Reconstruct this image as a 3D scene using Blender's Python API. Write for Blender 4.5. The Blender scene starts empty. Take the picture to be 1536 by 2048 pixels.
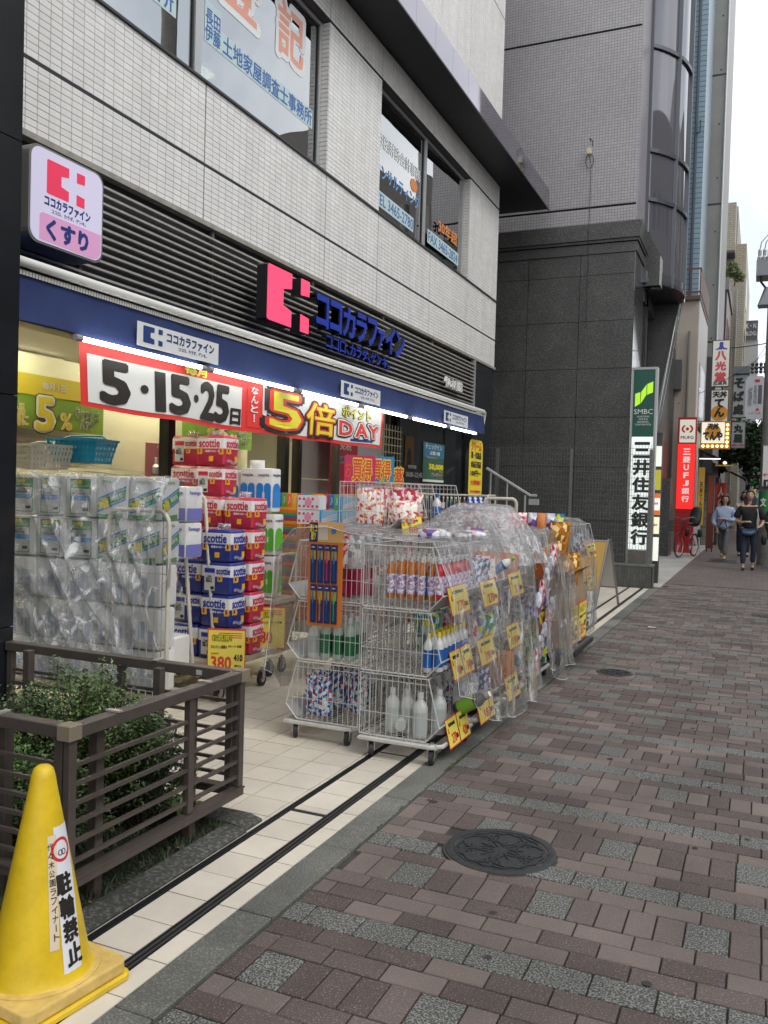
import bpy, bmesh, math, random
from mathutils import Vector, Matrix, noise
random.seed(7)
S = bpy.context.scene
COL = S.collection
# ------------------------------------------------------------------ camera
cam_d = bpy.data.cameras.new('camera'); cam = bpy.data.objects.new('camera', cam_d); COL.objects.link(cam)
cam_d.sensor_fit = 'VERTICAL'; cam_d.sensor_height = 24.0; cam_d.lens = 24.0 * 1716 / 2048
cam_d.clip_start = 0.05; cam_d.clip_end = 600
yd = Vector((752, 20, -1716)).normalized()
xd = Vector((3915, -154, 1716)).normalized(); xd = (xd - xd.dot(yd) * yd).normalized()
zd = xd.cross(yd)
m3 = Matrix((xd, yd, zd))
cam.matrix_world = Matrix.Translation((0, 0, 1.5)) @ m3.to_4x4()
S.camera = cam
# ------------------------------------------------------------------ world: overcast daylight
W = bpy.data.worlds.new('World'); S.world = W; W.use_nodes = True
wn = W.node_tree.nodes; wl = W.node_tree.links; wn.clear()
def wnode(t, **k):
    n = wn.new(t)
    for a, b in k.items(): setattr(n, a, b)
    return n
SUN_EL, SUN_AZ = math.radians(58), math.radians(120)
sky = wnode('ShaderNodeTexSky', sky_type='NISHITA', sun_disc=False, sun_elevation=SUN_EL, sun_rotation=SUN_AZ)
hsv = wnode('ShaderNodeHueSaturation'); hsv.inputs['Saturation'].default_value = 0.25
mixc = wnode('ShaderNodeMix', data_type='RGBA'); mixc.inputs[0].default_value = 0.82
tc = wnode('ShaderNodeTexCoord'); nz = wnode('ShaderNodeTexNoise'); nz.inputs['Scale'].default_value = 2.6
nz.inputs['Detail'].default_value = 6; nz.inputs['Roughness'].default_value = 0.55
rmp = wnode('ShaderNodeValToRGB')
rmp.color_ramp.elements[0].position = 0.36; rmp.color_ramp.elements[0].color = (0.50, 0.55, 0.62, 1)
rmp.color_ramp.elements[1].position = 0.62; rmp.color_ramp.elements[1].color = (1.0, 1.0, 1.0, 1)
gain = wnode('ShaderNodeVectorMath', operation='SCALE'); gain.inputs['Scale'].default_value = 12.5
bg = wnode('ShaderNodeBackground'); bg.inputs['Strength'].default_value = 0.1
wo = wnode('ShaderNodeOutputWorld')
wl.new(tc.outputs['Generated'], nz.inputs['Vector']); wl.new(nz.outputs['Fac'], rmp.inputs['Fac'])
wl.new(rmp.outputs['Color'], gain.inputs[0]); wl.new(sky.outputs['Color'], hsv.inputs['Color'])
wl.new(hsv.outputs['Color'], mixc.inputs[6]); wl.new(gain.outputs[0], mixc.inputs[7])
wl.new(mixc.outputs[2], bg.inputs['Color']); wl.new(bg.outputs[0], wo.inputs[0])
sd = bpy.data.lights.new('sun', 'SUN'); sd.energy = 0.95; sd.angle = math.radians(25); sd.color = (1, .97, .93)
so = bpy.data.objects.new('sun', sd); COL.objects.link(so)
# sun stands behind the camera's right shoulder
so.rotation_euler = Vector((0.8, -0.3, 0.95)).to_track_quat('Z', 'Y').to_euler()
S.view_settings.view_transform = 'Standard'; S.view_settings.look = 'None'
S.view_settings.exposure = 0.66; S.view_settings.gamma = 1.0; S.view_settings.use_curve_mapping = False
S.render.engine = 'CYCLES'
S.cycles.use_denoising = True
S.cycles.max_bounces = 8; S.cycles.transparent_max_bounces = 24; S.cycles.diffuse_bounces = 3; S.cycles.glossy_bounces = 3
S.cycles.caustics_reflective = False; S.cycles.caustics_refractive = False; S.cycles.sample_clamp_indirect = 6
# ------------------------------------------------------------------ materials
_M = {}
def hexc(c):
    if isinstance(c, str):
        v = [int(c[i:i+2], 16) / 255 for i in (0, 2, 4)]
        return tuple(x / 12.92 if x <= .04045 else ((x + .055) / 1.055) ** 2.4 for x in v)
    return tuple(c)
def PM(name, col, rough=.55, metal=0., nscale=0, namt=0., bump=0., bscale=60, isl=0., emit=0., spec=.5, detail=4, emcol=None, coat=0., zs=1.):
    """principled material; nscale/namt = colour mottling, isl = brightness change per piece, bump = fine relief"""
    if name in _M: return _M[name]
    m = bpy.data.materials.new(name); m.use_nodes = True; _M[name] = m
    nt = m.node_tree; N = nt.nodes; L = nt.links; b = N['Principled BSDF']
    c = hexc(col)
    b.inputs['Base Color'].default_value = (*c, 1); b.inputs['Roughness'].default_value = rough
    b.inputs['Metallic'].default_value = metal; b.inputs['Specular IOR Level'].default_value = spec
    if coat: b.inputs['Coat Weight'].default_value = coat
    if emit:
        b.inputs['Emission Color'].default_value = (*(hexc(emcol) if emcol else c), 1); b.inputs['Emission Strength'].default_value = emit
    g = None
    if nscale or isl:
        val = N.new('ShaderNodeValue'); val.outputs[0].default_value = 1.0; cur = val.outputs[0]
        if nscale:
            g = N.new('ShaderNodeNewGeometry'); n = N.new('ShaderNodeTexNoise'); n.inputs['Scale'].default_value = nscale; n.inputs['Detail'].default_value = detail; n.inputs['Roughness'].default_value = .65
            mpz = N.new('ShaderNodeMapping'); mpz.inputs['Scale'].default_value = (1, 1, zs); L.new(g.outputs['Position'], mpz.inputs[0]); L.new(mpz.outputs[0], n.inputs['Vector'])
            mr = N.new('ShaderNodeMapRange'); mr.inputs[1].default_value = .3; mr.inputs[2].default_value = .7; mr.inputs[3].default_value = 1 - namt; mr.inputs[4].default_value = 1 + namt
            L.new(n.outputs['Fac'], mr.inputs[0]); cur = mr.outputs[0]
        if isl:
            g = g or N.new('ShaderNodeNewGeometry'); oi = N.new('ShaderNodeObjectInfo')
            ad = N.new('ShaderNodeMath'); ad.operation = 'ADD'; L.new(g.outputs['Random Per Island'], ad.inputs[0]); L.new(oi.outputs['Random'], ad.inputs[1])
            fr = N.new('ShaderNodeMath'); fr.operation = 'FRACT'; L.new(ad.outputs[0], fr.inputs[0])
            mr2 = N.new('ShaderNodeMapRange'); mr2.inputs[3].default_value = 1 - isl; mr2.inputs[4].default_value = 1 + isl; L.new(fr.outputs[0], mr2.inputs[0])
            mu = N.new('ShaderNodeMath'); mu.operation = 'MULTIPLY'; L.new(cur, mu.inputs[0]); L.new(mr2.outputs[0], mu.inputs[1]); cur = mu.outputs[0]
        sc = N.new('ShaderNodeVectorMath'); sc.operation = 'SCALE'; sc.inputs[0].default_value = c; L.new(cur, sc.inputs['Scale']); L.new(sc.outputs[0], b.inputs['Base Color'])
    if bump:
        g = g or N.new('ShaderNodeNewGeometry'); n2 = N.new('ShaderNodeTexNoise'); n2.inputs['Scale'].default_value = bscale; n2.inputs['Detail'].default_value = 3
        L.new(g.outputs['Position'], n2.inputs['Vector']); bp = N.new('ShaderNodeBump'); bp.inputs['Strength'].default_value = bump; bp.inputs['Distance'].default_value = .01
        L.new(n2.outputs['Fac'], bp.inputs['Height']); L.new(bp.outputs[0], b.inputs['Normal'])
    return m
def EM(name, col, strength):
    if name in _M: return _M[name]
    m = bpy.data.materials.new(name); m.use_nodes = True; _M[name] = m
    N = m.node_tree.nodes; N.clear(); e = N.new('ShaderNodeEmission'); o = N.new('ShaderNodeOutputMaterial')
    e.inputs[0].default_value = (*hexc(col), 1); e.inputs[1].default_value = strength; m.node_tree.links.new(e.outputs[0], o.inputs[0]); return m
def speckle(name, base, dots, scale=220, lo=.5, hi=.62, rough=.7, isl=.0, bump=.25, base2=None, stain=.12, spec=.5):
    """stone with mineral grains; isl picks between base and base2 per piece"""
    m = bpy.data.materials.new(name); m.use_nodes = True; _M[name] = m
    nt = m.node_tree; N = nt.nodes; L = nt.links; b = N['Principled BSDF']; b.inputs['Roughness'].default_value = rough; b.inputs['Specular IOR Level'].default_value = spec
    g = N.new('ShaderNodeNewGeometry'); n = N.new('ShaderNodeTexNoise'); n.inputs['Scale'].default_value = scale; n.inputs['Detail'].default_value = 2
    L.new(g.outputs['Position'], n.inputs['Vector'])
    mr = N.new('ShaderNodeMapRange'); mr.inputs[1].default_value = lo; mr.inputs[2].default_value = hi; L.new(n.outputs['Fac'], mr.inputs[0])
    mx = N.new('ShaderNodeMix'); mx.data_type = 'RGBA'; L.new(mr.outputs[0], mx.inputs[0]); mx.inputs[7].default_value = (*hexc(dots), 1); mx.inputs[6].default_value = (*hexc(base), 1)
    if base2 is not None:
        oi = N.new('ShaderNodeObjectInfo'); ad = N.new('ShaderNodeMath'); ad.operation = 'ADD'; L.new(g.outputs['Random Per Island'], ad.inputs[0]); L.new(oi.outputs['Random'], ad.inputs[1])
        fr = N.new('ShaderNodeMath'); fr.operation = 'FRACT'; L.new(ad.outputs[0], fr.inputs[0])
        r = N.new('ShaderNodeValToRGB'); r.color_ramp.elements[0].color = (*hexc(base), 1); r.color_ramp.elements[0].position = .25; r.color_ramp.elements[1].color = (*hexc(base2), 1); r.color_ramp.elements[1].position = .95
        L.new(fr.outputs[0], r.inputs[0]); L.new(r.outputs[0], mx.inputs[6])
    n3 = N.new('ShaderNodeTexNoise'); n3.inputs['Scale'].default_value = 1.7; n3.inputs['Detail'].default_value = 5; L.new(g.outputs['Position'], n3.inputs['Vector'])
    mr3 = N.new('ShaderNodeMapRange'); mr3.inputs[1].default_value = .3; mr3.inputs[2].default_value = .7; mr3.inputs[3].default_value = 1 - stain; mr3.inputs[4].default_value = 1 + stain; L.new(n3.outputs['Fac'], mr3.inputs[0])
    sc = N.new('ShaderNodeVectorMath'); sc.operation = 'SCALE'; L.new(mx.outputs[2], sc.inputs[0]); L.new(mr3.outputs[0], sc.inputs['Scale']); L.new(sc.outputs[0], b.inputs['Base Color'])
    if bump:
        bp = N.new('ShaderNodeBump'); bp.inputs['Strength'].default_value = bump; bp.inputs['Distance'].default_value = .004; L.new(n.outputs['Fac'], bp.inputs['Height']); L.new(bp.outputs[0], b.inputs['Normal'])
    return m
def GLASS(name, tint=(.85, .9, .88), refl=.35, rough=.0, bump=0., rmax=.45):
    if name in _M: return _M[name]
    m = bpy.data.materials.new(name); m.use_nodes = True; _M[name] = m
    N = m.node_tree.nodes; L = m.node_tree.links; N.clear()
    t = N.new('ShaderNodeBsdfTransparent'); t.inputs[0].default_value = (*tint, 1)
    g = N.new('ShaderNodeBsdfGlossy'); g.inputs['Roughness'].default_value = rough; g.inputs['Color'].default_value = (.95, .95, .95, 1)
    x = N.new('ShaderNodeMixShader'); o = N.new('ShaderNodeOutputMaterial'); lw = N.new('ShaderNodeLayerWeight'); lw.inputs[0].default_value = .35
    mr = N.new('ShaderNodeMapRange'); mr.inputs[3].default_value = refl; mr.inputs[4].default_value = min(1, refl + rmax)
    L.new(lw.outputs['Fresnel'], mr.inputs[0]); L.new(mr.outputs[0], x.inputs[0]); L.new(t.outputs[0], x.inputs[1]); L.new(g.outputs[0], x.inputs[2]); L.new(x.outputs[0], o.inputs[0])
    if bump:
        ge = N.new('ShaderNodeNewGeometry'); n = N.new('ShaderNodeTexNoise'); n.inputs['Scale'].default_value = 1.2; L.new(ge.outputs['Position'], n.inputs['Vector'])
        bp = N.new('ShaderNodeBump'); bp.inputs['Strength'].default_value = bump; bp.inputs['Distance'].default_value = .05; L.new(n.outputs['Fac'], bp.inputs['Height']); L.new(bp.outputs[0], g.inputs['Normal'])
    return m
def brickmat(name, col, joint, w, h, mortar=.06, rough=.4, offset=0., axis='XZ', var=.06, bump=.3, sub=None):
    """wall tiles too small to pick out one by one"""
    if name in _M: return _M[name]
    m = bpy.data.materials.new(name); m.use_nodes = True; _M[name] = m
    N = m.node_tree.nodes; L = m.node_tree.links; b = N['Principled BSDF']; b.inputs['Roughness'].default_value = rough
    g = N.new('ShaderNodeNewGeometry'); sp = N.new('ShaderNodeSeparateXYZ'); cb = N.new('ShaderNodeCombineXYZ'); L.new(g.outputs['Position'], sp.inputs[0])
    L.new(sp.outputs[axis[0]], cb.inputs[0]); L.new(sp.outputs[axis[1]], cb.inputs[1])
    br = N.new('ShaderNodeTexBrick'); br.offset = offset; br.squash = 1; br.inputs['Scale'].default_value = 1; br.inputs['Brick Width'].default_value = w; br.inputs['Row Height'].default_value = h
    br.inputs['Mortar Size'].default_value = mortar * h; br.inputs['Mortar Smooth'].default_value = .1; br.inputs['Bias'].default_value = 0
    c = hexc(col); br.inputs['Color1'].default_value = (*[x * (1 - var) for x in c], 1); br.inputs['Color2'].default_value = (*[x * (1 + var) for x in c], 1); br.inputs['Mortar'].default_value = (*hexc(joint), 1)
    L.new(cb.outputs[0], br.inputs['Vector'])
    n3 = N.new('ShaderNodeTexNoise'); n3.inputs['Scale'].default_value = .7; n3.inputs['Detail'].default_value = 5; L.new(g.outputs['Position'], n3.inputs['Vector'])
    mr3 = N.new('ShaderNodeMapRange'); mr3.inputs[1].default_value = .3; mr3.inputs[2].default_value = .7; mr3.inputs[3].default_value = .93; mr3.inputs[4].default_value = 1.05; L.new(n3.outputs['Fac'], mr3.inputs[0])
    sc = N.new('ShaderNodeVectorMath'); sc.operation = 'SCALE'; L.new(br.outputs['Color'], sc.inputs[0]); L.new(mr3.outputs[0], sc.inputs['Scale']); L.new(sc.outputs[0], b.inputs['Base Color'])
    if bump:
        inv = N.new('ShaderNodeMath'); inv.operation = 'SUBTRACT'; inv.inputs[0].default_value = 1; L.new(br.outputs['Fac'], inv.inputs[1])
        bp = N.new('ShaderNodeBump'); bp.inputs['Strength'].default_value = bump; bp.inputs['Distance'].default_value = .004; L.new(inv.outputs[0], bp.inputs['Height']); L.new(bp.outputs[0], b.inputs['Normal'])
    return m
def dots(name, cols, scale=30, rough=.35):
    """printed film with small patches of several colours"""
    if name in _M: return _M[name]
    m = bpy.data.materials.new(name); m.use_nodes = True; _M[name] = m
    N = m.node_tree.nodes; L = m.node_tree.links; b = N['Principled BSDF']; b.inputs['Roughness'].default_value = rough
    tcn = N.new('ShaderNodeTexCoord'); v = N.new('ShaderNodeTexVoronoi'); v.inputs['Scale'].default_value = scale; L.new(tcn.outputs['Object'], v.inputs['Vector'])
    sp = N.new('ShaderNodeSeparateColor'); L.new(v.outputs['Color'], sp.inputs[0]); r = N.new('ShaderNodeValToRGB'); r.color_ramp.interpolation = 'CONSTANT'
    e = r.color_ramp.elements
    e[0].position = 0; e[0].color = (*hexc(cols[0]), 1); e[1].position = 1 / len(cols); e[1].color = (*hexc(cols[1]), 1)
    for i in range(2, len(cols)):
        q = e.new(i / len(cols)); q.color = (*hexc(cols[i]), 1)
    L.new(sp.outputs[0], r.inputs[0]); L.new(r.outputs[0], b.inputs['Base Color'])
    n2 = N.new('ShaderNodeTexNoise'); n2.inputs['Scale'].default_value = 45; L.new(tcn.outputs['Object'], n2.inputs['Vector']); bp = N.new('ShaderNodeBump'); bp.inputs['Strength'].default_value = .6; bp.inputs['Distance'].default_value = .006
    L.new(n2.outputs['Fac'], bp.inputs['Height']); L.new(bp.outputs[0], b.inputs['Normal']); return m
def PLASTIC(name, milk=.07, rough=.16, refl=.1, glint=1.0, rot=(.25, .2, 0), cw=.02):
    if name in _M: return _M[name]
    m = bpy.data.materials.new(name); m.use_nodes = True; _M[name] = m
    N = m.node_tree.nodes; L = m.node_tree.links; N.clear()
    ge = N.new('ShaderNodeNewGeometry')
    mp = N.new('ShaderNodeMapping'); mp.inputs['Scale'].default_value = (9, 9, 3.0); L.new(ge.outputs['Position'], mp.inputs[0])
    n1 = N.new('ShaderNodeTexNoise'); n1.inputs['Scale'].default_value = 1; n1.inputs['Detail'].default_value = 6; n1.inputs['Roughness'].default_value = .62; n1.inputs['Distortion'].default_value = 1.4; L.new(mp.outputs[0], n1.inputs['Vector'])
    v = N.new('ShaderNodeTexVoronoi'); v.feature = 'DISTANCE_TO_EDGE'; v.inputs['Scale'].default_value = 5.5; L.new(n1.outputs['Color'], v.inputs['Vector'])
    bp = N.new('ShaderNodeBump'); bp.inputs['Strength'].default_value = .6; bp.inputs['Distance'].default_value = .05; L.new(n1.outputs['Fac'], bp.inputs['Height'])
    bp2 = N.new('ShaderNodeBump'); bp2.inputs['Strength'].default_value = .35; bp2.inputs['Distance'].default_value = .02; L.new(v.outputs['Distance'], bp2.inputs['Height']); L.new(bp.outputs[0], bp2.inputs['Normal'])
    t = N.new('ShaderNodeBsdfTransparent'); t.inputs[0].default_value = (.95, .955, .96, 1)
    g = N.new('ShaderNodeBsdfGlossy'); g.inputs['Roughness'].default_value = rough; L.new(bp2.outputs[0], g.inputs['Normal'])
    d = N.new('ShaderNodeBsdfTranslucent'); d.inputs[0].default_value = (.85, .86, .88, 1); dd = N.new('ShaderNodeBsdfDiffuse'); dd.inputs[0].default_value = (.85, .86, .88, 1)
    L.new(bp2.outputs[0], dd.inputs['Normal'])
    x0 = N.new('ShaderNodeMixShader'); L.new(d.outputs[0], x0.inputs[1]); L.new(dd.outputs[0], x0.inputs[2]); x0.inputs[0].default_value = .6
    x1 = N.new('ShaderNodeMixShader'); x2 = N.new('ShaderNodeMixShader'); o = N.new('ShaderNodeOutputMaterial')
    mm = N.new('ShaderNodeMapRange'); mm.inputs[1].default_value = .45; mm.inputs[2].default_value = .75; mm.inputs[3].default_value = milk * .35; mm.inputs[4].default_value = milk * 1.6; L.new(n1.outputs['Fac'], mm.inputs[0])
    # painted highlights: white streaks for sky glints on the folds, running mostly downwards
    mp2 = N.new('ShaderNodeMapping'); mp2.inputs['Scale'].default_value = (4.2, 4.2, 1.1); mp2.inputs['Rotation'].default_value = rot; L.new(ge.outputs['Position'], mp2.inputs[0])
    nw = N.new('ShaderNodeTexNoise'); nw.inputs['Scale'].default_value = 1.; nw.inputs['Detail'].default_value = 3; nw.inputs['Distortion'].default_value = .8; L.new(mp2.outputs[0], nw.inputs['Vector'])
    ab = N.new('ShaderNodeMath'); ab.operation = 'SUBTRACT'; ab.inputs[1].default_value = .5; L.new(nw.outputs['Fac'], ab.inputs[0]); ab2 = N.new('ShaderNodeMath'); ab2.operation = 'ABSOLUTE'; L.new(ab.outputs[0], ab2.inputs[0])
    cr = N.new('ShaderNodeMapRange'); cr.inputs[1].default_value = .0; cr.inputs[2].default_value = cw; cr.inputs[3].default_value = .8 * glint; cr.inputs[4].default_value = 0; L.new(ab2.outputs[0], cr.inputs[0])
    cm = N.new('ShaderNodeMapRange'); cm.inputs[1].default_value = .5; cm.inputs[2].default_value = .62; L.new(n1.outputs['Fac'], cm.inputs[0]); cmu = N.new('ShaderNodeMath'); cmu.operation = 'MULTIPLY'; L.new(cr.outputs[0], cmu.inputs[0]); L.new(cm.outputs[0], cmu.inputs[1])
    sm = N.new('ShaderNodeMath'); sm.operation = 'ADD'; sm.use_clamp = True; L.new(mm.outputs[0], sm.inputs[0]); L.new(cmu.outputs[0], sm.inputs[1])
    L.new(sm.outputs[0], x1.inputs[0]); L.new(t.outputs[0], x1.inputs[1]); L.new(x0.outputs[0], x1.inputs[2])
    lw = N.new('ShaderNodeLayerWeight'); lw.inputs[0].default_value = .3; L.new(bp2.outputs[0], lw.inputs['Normal'])
    mr = N.new('ShaderNodeMapRange'); mr.inputs[3].default_value = refl; mr.inputs[4].default_value = .5; L.new(lw.outputs['Fresnel'], mr.inputs[0])
    L.new(mr.outputs[0], x2.inputs[0]); L.new(x1.outputs[0], x2.inputs[1]); L.new(g.outputs[0], x2.inputs[2]); L.new(x2.outputs[0], o.inputs[0]); return m
# ------------------------------------------------------------------ geometry helpers
def root_loc(o):
    v = Vector((0, 0, 0))
    while o is not None: v += o.location; o = o.parent
    return v
class MB:
    def __init__(s): s.v = []; s.f = []; s.mi = []; s.cur = 0
    def add(s, vs, fs):
        n = len(s.v); s.v += [tuple(p) for p in vs]
        for f in fs: s.f.append([i + n for i in f]); s.mi.append(s.cur)
        return s
    def box(s, x0, x1, y0, y1, z0, z1, skip=''):
        vs = [(x0, y0, z0), (x1, y0, z0), (x1, y1, z0), (x0, y1, z0), (x0, y0, z1), (x1, y0, z1), (x1, y1, z1), (x0, y1, z1)]
        F = {'b': (0, 3, 2, 1), 't': (4, 5, 6, 7), 's': (0, 1, 5, 4), 'e': (1, 2, 6, 5), 'n': (2, 3, 7, 6), 'w': (3, 0, 4, 7)}
        return s.add(vs, [F[k] for k in F if k not in skip])
    def obox(s, c, sx, sy, sz, rz=0, tilt=None):
        R_ = Matrix.Rotation(rz, 3, 'Z')
        if tilt: R_ = R_ @ Matrix.Rotation(tilt[0], 3, 'X') @ Matrix.Rotation(tilt[1], 3, 'Y')
        vs = [Vector(c) + R_ @ Vector((a * sx / 2, b_ * sy / 2, d * sz / 2)) for d in (-1, 1) for a, b_ in ((-1, -1), (1, -1), (1, 1), (-1, 1))]
        return s.add(vs, [(0, 3, 2, 1), (4, 5, 6, 7), (0, 1, 5, 4), (1, 2, 6, 5), (2, 3, 7, 6), (3, 0, 4, 7)])
    def quad(s, a, b_, c, d): return s.add([a, b_, c, d], [(0, 1, 2, 3)])
    def tube(s, pts, r, n=6, closed=False, caps=True):
        pts = [Vector(p) for p in pts]; k = len(pts); rs = r if isinstance(r, (list, tuple)) else [r] * k
        rings = []; up = None
        for i, p in enumerate(pts):
            a = pts[i - 1] if (i > 0 or closed) else p; c = pts[(i + 1) % k] if (i < k - 1 or closed) else p
            d = (c - a)
            if d.length < 1e-9: d = Vector((0, 0, 1))
            d.normalize()
            if up is None or abs(up.dot(d)) > .98: up = Vector((0, 0, 1)) if abs(d.z) < .9 else Vector((1, 0, 0))
            sd_ = d.cross(up).normalized(); u2 = sd_.cross(d).normalized(); up = u2
            off = math.pi / n
            rings.append([p + (sd_ * math.cos(2 * math.pi * j / n + off) + u2 * math.sin(2 * math.pi * j / n + off)) * rs[i] for j in range(n)])
        vs = [q for ring in rings for q in ring]; fs = []
        for i in range(k if closed else k - 1):
            A = i * n; B = ((i + 1) % k) * n
            for j in range(n): fs.append((A + j, A + (j + 1) % n, B + (j + 1) % n, B + j))
        if caps and not closed: fs.append(tuple(reversed(range(n)))); fs.append(tuple(range((k - 1) * n, k * n)))
        return s.add(vs, fs)
    def lathe(s, prof, n=16, c=(0, 0, 0), axis='Z'):
        vs = []; fs = []; k = len(prof)
        for r, z in prof:
            for j in range(n):
                a = 2 * math.pi * j / n; p = (r * math.cos(a), r * math.sin(a), z)
                if axis == 'X': p = (p[2], p[0], p[1])
                if axis == 'Y': p = (p[0], p[2], p[1])
                vs.append((c[0] + p[0], c[1] + p[1], c[2] + p[2]))
        for i in range(k - 1):
            for j in range(n):
                q = (i * n + j, i * n + (j + 1) % n, (i + 1) * n + (j + 1) % n, (i + 1) * n + j); fs.append(q)
        fs.append(tuple(reversed(range(n)))); fs.append(tuple(range((k - 1) * n, k * n)))
        return s.add(vs, fs)
    def prism(s, poly, a, b_, axis='Y'):
        """polygon (p,q) swept from a to b along the axis"""
        n = len(poly)
        def P(p, q, t): return {'Y': (p, t, q), 'X': (t, p, q), 'Z': (p, q, t)}[axis]
        vs = [P(p, q, a) for p, q in poly] + [P(p, q, b_) for p, q in poly]
        fs = [tuple(range(n)), tuple(reversed(range(n, 2 * n)))] + [(i, i + n, (i + 1) % n + n, (i + 1) % n) for i in range(n)]
        return s.add(vs, fs)
    def build(s, name, mat, parent=None, world=False, smooth=False, bevel=0, loc=None, bseg=1, nobj=False, subdiv=0):
        off = root_loc(parent) if (world and parent) else Vector((0, 0, 0))
        if world and parent is not None and parent.get('size_factor'):
            q = parent['size_factor']; s.v = [(x * q, y * q, 1.5 + (z - 1.5) * q) for x, y, z in s.v]
        if loc is not None: off = off + Vector(loc)
        me = bpy.data.meshes.new(name); me.from_pydata([tuple(Vector(p) - off) for p in s.v], [], s.f)
        mats = mat if isinstance(mat, (list, tuple)) else [mat]
        for mm in mats: me.materials.append(mm)
        if len(mats) > 1: me.polygons.foreach_set('material_index', s.mi)
        bm = bmesh.new(); bm.from_mesh(me); bmesh.ops.recalc_face_normals(bm, faces=bm.faces)
        if bevel: bmesh.ops.bevel(bm, geom=list(bm.edges), offset=bevel, segments=bseg, affect='EDGES', profile=.6)
        if subdiv: bmesh.ops.subdivide_edges(bm, edges=list(bm.edges), cuts=subdiv, use_grid_fill=True)
        bm.to_mesh(me); bm.free()
        if smooth:
            me.polygons.foreach_set('use_smooth', [True] * len(me.polygons))
            try: me.set_sharp_from_angle(angle=math.radians(40))
            except Exception: pass
        me.update()
        if nobj: return me
        o = bpy.data.objects.new(name, me); COL.objects.link(o)
        if parent: o.parent = parent
        if loc is not None: o.location = Vector(loc) - (root_loc(parent) if (world and parent) else Vector((0, 0, 0))) if world else loc
        return o
def box(name, mat, parent, x0, x1, y0, y1, z0, z1, bevel=0, world=True, **k): return MB().box(x0, x1, y0, y1, z0, z1).build(name, mat, parent, world=world, bevel=bevel, **k)
def tag(o, label=None, cat=None, group=None, kind=None):
    if label: o['label'] = label
    if cat: o['category'] = cat
    if group: o['group'] = group
    if kind: o['kind'] = kind
    return o
def thing(name, label, cat, loc=(0, 0, 0), rz=0, group=None):
    o = bpy.data.objects.new(name, None); COL.objects.link(o); o.location = loc; o.rotation_euler = (0, 0, rz); o.empty_display_size = .1
    return tag(o, label, cat, group)
def struct(o): return tag(o, kind='structure')
def meshobj(name, me, parent=None, loc=(0, 0, 0), rot=(0, 0, 0)):
    o = bpy.data.objects.new(name, me); COL.objects.link(o); o.parent = parent; o.location = loc; o.rotation_euler = rot; return o
def kids(o): return [c for c in COL.objects if c.parent == o]
_KC = {}
def copy_tree(o, loc=None, rz=None, label=None, group=None, parent=None):
    c = o.copy(); COL.objects.link(c)
    if parent is not None: c.parent = parent
    if loc is not None: c.location = loc
    if rz is not None: c.rotation_euler[2] = rz
    if label: c['label'] = label
    if group: c['group'] = group
    for ch in list(o.children): copy_tree(ch, parent=c)
    return c
# ---- lettering
_T = {}
def tmesh(s, bold=0., line=1.0):
    key = (s, bold, line)
    if key in _T: return _T[key]
    def mk(off):
        cu = bpy.data.curves.new('t', 'FONT'); cu.body = s; cu.size = 1; cu.resolution_u = 2; cu.offset = off; cu.extrude = .01; cu.align_x = 'CENTER'; cu.space_line = line
        o = bpy.data.objects.new('t', cu); COL.objects.link(o)
        dg = bpy.context.evaluated_depsgraph_get(); dg.update(); me = bpy.data.meshes.new_from_object(o.evaluated_get(dg))
        bpy.data.objects.remove(o); bpy.data.curves.remove(cu); return me
    me0 = mk(0.)
    xs = [v.co.x for v in me0.vertices]; ys = [v.co.y for v in me0.vertices]
    if not xs: xs = [0, 1]; ys = [0, 1]
    bb = (min(xs), max(xs), min(ys), max(ys))
    w = max(bb[1] - bb[0], 1e-4); h = max(bb[3] - bb[2], 1e-4)
    vs = [((v.co.x - bb[0]) / w - .5, (v.co.y - bb[2]) / h - .5, (v.co.z + .01) / .02) for v in me0.vertices]; fs = [tuple(p.vertices) for p in me0.polygons]
    if bold:   # heavier strokes: copies shifted in a ring, each a hair deeper than the last
        k = 4 if bold <= .03 else (8 if bold < .06 else 12); n = len(vs); V = list(vs); Fc = list(fs)
        for i in range(k):
            a = 2 * math.pi * (i + .5) / k; dx, dy, dz = bold * math.cos(a) / w, bold * math.sin(a) / h, -.035 * (i + 1)
            V += [(x + dx, y + dy, z * (1 + dz)) for x, y, z in vs]; Fc += [tuple(q + n * (i + 1) for q in f) for f in fs]
        vs, fs = V, Fc
    me = bpy.data.meshes.new('lettering'); me.from_pydata(vs, [], fs); bpy.data.meshes.remove(me0); _T[key] = me
    return me
FX = (Vector((0, 1, 0)), Vector((0, 0, 1)), Vector((1, 0, 0)))     # plane that faces the street (+x)
FY = (Vector((1, 0, 0)), Vector((0, 0, 1)), Vector((0, -1, 0)))    # plane that faces the camera side (-y)
def txt(s, w, h, mat, parent, c, frame=FX, bold=.02, thick=.0015, line=1.0, name='lettering', world=True):
    me = tmesh(s, bold, line)
    if me.materials and me.materials[0] is not mat or not me.materials:
        key = (s, bold, line, mat.name)
        if key not in _T:
            m2 = me.copy(); m2.materials.clear(); m2.materials.append(mat); _T[key] = m2
        me = _T[key]
    o = bpy.data.objects.new(name, me); COL.objects.link(o); o.parent = parent
    c = Vector(c) - (root_loc(parent) if (world and parent) else Vector((0, 0, 0)))
    r, u, n = frame
    o.matrix_basis = Matrix.Translation(c) @ Matrix((r * w, u * h, n * thick)).transposed().to_4x4()
    return o
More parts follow.
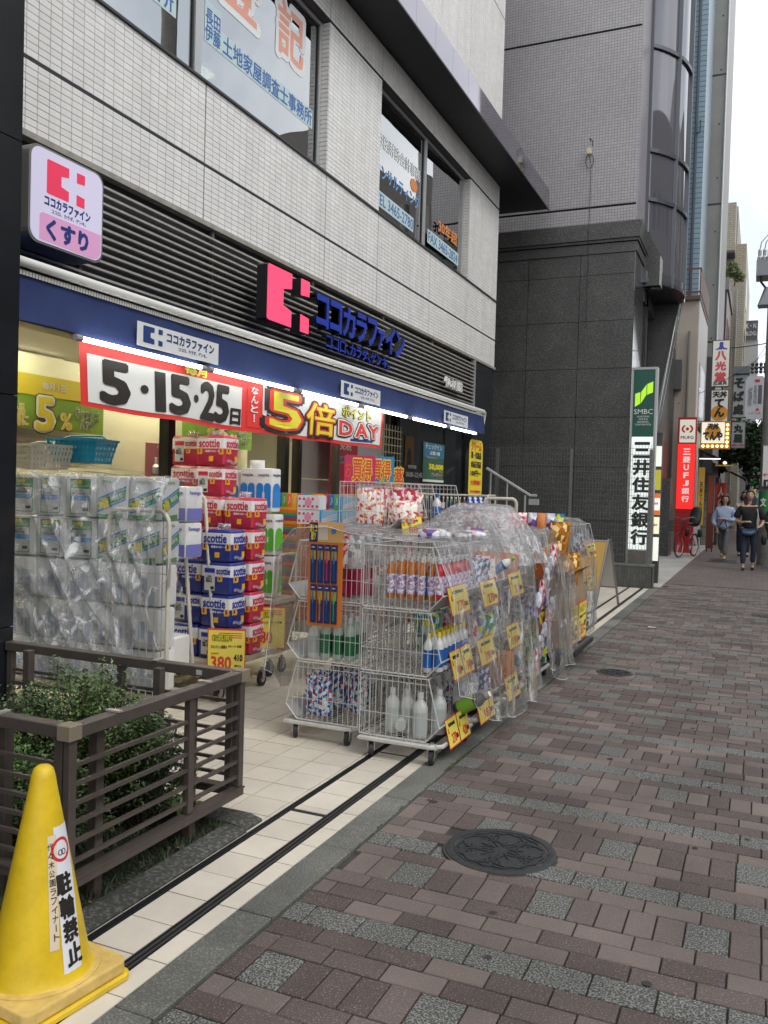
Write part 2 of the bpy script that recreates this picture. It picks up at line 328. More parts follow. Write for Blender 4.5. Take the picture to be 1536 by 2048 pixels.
def plate(name, mat, parent, c, w, h, frame=FX, t=.002, world=True):
    """thin printed panel centred on c"""
    r, u, n = frame; c = Vector(c); m = MB()
    a = [c + r * (i * w / 2) + u * (j * h / 2) for i, j in ((-1, -1), (1, -1), (1, 1), (-1, 1))]
    m.add([*a, *[p + n * t for p in a]], [(3, 2, 1, 0), (4, 5, 6, 7), (0, 1, 5, 4), (1, 2, 6, 5), (2, 3, 7, 6), (3, 0, 4, 7)])
    return m.build(name, mat, parent, world=world)
def framed(poly, c, w, h, frame, t0, t1, mb=None):
    """polygon given in 0..1 units, placed on a w x h rectangle centred on c"""
    r, u, n = frame; c = Vector(c); mb = mb or MB(); k = len(poly)
    P0 = [c + r * ((p - .5) * w) + u * ((q - .5) * h) for p, q in poly]
    mb.add([*[p + n * t0 for p in P0], *[p + n * t1 for p in P0]], [tuple(reversed(range(k))), tuple(range(k, 2 * k))] + [(i, (i + 1) % k, (i + 1) % k + k, i + k) for i in range(k)])
    return mb
def rrect(x0, y0, x1, y1, r, n=4, asp=1.):
    """rounded rectangle outline; r in x units, asp = width/height of the unit square"""
    ry = r * asp; out = []
    for cx, cy, a0 in ((x1 - r, y0 + ry, -90), (x1 - r, y1 - ry, 0), (x0 + r, y1 - ry, 90), (x0 + r, y0 + ry, 180)):
        for i in range(n + 1):
            a = math.radians(a0 + 90 * i / n); out.append((cx + r * math.cos(a), cy + ry * math.sin(a)))
    return out
CMARK = [(0.03, 0), (.57, 0), (.57, .3), (.37, .36), (.37, .66), (.57, .72), (.57, 1), (.03, 1), (0, .97), (0, .03)]
SQ1 = [(.78, .0), (1, 0), (1, .3), (.78, .33)]
SQ2 = [(.78, .68), (1, .71), (1, 1), (.78, 1)]
def cmark(parent, c, w, h, mat, frame=FX, t=.002, world=True):
    mb = MB()
    for p in (CMARK, SQ1, SQ2): framed(p, c, w, h, frame, 0, t, mb)
    return mb.build('emblem', mat, parent, world=world)
def fbm(x, y, z=0., s=1.): return noise.noise(Vector((x * s, y * s, z * s))) + .5 * noise.noise(Vector((x * s * 2.1, y * s * 2.1, z * s * 2.1 + 7))) + .25 * noise.noise(Vector((x * s * 4.3, y * s * 4.3, z * s * 4.3 + 3)))
# ================================================================== GROUND
ASPH = PM('asphalt', (.055, .055, .057), .9, nscale=3, namt=.2, bump=.5, bscale=200)
JOINT = PM('joint_sand', (.045, .04, .036), .95, nscale=8, namt=.3)
CONC = speckle('kerb_concrete', (.10, .099, .089), (.19, .19, .17), scale=160, lo=.5, hi=.66, rough=.88, stain=.6)
CONCL = PM('pale_concrete', (.34, .33, .31), .85, nscale=2.2, namt=.16, bump=.2, bscale=80)
PAVE = speckle('clay_paver', (.068, .049, .045), (.22, .185, .17), scale=170, lo=.56, hi=.72, rough=.8, base2=(.150, .118, .104), stain=.26, bump=.3)
GRAN = speckle('granite_paver', (.040, .041, .038), (.24, .24, .22), scale=150, lo=.44, hi=.64, rough=.75, stain=.22, bump=.35)
TILE = PM('cream_floor_tile', (.62, .565, .475), .42, nscale=2.2, namt=.12, isl=.05, bump=.12, bscale=30, detail=8)
DARKM = PM('dark_metal', (.035, .037, .042), .42, metal=.6, nscale=30, namt=.2)
LEAFM = PM('moss', (.045, .07, .02), .9, nscale=40, namt=.3)
struct(box('ground', ASPH, None, -60, 120, -30, 420, -.32, -.14))
struct(box('pavement_bed', JOINT, None, -1.5, 2.6, -6, 16, -.135, -.012))
FARP = brickmat('far_pavers', (.112, .090, .082), (.06, .052, .048), .2, .1, mortar=.07, rough=.8, offset=.5, axis='XY', var=.22, bump=.2)
struct(box('pavement', FARP, None, -1.5, 2.6, 16, 110, -.135, -.001))
struct(box('road_kerb', CONCL, None, 2.602, 2.78, -6, 110, -.14, .0, bevel=.01))
struct(box('far_pavement', CONCL, None, 9.2, 12, -20, 110, -.139, -.0))
struct(box('road', ASPH, None, 2.79, 9.19, -20, 110, -.139, -.132))
mb = MB()
for k in range(30): mb.box(5.9, 6.03, -10 + k * 4, -8 + k * 4, -.131, -.127)
struct(mb.build('road_marking', PM('road_paint', (.7, .7, .68), .7), None))
# kerb stones between the shop floor and the pavement
kerb = thing('kerb_stones', 'row of long grey concrete kerb stones between cream tiles and brick pavement', 'kerb', (-1.57, 1, 0))
ky = [-1.2, -.6, .03, .66, 1.3, 1.93, 2.57, 3.2, 3.855, 4.484, 5.12] + [5.12 + .63 * i for i in range(1, 17)]
for a, b_ in zip(ky[:-1], ky[1:]):
    box('kerb_stone', CONC, kerb, -1.644, -1.503 + random.uniform(-.003, .002), a + .003, b_ - .003, -.12, .004 + random.uniform(-.001, .002), bevel=.005)
# pavers -----------------------------------------------------------------
pieces = []           # (x0,x1,y0,y1,kind)
PER = .7225
def rowset(y0, alt, k):
    seq = ['S', 'b', 'b', 'b', 'D', 'b'] if alt else ['S', 'b', 'b', 'D', 'b', 'b']
    y = y0
    for j, t in enumerate(seq):
        h = .1325 if t == 'S' else (.1875 if t == 'D' else .1006)
        yield y, y + h, t, j; y += h
rr = random.Random(3)
k0 = -9
for k in range(k0, 19):
    ys = 2.5925 + PER * k
    for ya, yb, t, j in rowset(ys, (k % 2) == 0, k):
        if ya > 15.9: continue
        g = .0028
        if t == 'S': w = .1965; ph = -.427 + (k % 3) * .003
        elif t == 'D': w = None; ph = None
        else: w = .1975; ph = (-.53 if j % 2 else -.43) + rr.uniform(-.01, .01)
        if t == 'D':
            x = -.527 - .541 * 3 + (k * .15) % .541 - .2
            seg = []
            while x < 1.2:
                seg.append((x, x + .145, 'G')); x += .145
                for q in range(4): seg.append((x, x + .099, 'P')); x += .099
        else:
            x = ph - w * math.floor((ph + 1.5) / w) - w; seg = []
            while x < 1.2: seg.append((x, x + w, 'G' if t == 'S' else 'P')); x += w
        for xa, xb, kd in seg:
            xa = max(xa, -1.493); xb = min(xb, 1.2)
            if xb - xa < .03: continue
            # leave room for the two manhole covers
            cx, cy = (xa + xb) / 2, (ya + yb) / 2
            dd = (Vector((cx, cy)) - Vector((-.948, 3.495))).length; d2 = (Vector((cx, cy)) - Vector((-1.09, 7.53))).length
            pieces.append((xa + g, xb - g, ya + g, yb - g, kd, t))
def size_on_screen(p):
    return -math.hypot((p[0] + p[1]) / 2, (p[2] + p[3]) / 2)
def in_view(p):
    q = cam.matrix_world.inverted() @ Vector(((p[0] + p[1]) / 2, (p[2] + p[3]) / 2, 0))
    if q.z > -.3: return False
    return abs(q.x / -q.z) < 768 / 1716 + .04 and abs(q.y / -q.z) < 1024 / 1716 + .04
bpy.context.view_layer.update()
vis = sorted([p for p in pieces if in_view(p)], key=size_on_screen, reverse=True)
single = set(id(p) for p in vis[:300])
paving = thing('brick_pavement', 'mauve brick pavement crossed by bands of speckled granite setts', 'pavement', (0, 3, 0))
paving['kind'] = 'structure'; del paving['category']
_pv = {}
def paver_mesh(w, d):
    key = (round(w, 3), round(d, 3))
    if key not in _pv:
        _pv[key] = [MB().box(-w / 2, w / 2, -d / 2, d / 2, -.06, 0, skip='b').build('paver', mt, nobj=True) for mt in (PAVE, GRAN)]
        for me in _pv[key]:
            bm = bmesh.new(); bm.from_mesh(me); es = [e for e in bm.edges if all(v.co.z > -.001 for v in e.verts)]
            bmesh.ops.bevel(bm, geom=es, offset=.0028, segments=1, affect='EDGES'); bm.to_mesh(me); bm.free()
    return _pv[key]
rest = {'P': MB(), 'G': MB()}
for p in pieces:
    x0, x1, y0, y1, kd, t = p; z = rr.uniform(-.0015, .0012)
    if id(p) in single:
        me = paver_mesh(x1 - x0, y1 - y0)[1 if kd == 'G' else 0]
        meshobj('granite_sett' if kd == 'G' else 'brick', me, paving, ((x0 + x1) / 2, (y0 + y1) / 2 - 3, z), (rr.uniform(-.006, .006), rr.uniform(-.006, .006), 0))
    else: rest[kd].box(x0, x1, y0, y1, -.05, z, skip='b')
tag(rest['P'].build('paver_rows', PAVE, paving, world=True), kind='stuff')
tag(rest['G'].build('granite_rows', GRAN, paving, world=True), kind='stuff')
# manhole covers ---------------------------------------------------------
IRON = PM('cast_iron', (.038, .04, .043), .55, metal=.35, nscale=40, namt=.25, bump=.3, bscale=150)
IROND = PM('cast_iron_recess', (.014, .014, .014), .8)
def manhole(x, y, R, lab, rz):
    t = thing('manhole_cover', lab, 'manhole cover', (x, y, .001), rz, 'round cast iron manhole covers in the pavement')
    MB().lathe([(R, -.05), (R, .001), (R * .93, .0035), (R * .86, .0035), (R * .855, -.001), (R * .855, -.05)], 48).build('rim', IRON, t)
    MB().lathe([(R * .83, -.05), (R * .83, .001), (0.001, .0015)], 48).build('lid', IRON, t)
    m = MB(); n = 14
    def band(p, q, w, h=.0055):
        p = Vector((*p, 0)); q = Vector((*q, 0)); d = (q - p).normalized(); s_ = Vector((-d.y, d.x, 0)) * w / 2
        m.add([p + s_, p - s_, q - s_, q + s_, *(v + Vector((0, 0, h)) for v in (p + s_, p - s_, q - s_, q + s_))], [(4, 5, 6, 7), (0, 1, 5, 4), (1, 2, 6, 5), (2, 3, 7, 6), (3, 0, 4, 7)])
    for i in range(10):
        a = 2 * math.pi * i / 10; band((R * .14 * math.cos(a), R * .14 * math.sin(a)), (R * .42 * math.cos(a), R * .42 * math.sin(a)), .006)
    for i in range(5):
        for sgn in (-1, 1):
            a = 2 * math.pi * i / 5; pts = []
            for k in range(9):
                u = k / 8; ang = a + sgn * .60 * math.sin(u * math.pi * .92) ; r_ = R * (.2 + .55 * u)
                pts.append((r_ * math.cos(ang), r_ * math.sin(ang)))
            for p, q in zip(pts[:-1], pts[1:]): band(p, q, .006)
    for i in range(60):
        a = 2 * math.pi * i / 60; r1 = R * (.76 + .025 * math.sin(a * 15)); b2 = 2 * math.pi * (i + 1) / 60; r2 = R * (.76 + .025 * math.sin(b2 * 15)); band((r1 * math.cos(a), r1 * math.sin(a)), (r2 * math.cos(b2), r2 * math.sin(b2)), .006)
    m.build('relief', IRON, t)
    d = MB()
    for i in range(5):
        a0 = 2 * math.pi * (i + .5) / 5
        for u, nn in ((.36, 2), (.45, 3), (.54, 4), (.63, 4)):
            for k in range(nn):
                a = a0 + (k - (nn - 1) / 2) * .17; d.lathe([(.0055, .0012), (.0055, .0042)], 6, (R * u * math.cos(a), R * u * math.sin(a), 0))
    d.build('stud', IROND, t)
    return t
manhole(-.948, 3.495, .232, 'large round cast iron manhole cover with flower pattern set in the near brick pavement', .3)
manhole(-1.09, 7.53, .15, 'small round manhole cover further up the brick pavement beside the trolleys', 1.)
# knock the pavers under the covers down: a dark collar fills the gap round the iron
for o in list(paving.children):
    if o.get('kind') == 'stuff': continue
    w = o.location + Vector((0, 3, 0))
    if (w.xy - Vector((-.948, 3.495))).length < .23: o.location.z -= .012
for (cx, cy, R) in ((-.948, 3.495, .244), (-1.09, 7.53, .157)):
    struct(MB().lathe([(R, -.06), (R, .0012), (.001, .0013)], 40, (cx, cy, -.002)).build('manhole_bedding', JOINT))
# ------------------------------------------------------------------ shop floor (cream tiles)
struct(box('shop_floor_bed', PM('grout', (.05, .045, .038), .9), None, -9.5, -1.646, -2, 14.9, -.13, -.004))
floor = thing('tile_floor', 'x', 'floor', (-3, 5, 0)); del floor['category']; del floor['label']; floor['kind'] = 'structure'
cols = [(-1.729, -1.646), (-1.953, -1.779)]
x = -2.008
cols.append((x, -1.988)); 
while x > -4.6: cols.append((x - .209, x)); x -= .209
mb = MB(); P0 = 3.363; tiles = []
for ca, cb in cols:
    k = -26
    while P0 + k * .1985 < 14.85:
        ya = P0 + k * .1985; yb = ya + .1985; k += 1
        if cb < -2.03 and ya < 3.2: continue
        if abs((ya + yb) / 2 - 3.46) < .08 and ca == -1.953: ya2 = 3.505; tiles.append((ca, cb, ya, 3.475)); tiles.append((ca, cb, ya2, yb)); continue
        tiles.append((ca, cb, ya, yb))
tl = sorted([(t[0], t[1], t[2], t[3], 'T', 'T') for t in tiles], key=lambda p: (not in_view(p), -size_on_screen(p)))
one = tl[:220]
for i, p in enumerate(tl):
    x0, x1, y0, y1 = p[:4]; g = .0026
    if i < 220:
        key = ('T', round(x1 - x0, 3), round(y1 - y0, 3))
        if key not in _pv:
            w, d = x1 - x0 - 2 * g, y1 - y0 - 2 * g; _pv[key] = MB().box(-w / 2, w / 2, -d / 2, d / 2, -.012, 0, skip='b').build('tile', TILE, nobj=True)
        meshobj('tile', _pv[key], floor, ((x0 + x1) / 2 + 3, (y0 + y1) / 2 - 5, rr.uniform(-.0006, .0006)))
    else: mb.box(x0 + g, x1 - g, y0 + g, y1 - g, -.012, 0, skip='b')
tag(mb.build('tile_rows', TILE, floor, world=True), kind='stuff')
# two floor channels with a cross link
def channel(x0, x1):
    t = thing('floor_channel', 'dark steel floor channel running along the cream tiles ' + ('close to the kerb' if x0 > -1.9 else 'further from the kerb'), 'floor channel', ((x0 + x1) / 2, 2, 0), group='steel channels in the shop floor')
    box('channel_base', PM('channel_dark', (.012, .012, .014), .6), t, x0, x1, -1.5, 14.85, -.011, -.006)
    w = x1 - x0
    for a, b_ in ((x0, x0 + .007), (x0 + w * .42, x0 + w * .58), (x1 - .007, x1)): box('rail', DARKM, t, a, b_, -1.5, 14.85, -.0059, .0015)
    return t
channel(-1.986, -1.955); channel(-1.777, -1.731)
struct(box('channel_link', PM('channel_dark', (.012, .012, .014), .6), None, -1.954, -1.779, 3.478, 3.502, -.011, -.001))
struct(box('channel_link', PM('channel_dark', (.012, .012, .014), .6), None, -1.954, -1.779, 4.484, 4.502, -.011, .0012))
# flattened gum and drip spots on the paving
mb = MB(); r3 = random.Random(12)
for i in range(46):
    cx_, cy_ = r3.uniform(-1.45, .5), r3.uniform(1.8, 11); q = r3.uniform(.006, .017); n_ = 9
    mb.add([(cx_ + q * (1 + .3 * r3.random()) * math.cos(2 * math.pi * k / n_), cy_ + q * (1 + .3 * r3.random()) * math.sin(2 * math.pi * k / n_), .0022) for k in range(n_)], [tuple(range(n_))])
tag(mb.build('gum_spots', PM('gum_dark', (.035, .032, .03), .9)), 'dark flattened gum spots on the brick pavement', kind='stuff')
# moss in the kerb joint
mb = MB(); r2 = random.Random(5)
for i in range(420):
    y = r2.choice([r2.uniform(4.35, 4.75), r2.uniform(3, 9)]); x = -1.497 + r2.uniform(-.006, .006); s_ = r2.uniform(.004, .011)
    a = r2.uniform(0, 6.3); mb.add([(x, y, .0), (x + s_ * math.cos(a), y + s_ * math.sin(a), s_ * .9), (x + s_ * .3, y + s_, s_ * .7)], [(0, 1, 2)])
tag(mb.build('moss', LEAFM), 'patchy green moss in the joint along the kerb', kind='stuff')
# ================================================================== DRUGSTORE BUILDING
XF = -4.5
WT = PM('white_wall_tile', (.76, .745, .72), .33, nscale=4, namt=.085, isl=.05, detail=9, zs=.12)
GROUT = PM('dark_grout', (.11, .105, .105), .9)
BLKST = PM('black_polished_stone', (.012, .014, .017), .12, nscale=2, namt=.3, spec=.6)
BLK = PM('matt_black', (.012, .012, .014), .5)
SOFFIT = PM('soffit_black', (.016, .017, .022), .55, nscale=3, namt=.2)
ALU = PM('aluminium', (.46, .47, .47), .32, metal=.85)
ALUP = PM('grey_painted_metal', (.34, .34, .33), .45, nscale=10, namt=.08)
bld = thing('shop_building', 'white tiled drugstore building with slatted fascia and large upper windows', 'building', (-4.5, 9, 0))
# tiled cladding ---------------------------------------------------------
def tiled(y0, y1, z0, z1, big=True, bands=(), x=XF, skipjoint=()):
    """returns the list of tile rectangles"""
    out = []; ph, pz = .105, .0483
    ny = max(1, round((y1 - y0) / ph)); nzr = max(1, round((z1 - z0) / pz)); dy = (y1 - y0) / ny; dz = (z1 - z0) / nzr
    for i in range(ny):
        for j in range(nzr):
            out.append((y0 + i * dy, y0 + (i + 1) * dy, z0 + j * dz, z0 + (j + 1) * dz, x))
    return out
T_ = []
VJ = [3.4, 6.2, 8.44, 9.85, 11.69, 13.4, 15.08]
for a, b_ in zip(VJ[:-1], VJ[1:]):
    T_ += tiled(a + .006, b_ - .006, 3.80, 4.265); T_ += tiled(a + .006, b_ - .006, 4.29, 4.965)
PIERS = [(8.44, 9.85), (13.42, 15.08)]
for a, b_ in PIERS:
    T_ += tiled(a + .006, b_ - .006, 4.99, 6.62)
T_ += tiled(3.4, 4.05, 4.99, 6.62)
for a, b_ in zip(VJ[:-1], VJ[1:]): T_ += tiled(a + .006, b_ - .006, 6.65, 7.045)
far_tiles = []
UP = [3.4, 6.2, 8.8, 11.0, 13.2, 15.08]
for a, b_ in zip(UP[:-1], UP[1:]):
    far_tiles += tiled(a + .006, b_ - .006, 7.45, 10.0); far_tiles += tiled(a + .006, b_ - .006, 10.02, 13.0)
def tvis(t):
    q = cam.matrix_world.inverted() @ Vector((t[4], (t[0] + t[1]) / 2, (t[2] + t[3]) / 2)); 
    if q.z > -.3 or abs(q.x / -q.z) > .46 or abs(q.y / -q.z) > .61: return 1e6
    return -q.z
T_.sort(key=tvis)
wallgeo = MB()
_tm = {}
for i, (ya, yb, za, zb, x) in enumerate(T_):
    g = .0026; w = yb - ya - 2 * g; h = zb - za - 2 * g
    if i < 300:
        key = (round(w, 3), round(h, 4))
        if key not in _tm: _tm[key] = MB().box(-.008, 0, -w / 2, w / 2, -h / 2, h / 2, skip='w').build('tile', WT, nobj=True)
        meshobj('tile', _tm[key], bld, (x + 4.5 + rr.uniform(0, .0006), (ya + yb) / 2 - 9, (za + zb) / 2))
    else: wallgeo.box(x - .008, x, ya + g, yb - g, za + g, zb - g, skip='w')
tag(wallgeo.build('wall_tiles', WT, bld, world=True), kind='stuff')
wg = MB()
for ya, yb, za, zb, x in far_tiles: wg.box(x - .006, x, ya + .0026, yb - .0026, za + .0026, zb - .0026, skip='w')
tag(wg.build('upper_wall_tiles', WT, bld, world=True), kind='stuff')
# pier returns (thin tiles wrapping into the window openings)
ret = MB()
for y, s_ in ((8.44, -1), (9.85, 1), (13.42, -1), (4.05, 1)):
    z = 4.99
    while z < 6.6: ret.box(XF - .14, XF - .004, y - .006, y + .006, z + .003, min(z + .0455, 6.62)); z += .0483
tag(ret.build('return_tiles', WT, bld, world=True), kind='stuff')
# masonry backing with real window openings (butted pieces)
wall = MB(); xb, xf = -4.95, XF - .0075
wall.box(xb, xf, 3.3, 15.08, 3.79, 4.966)
for a, b_ in ((3.3, 4.045), (8.446, 9.844), (13.426, 15.08)): wall.box(xb, xf - .001, a, b_, 4.966, 6.63)
wall.box(xb, xf, 3.3, 15.08, 6.63, 7.2)
wall.box(xb, xf, 3.3, 15.08, 7.32, 13.2)
wall.box(-9.5, xb - .002, 15.0, 15.08, 0, 13.2)
wall.box(-9.5, xb - .002, 3.3, 3.4, 2.9, 13.2)
wall.build('wall', GROUT, bld, world=True)
box('band_joint', PM('black_joint', (.03, .03, .035), .7), bld, XF - .0072, XF - .002, 3.4, 15.08, 4.268, 4.288)
box('sill', PM('dark_sill', (.07, .07, .075), .45, metal=.4), bld, XF - .12, XF + .022, 3.4, 15.09, 4.966, 4.986)
box('lintel_joint', PM('black_joint', (.03, .03, .035), .7), bld, XF - .0072, XF + .006, 3.4, 15.08, 6.628, 6.645)
box('base_trim', PM('weathered_trim', (.30, .28, .245), .6, nscale=12, namt=.25), bld, XF - .05, XF + .025, 3.4, 15.08, 3.755, 3.797)
# corner end (the wall seen past the canopy)
# upper windows ----------------------------------------------------------
WG = GLASS('window_glass', (.34, .40, .38), refl=.46, bump=.03)
FR = PM('window_frame_metal', (.50, .51, .51), .35, metal=.5)
FRD = PM('window_gasket', (.05, .055, .055), .5)
def window(y0, y1, z0, z1, panes):
    w = MB(); xw = XF - .10; f = .045
    w.box(xw - .05, xw + .01, y0, y1, z0, z0 + f); w.box(xw - .05, xw + .01, y0, y1, z1 - f, z1)
    w.box(xw - .05, xw + .01, y0, y0 + f, z0 + f, z1 - f); w.box(xw - .05, xw + .01, y1 - f, y1, z0 + f, z1 - f)
    W_ = w.build('window', FR, bld, world=True)
    for a, b_ in panes:
        e0, e1 = (-.062, -.006) if a > 11 else (-.028, -.028)      # far pane angled so that its reflection shows more sky
        MB().add([(xw + e0 + q, a, z) for q in (0, .006) for z in (z0 + f, z1 - f)] + [(xw + e1 + q, b_, z) for q in (0, .006) for z in (z0 + f, z1 - f)], [(0, 1, 3, 2), (4, 6, 7, 5), (2, 3, 7, 6), (0, 4, 5, 1), (0, 2, 6, 4), (1, 5, 7, 3)]).build('pane', WG, W_, world=True)
        g = MB(); e = .014
        g.box(xw - .018, xw - .006, a, b_, z0 + f, z0 + f + e); g.box(xw - .018, xw - .006, a, b_, z1 - f - e, z1 - f); g.box(xw - .018, xw - .006, a, a + e, z0 + f + e, z1 - f - e); g.box(xw - .018, xw - .006, b_ - e, b_, z0 + f + e, z1 - f - e)
        g.build('gasket', FRD, W_, world=True)
    for (a, b_), (c, d) in zip(panes[:-1], panes[1:]): MB().box(xw - .05, xw + .012, b_, c, z0 + f, z1 - f).build('mullion', FR, W_, world=True)
    return W_
w1 = window(4.06, 8.425, 4.99, 6.62, [(4.105, 6.15), (6.24, 8.38)])
w2 = window(9.865, 13.40, 4.99, 6.62, [(9.91, 11.60), (11.68, 13.355)])
# rooms behind the upper windows
ROOM = PM('office_wall', (.20, .21, .19), .8, nscale=1.5, namt=.3)
ofc = MB(); ofc.box(-8.4, -8.3, 3.4, 15, 4.9, 6.9); ofc.box(-8.3, -4.96, 3.4, 15, 6.7, 6.78); ofc.box(-8.3, -4.96, 3.4, 15, 4.85, 4.93); ofc.box(-8.3, -4.96, 9.1, 9.2, 4.93, 6.7); ofc.box(-8.3, -4.96, 3.4, 3.5, 4.93, 6.7)
ofc.build('office_interior', ROOM, bld, world=True)
t = thing('office_lamp', 'long lit fluorescent office lamp behind the upper left window', 'lamp', (-5.4, 5.3, 6.6), group='lit ceiling lamps behind the upper windows')
box('tube', EM('office_tube', (1, .98, .92), 6), t, -5.43, -5.33, 4.6, 6.0, 6.5, 6.54); box('housing', PM('white_enamel', (.75, .75, .73), .4), t, -5.5, -5.26, 4.5, 6.1, 6.545, 6.62)
t = thing('office_lamp', 'short warm lamp glowing behind the big window with red characters', 'lamp', (-6.2, 7.9, 6.3), group='lit ceiling lamps behind the upper windows')
box('tube', EM('warm_lamp', (1, .85, .6), 8), t, -6.2, -6.05, 8.2, 8.5, 6.3, 6.34); box('housing', PM('white_enamel', (.75, .75, .73), .4), t, -6.3, -5.95, 8.1, 8.6, 6.345, 6.4)
# window lettering -------------------------------------------------------
RED = PM('film_red', (.82, .38, .28), .5); BLU = PM('film_blue', (.05, .14, .42), .5); PALE = PM('film_pale', (.52, .66, .66), .5); WHT = PM('film_white', (.8, .82, .82), .5); LBL = PM('film_light_blue', (.16, .34, .62), .5); ORG = PM('film_orange', (.75, .27, .08), .5)
XW = XF - .119
def sk(c, sh): return c
def wtxt(s, y0, y1, z0, z1, mat, **k): return txt(s, y1 - y0, z1 - z0, mat, bld, (XW + k.pop('dx', 0), (y0 + y1) / 2, (z0 + z1) / 2), FX, **k)
def wplate(y0, y1, z0, z1, mat, dx=-.0012): return plate('film_strip', mat, bld, (XW + dx, (y0 + y1) / 2, (z0 + z1) / 2), y1 - y0, z1 - z0, FX, t=.001)
wtxt('登', 6.52, 7.20, 5.90, 6.52, WHT, bold=.075, dx=-.0006); wtxt('登', 6.55, 7.16, 5.93, 6.49, RED, bold=.03)
wtxt('記', 7.52, 8.10, 5.90, 6.50, WHT, bold=.075, dx=-.0006); wtxt('記', 7.55, 8.06, 5.93, 6.46, RED, bold=.03)
wplate(6.32, 8.30, 5.42, 5.62, PALE); wplate(6.32, 6.57, 5.421, 5.78, PALE, dx=-.0013)
wtxt('長田\n伊藤', 6.33, 6.56, 5.44, 5.72, BLU, bold=.02, line=.95)
wtxt('土地家屋調査士事務所', 6.60, 8.28, 5.44, 5.61, BLU, bold=.02)
wplate(4.6, 5.92, 5.40, 5.60, PALE); wtxt('調査士事務所', 4.65, 5.88, 5.42, 5.58, BLU, bold=.015)
wtxt('労務財務会計事務', 10.0, 11.5, 5.92, 6.1, WHT, bold=.02)
wtxt('コンサルティング', 9.98, 11.5, 5.52, 5.72, LBL, bold=.02)
wplate(9.97, 11.30, 5.16, 5.36, PALE); wtxt('TEL 3465-2780', 10.0, 11.28, 5.19, 5.33, BLU, bold=.01)
wplate(11.8, 13.2, 5.16, 5.36, PALE, dx=.022); wtxt('FAX 3465-2824', 11.84, 13.15, 5.19, 5.33, BLU, bold=.01, dx=.024)
wtxt('30年超', 12.25, 13.1, 5.45, 5.64, ORG, bold=.03, dx=.024); wtxt('●', 11.15, 11.40, 5.72, 5.9, ORG, bold=.0)
# black slab canopy over the second storey -------------------------------
sl = box('slab_canopy', SOFFIT, bld, -4.492, -3.97, 1.0, 16.6, 7.06, 7.40)
FG = GLASS('fascia_glass', (.06, .06, .08), refl=.45, bump=.25)
FGB = PM('fascia_dark', (.05, .045, .06), .2)
for a, b_ in [(k * .66 + 1.0, k * .66 + 1.655) for k in range(24)]:
    b_ = min(b_, 16.6)
    if a < b_: MB().box(-3.969, -3.955, a, b_, 7.07, 7.43).build('fascia_panel', PM('fascia_mirror', (.30, .28, .33), .05, metal=.9, bump=.05, bscale=3), sl, world=True)
box('fascia_edge', PM('edge_dark', (.02, .02, .022), .4), sl, -3.972, -3.948, 1.0, 16.61, 7.04, 7.058)
# slatted fascia over the shop front --------------------------------------
box('fascia_backing', PM('fascia_backing', (.018, .018, .02), .6), bld, -4.62, -4.56, 3.3, 13.9, 2.88, 3.754)
SLAT = PM('fascia_slat', (.40, .38, .345), .45, metal=.3, nscale=9, namt=.18)
fas = thing('slatted_fascia', 'dark fascia of horizontal grey slats above the blue awning', 'fascia', (-4.5, 9, 3))
for k in range(13):
    z = 2.93 + k * .0605
    box('slat', SLAT, fas, -4.505, -4.47, 3.35, 13.85, z, z + .017)
for y in (3.5, 4.75, 6.35, 8.2, 10.1, 11.9, 13.8):
    box('slat_post', PM('slat_post', (.12, .115, .11), .5), fas, -4.54, -4.506, y, y + .03, 2.9, 3.75)
box('slab_end', SOFFIT, sl, -6.5, -3.972, 15.09, 16.6, 7.062, 7.40)
box('end_cap', ALUP, fas, -4.55, -4.46, 13.852, 13.875, 2.9, 3.75)
# black corner right of the fascia and stone lining
box('corner_stone', BLKST, bld, -4.6, XF - .003, 13.9, 15.06, 0, 3.753)
# channel letters ---------------------------------------------------------
sign = thing('shop_sign', 'big raised sign with pink emblem and blue kana letters on the slatted fascia', 'shop sign', (-4.3, 8.5, 3.3))
PINK = PM('sign_pink', (.82, .045, .12), .3, emit=.55, emcol=(.95, .07, .15)); NAVY = PM('sign_blue', (.008, .03, .30), .35, emit=.07, emcol=(.01, .05, .5)); SIDE = PM('sign_return_black', (.012, .012, .014), .4)
def letter3d(name, poly, c, w, h, face, depth=.11, frame=FX, parent=None, ft=.004):
    a = framed(poly, c, w, h, frame, -depth, 0).build(name, SIDE, parent, world=True)
    framed([( .5 + (p - .5) * .97, .5 + (q - .5) * .98) for p, q in poly], c, w, h, frame, .001, ft).build('face', face, a, world=True)
def sub(poly):
    xs = [p for p, q in poly]; ys = [q for p, q in poly]; x0, x1, y0, y1 = min(xs), max(xs), min(ys), max(ys)
    return [((p - x0) / (x1 - x0), (q - y0) / (y1 - y0)) for p, q in poly], x0, x1, y0, y1
EY, EZ, EW, EH = 6.78, 3.045, .80, .52
for poly, r in ((CMARK, .06), (SQ1, 0), (SQ2, 0)):
    q, x0, x1, y0, y1 = sub(poly)
    letter3d('emblem_part', q, (-4.2, EY + EW * (x0 + x1) / 2, EZ + EH * (y0 + y1) / 2), EW * (x1 - x0), EH * (y1 - y0), PINK, parent=sign)
def solid_letter(s, w, h, c, mat, parent, depth, bold=.04, frame=FX):
    o = txt(s, w, h, SIDE, parent, Vector(c) - frame[2] * depth, frame, bold=bold, thick=depth, name='letter')
    txt(s, w, h, mat, o.parent, Vector(c) + frame[2] * .0012, frame, bold=bold * .8, thick=.004, name='letter_face'); return o
lt = list('ココカラファイン'); yy = 7.74; wd = [.30, .30, .33, .30, .29, .22, .30, .32]
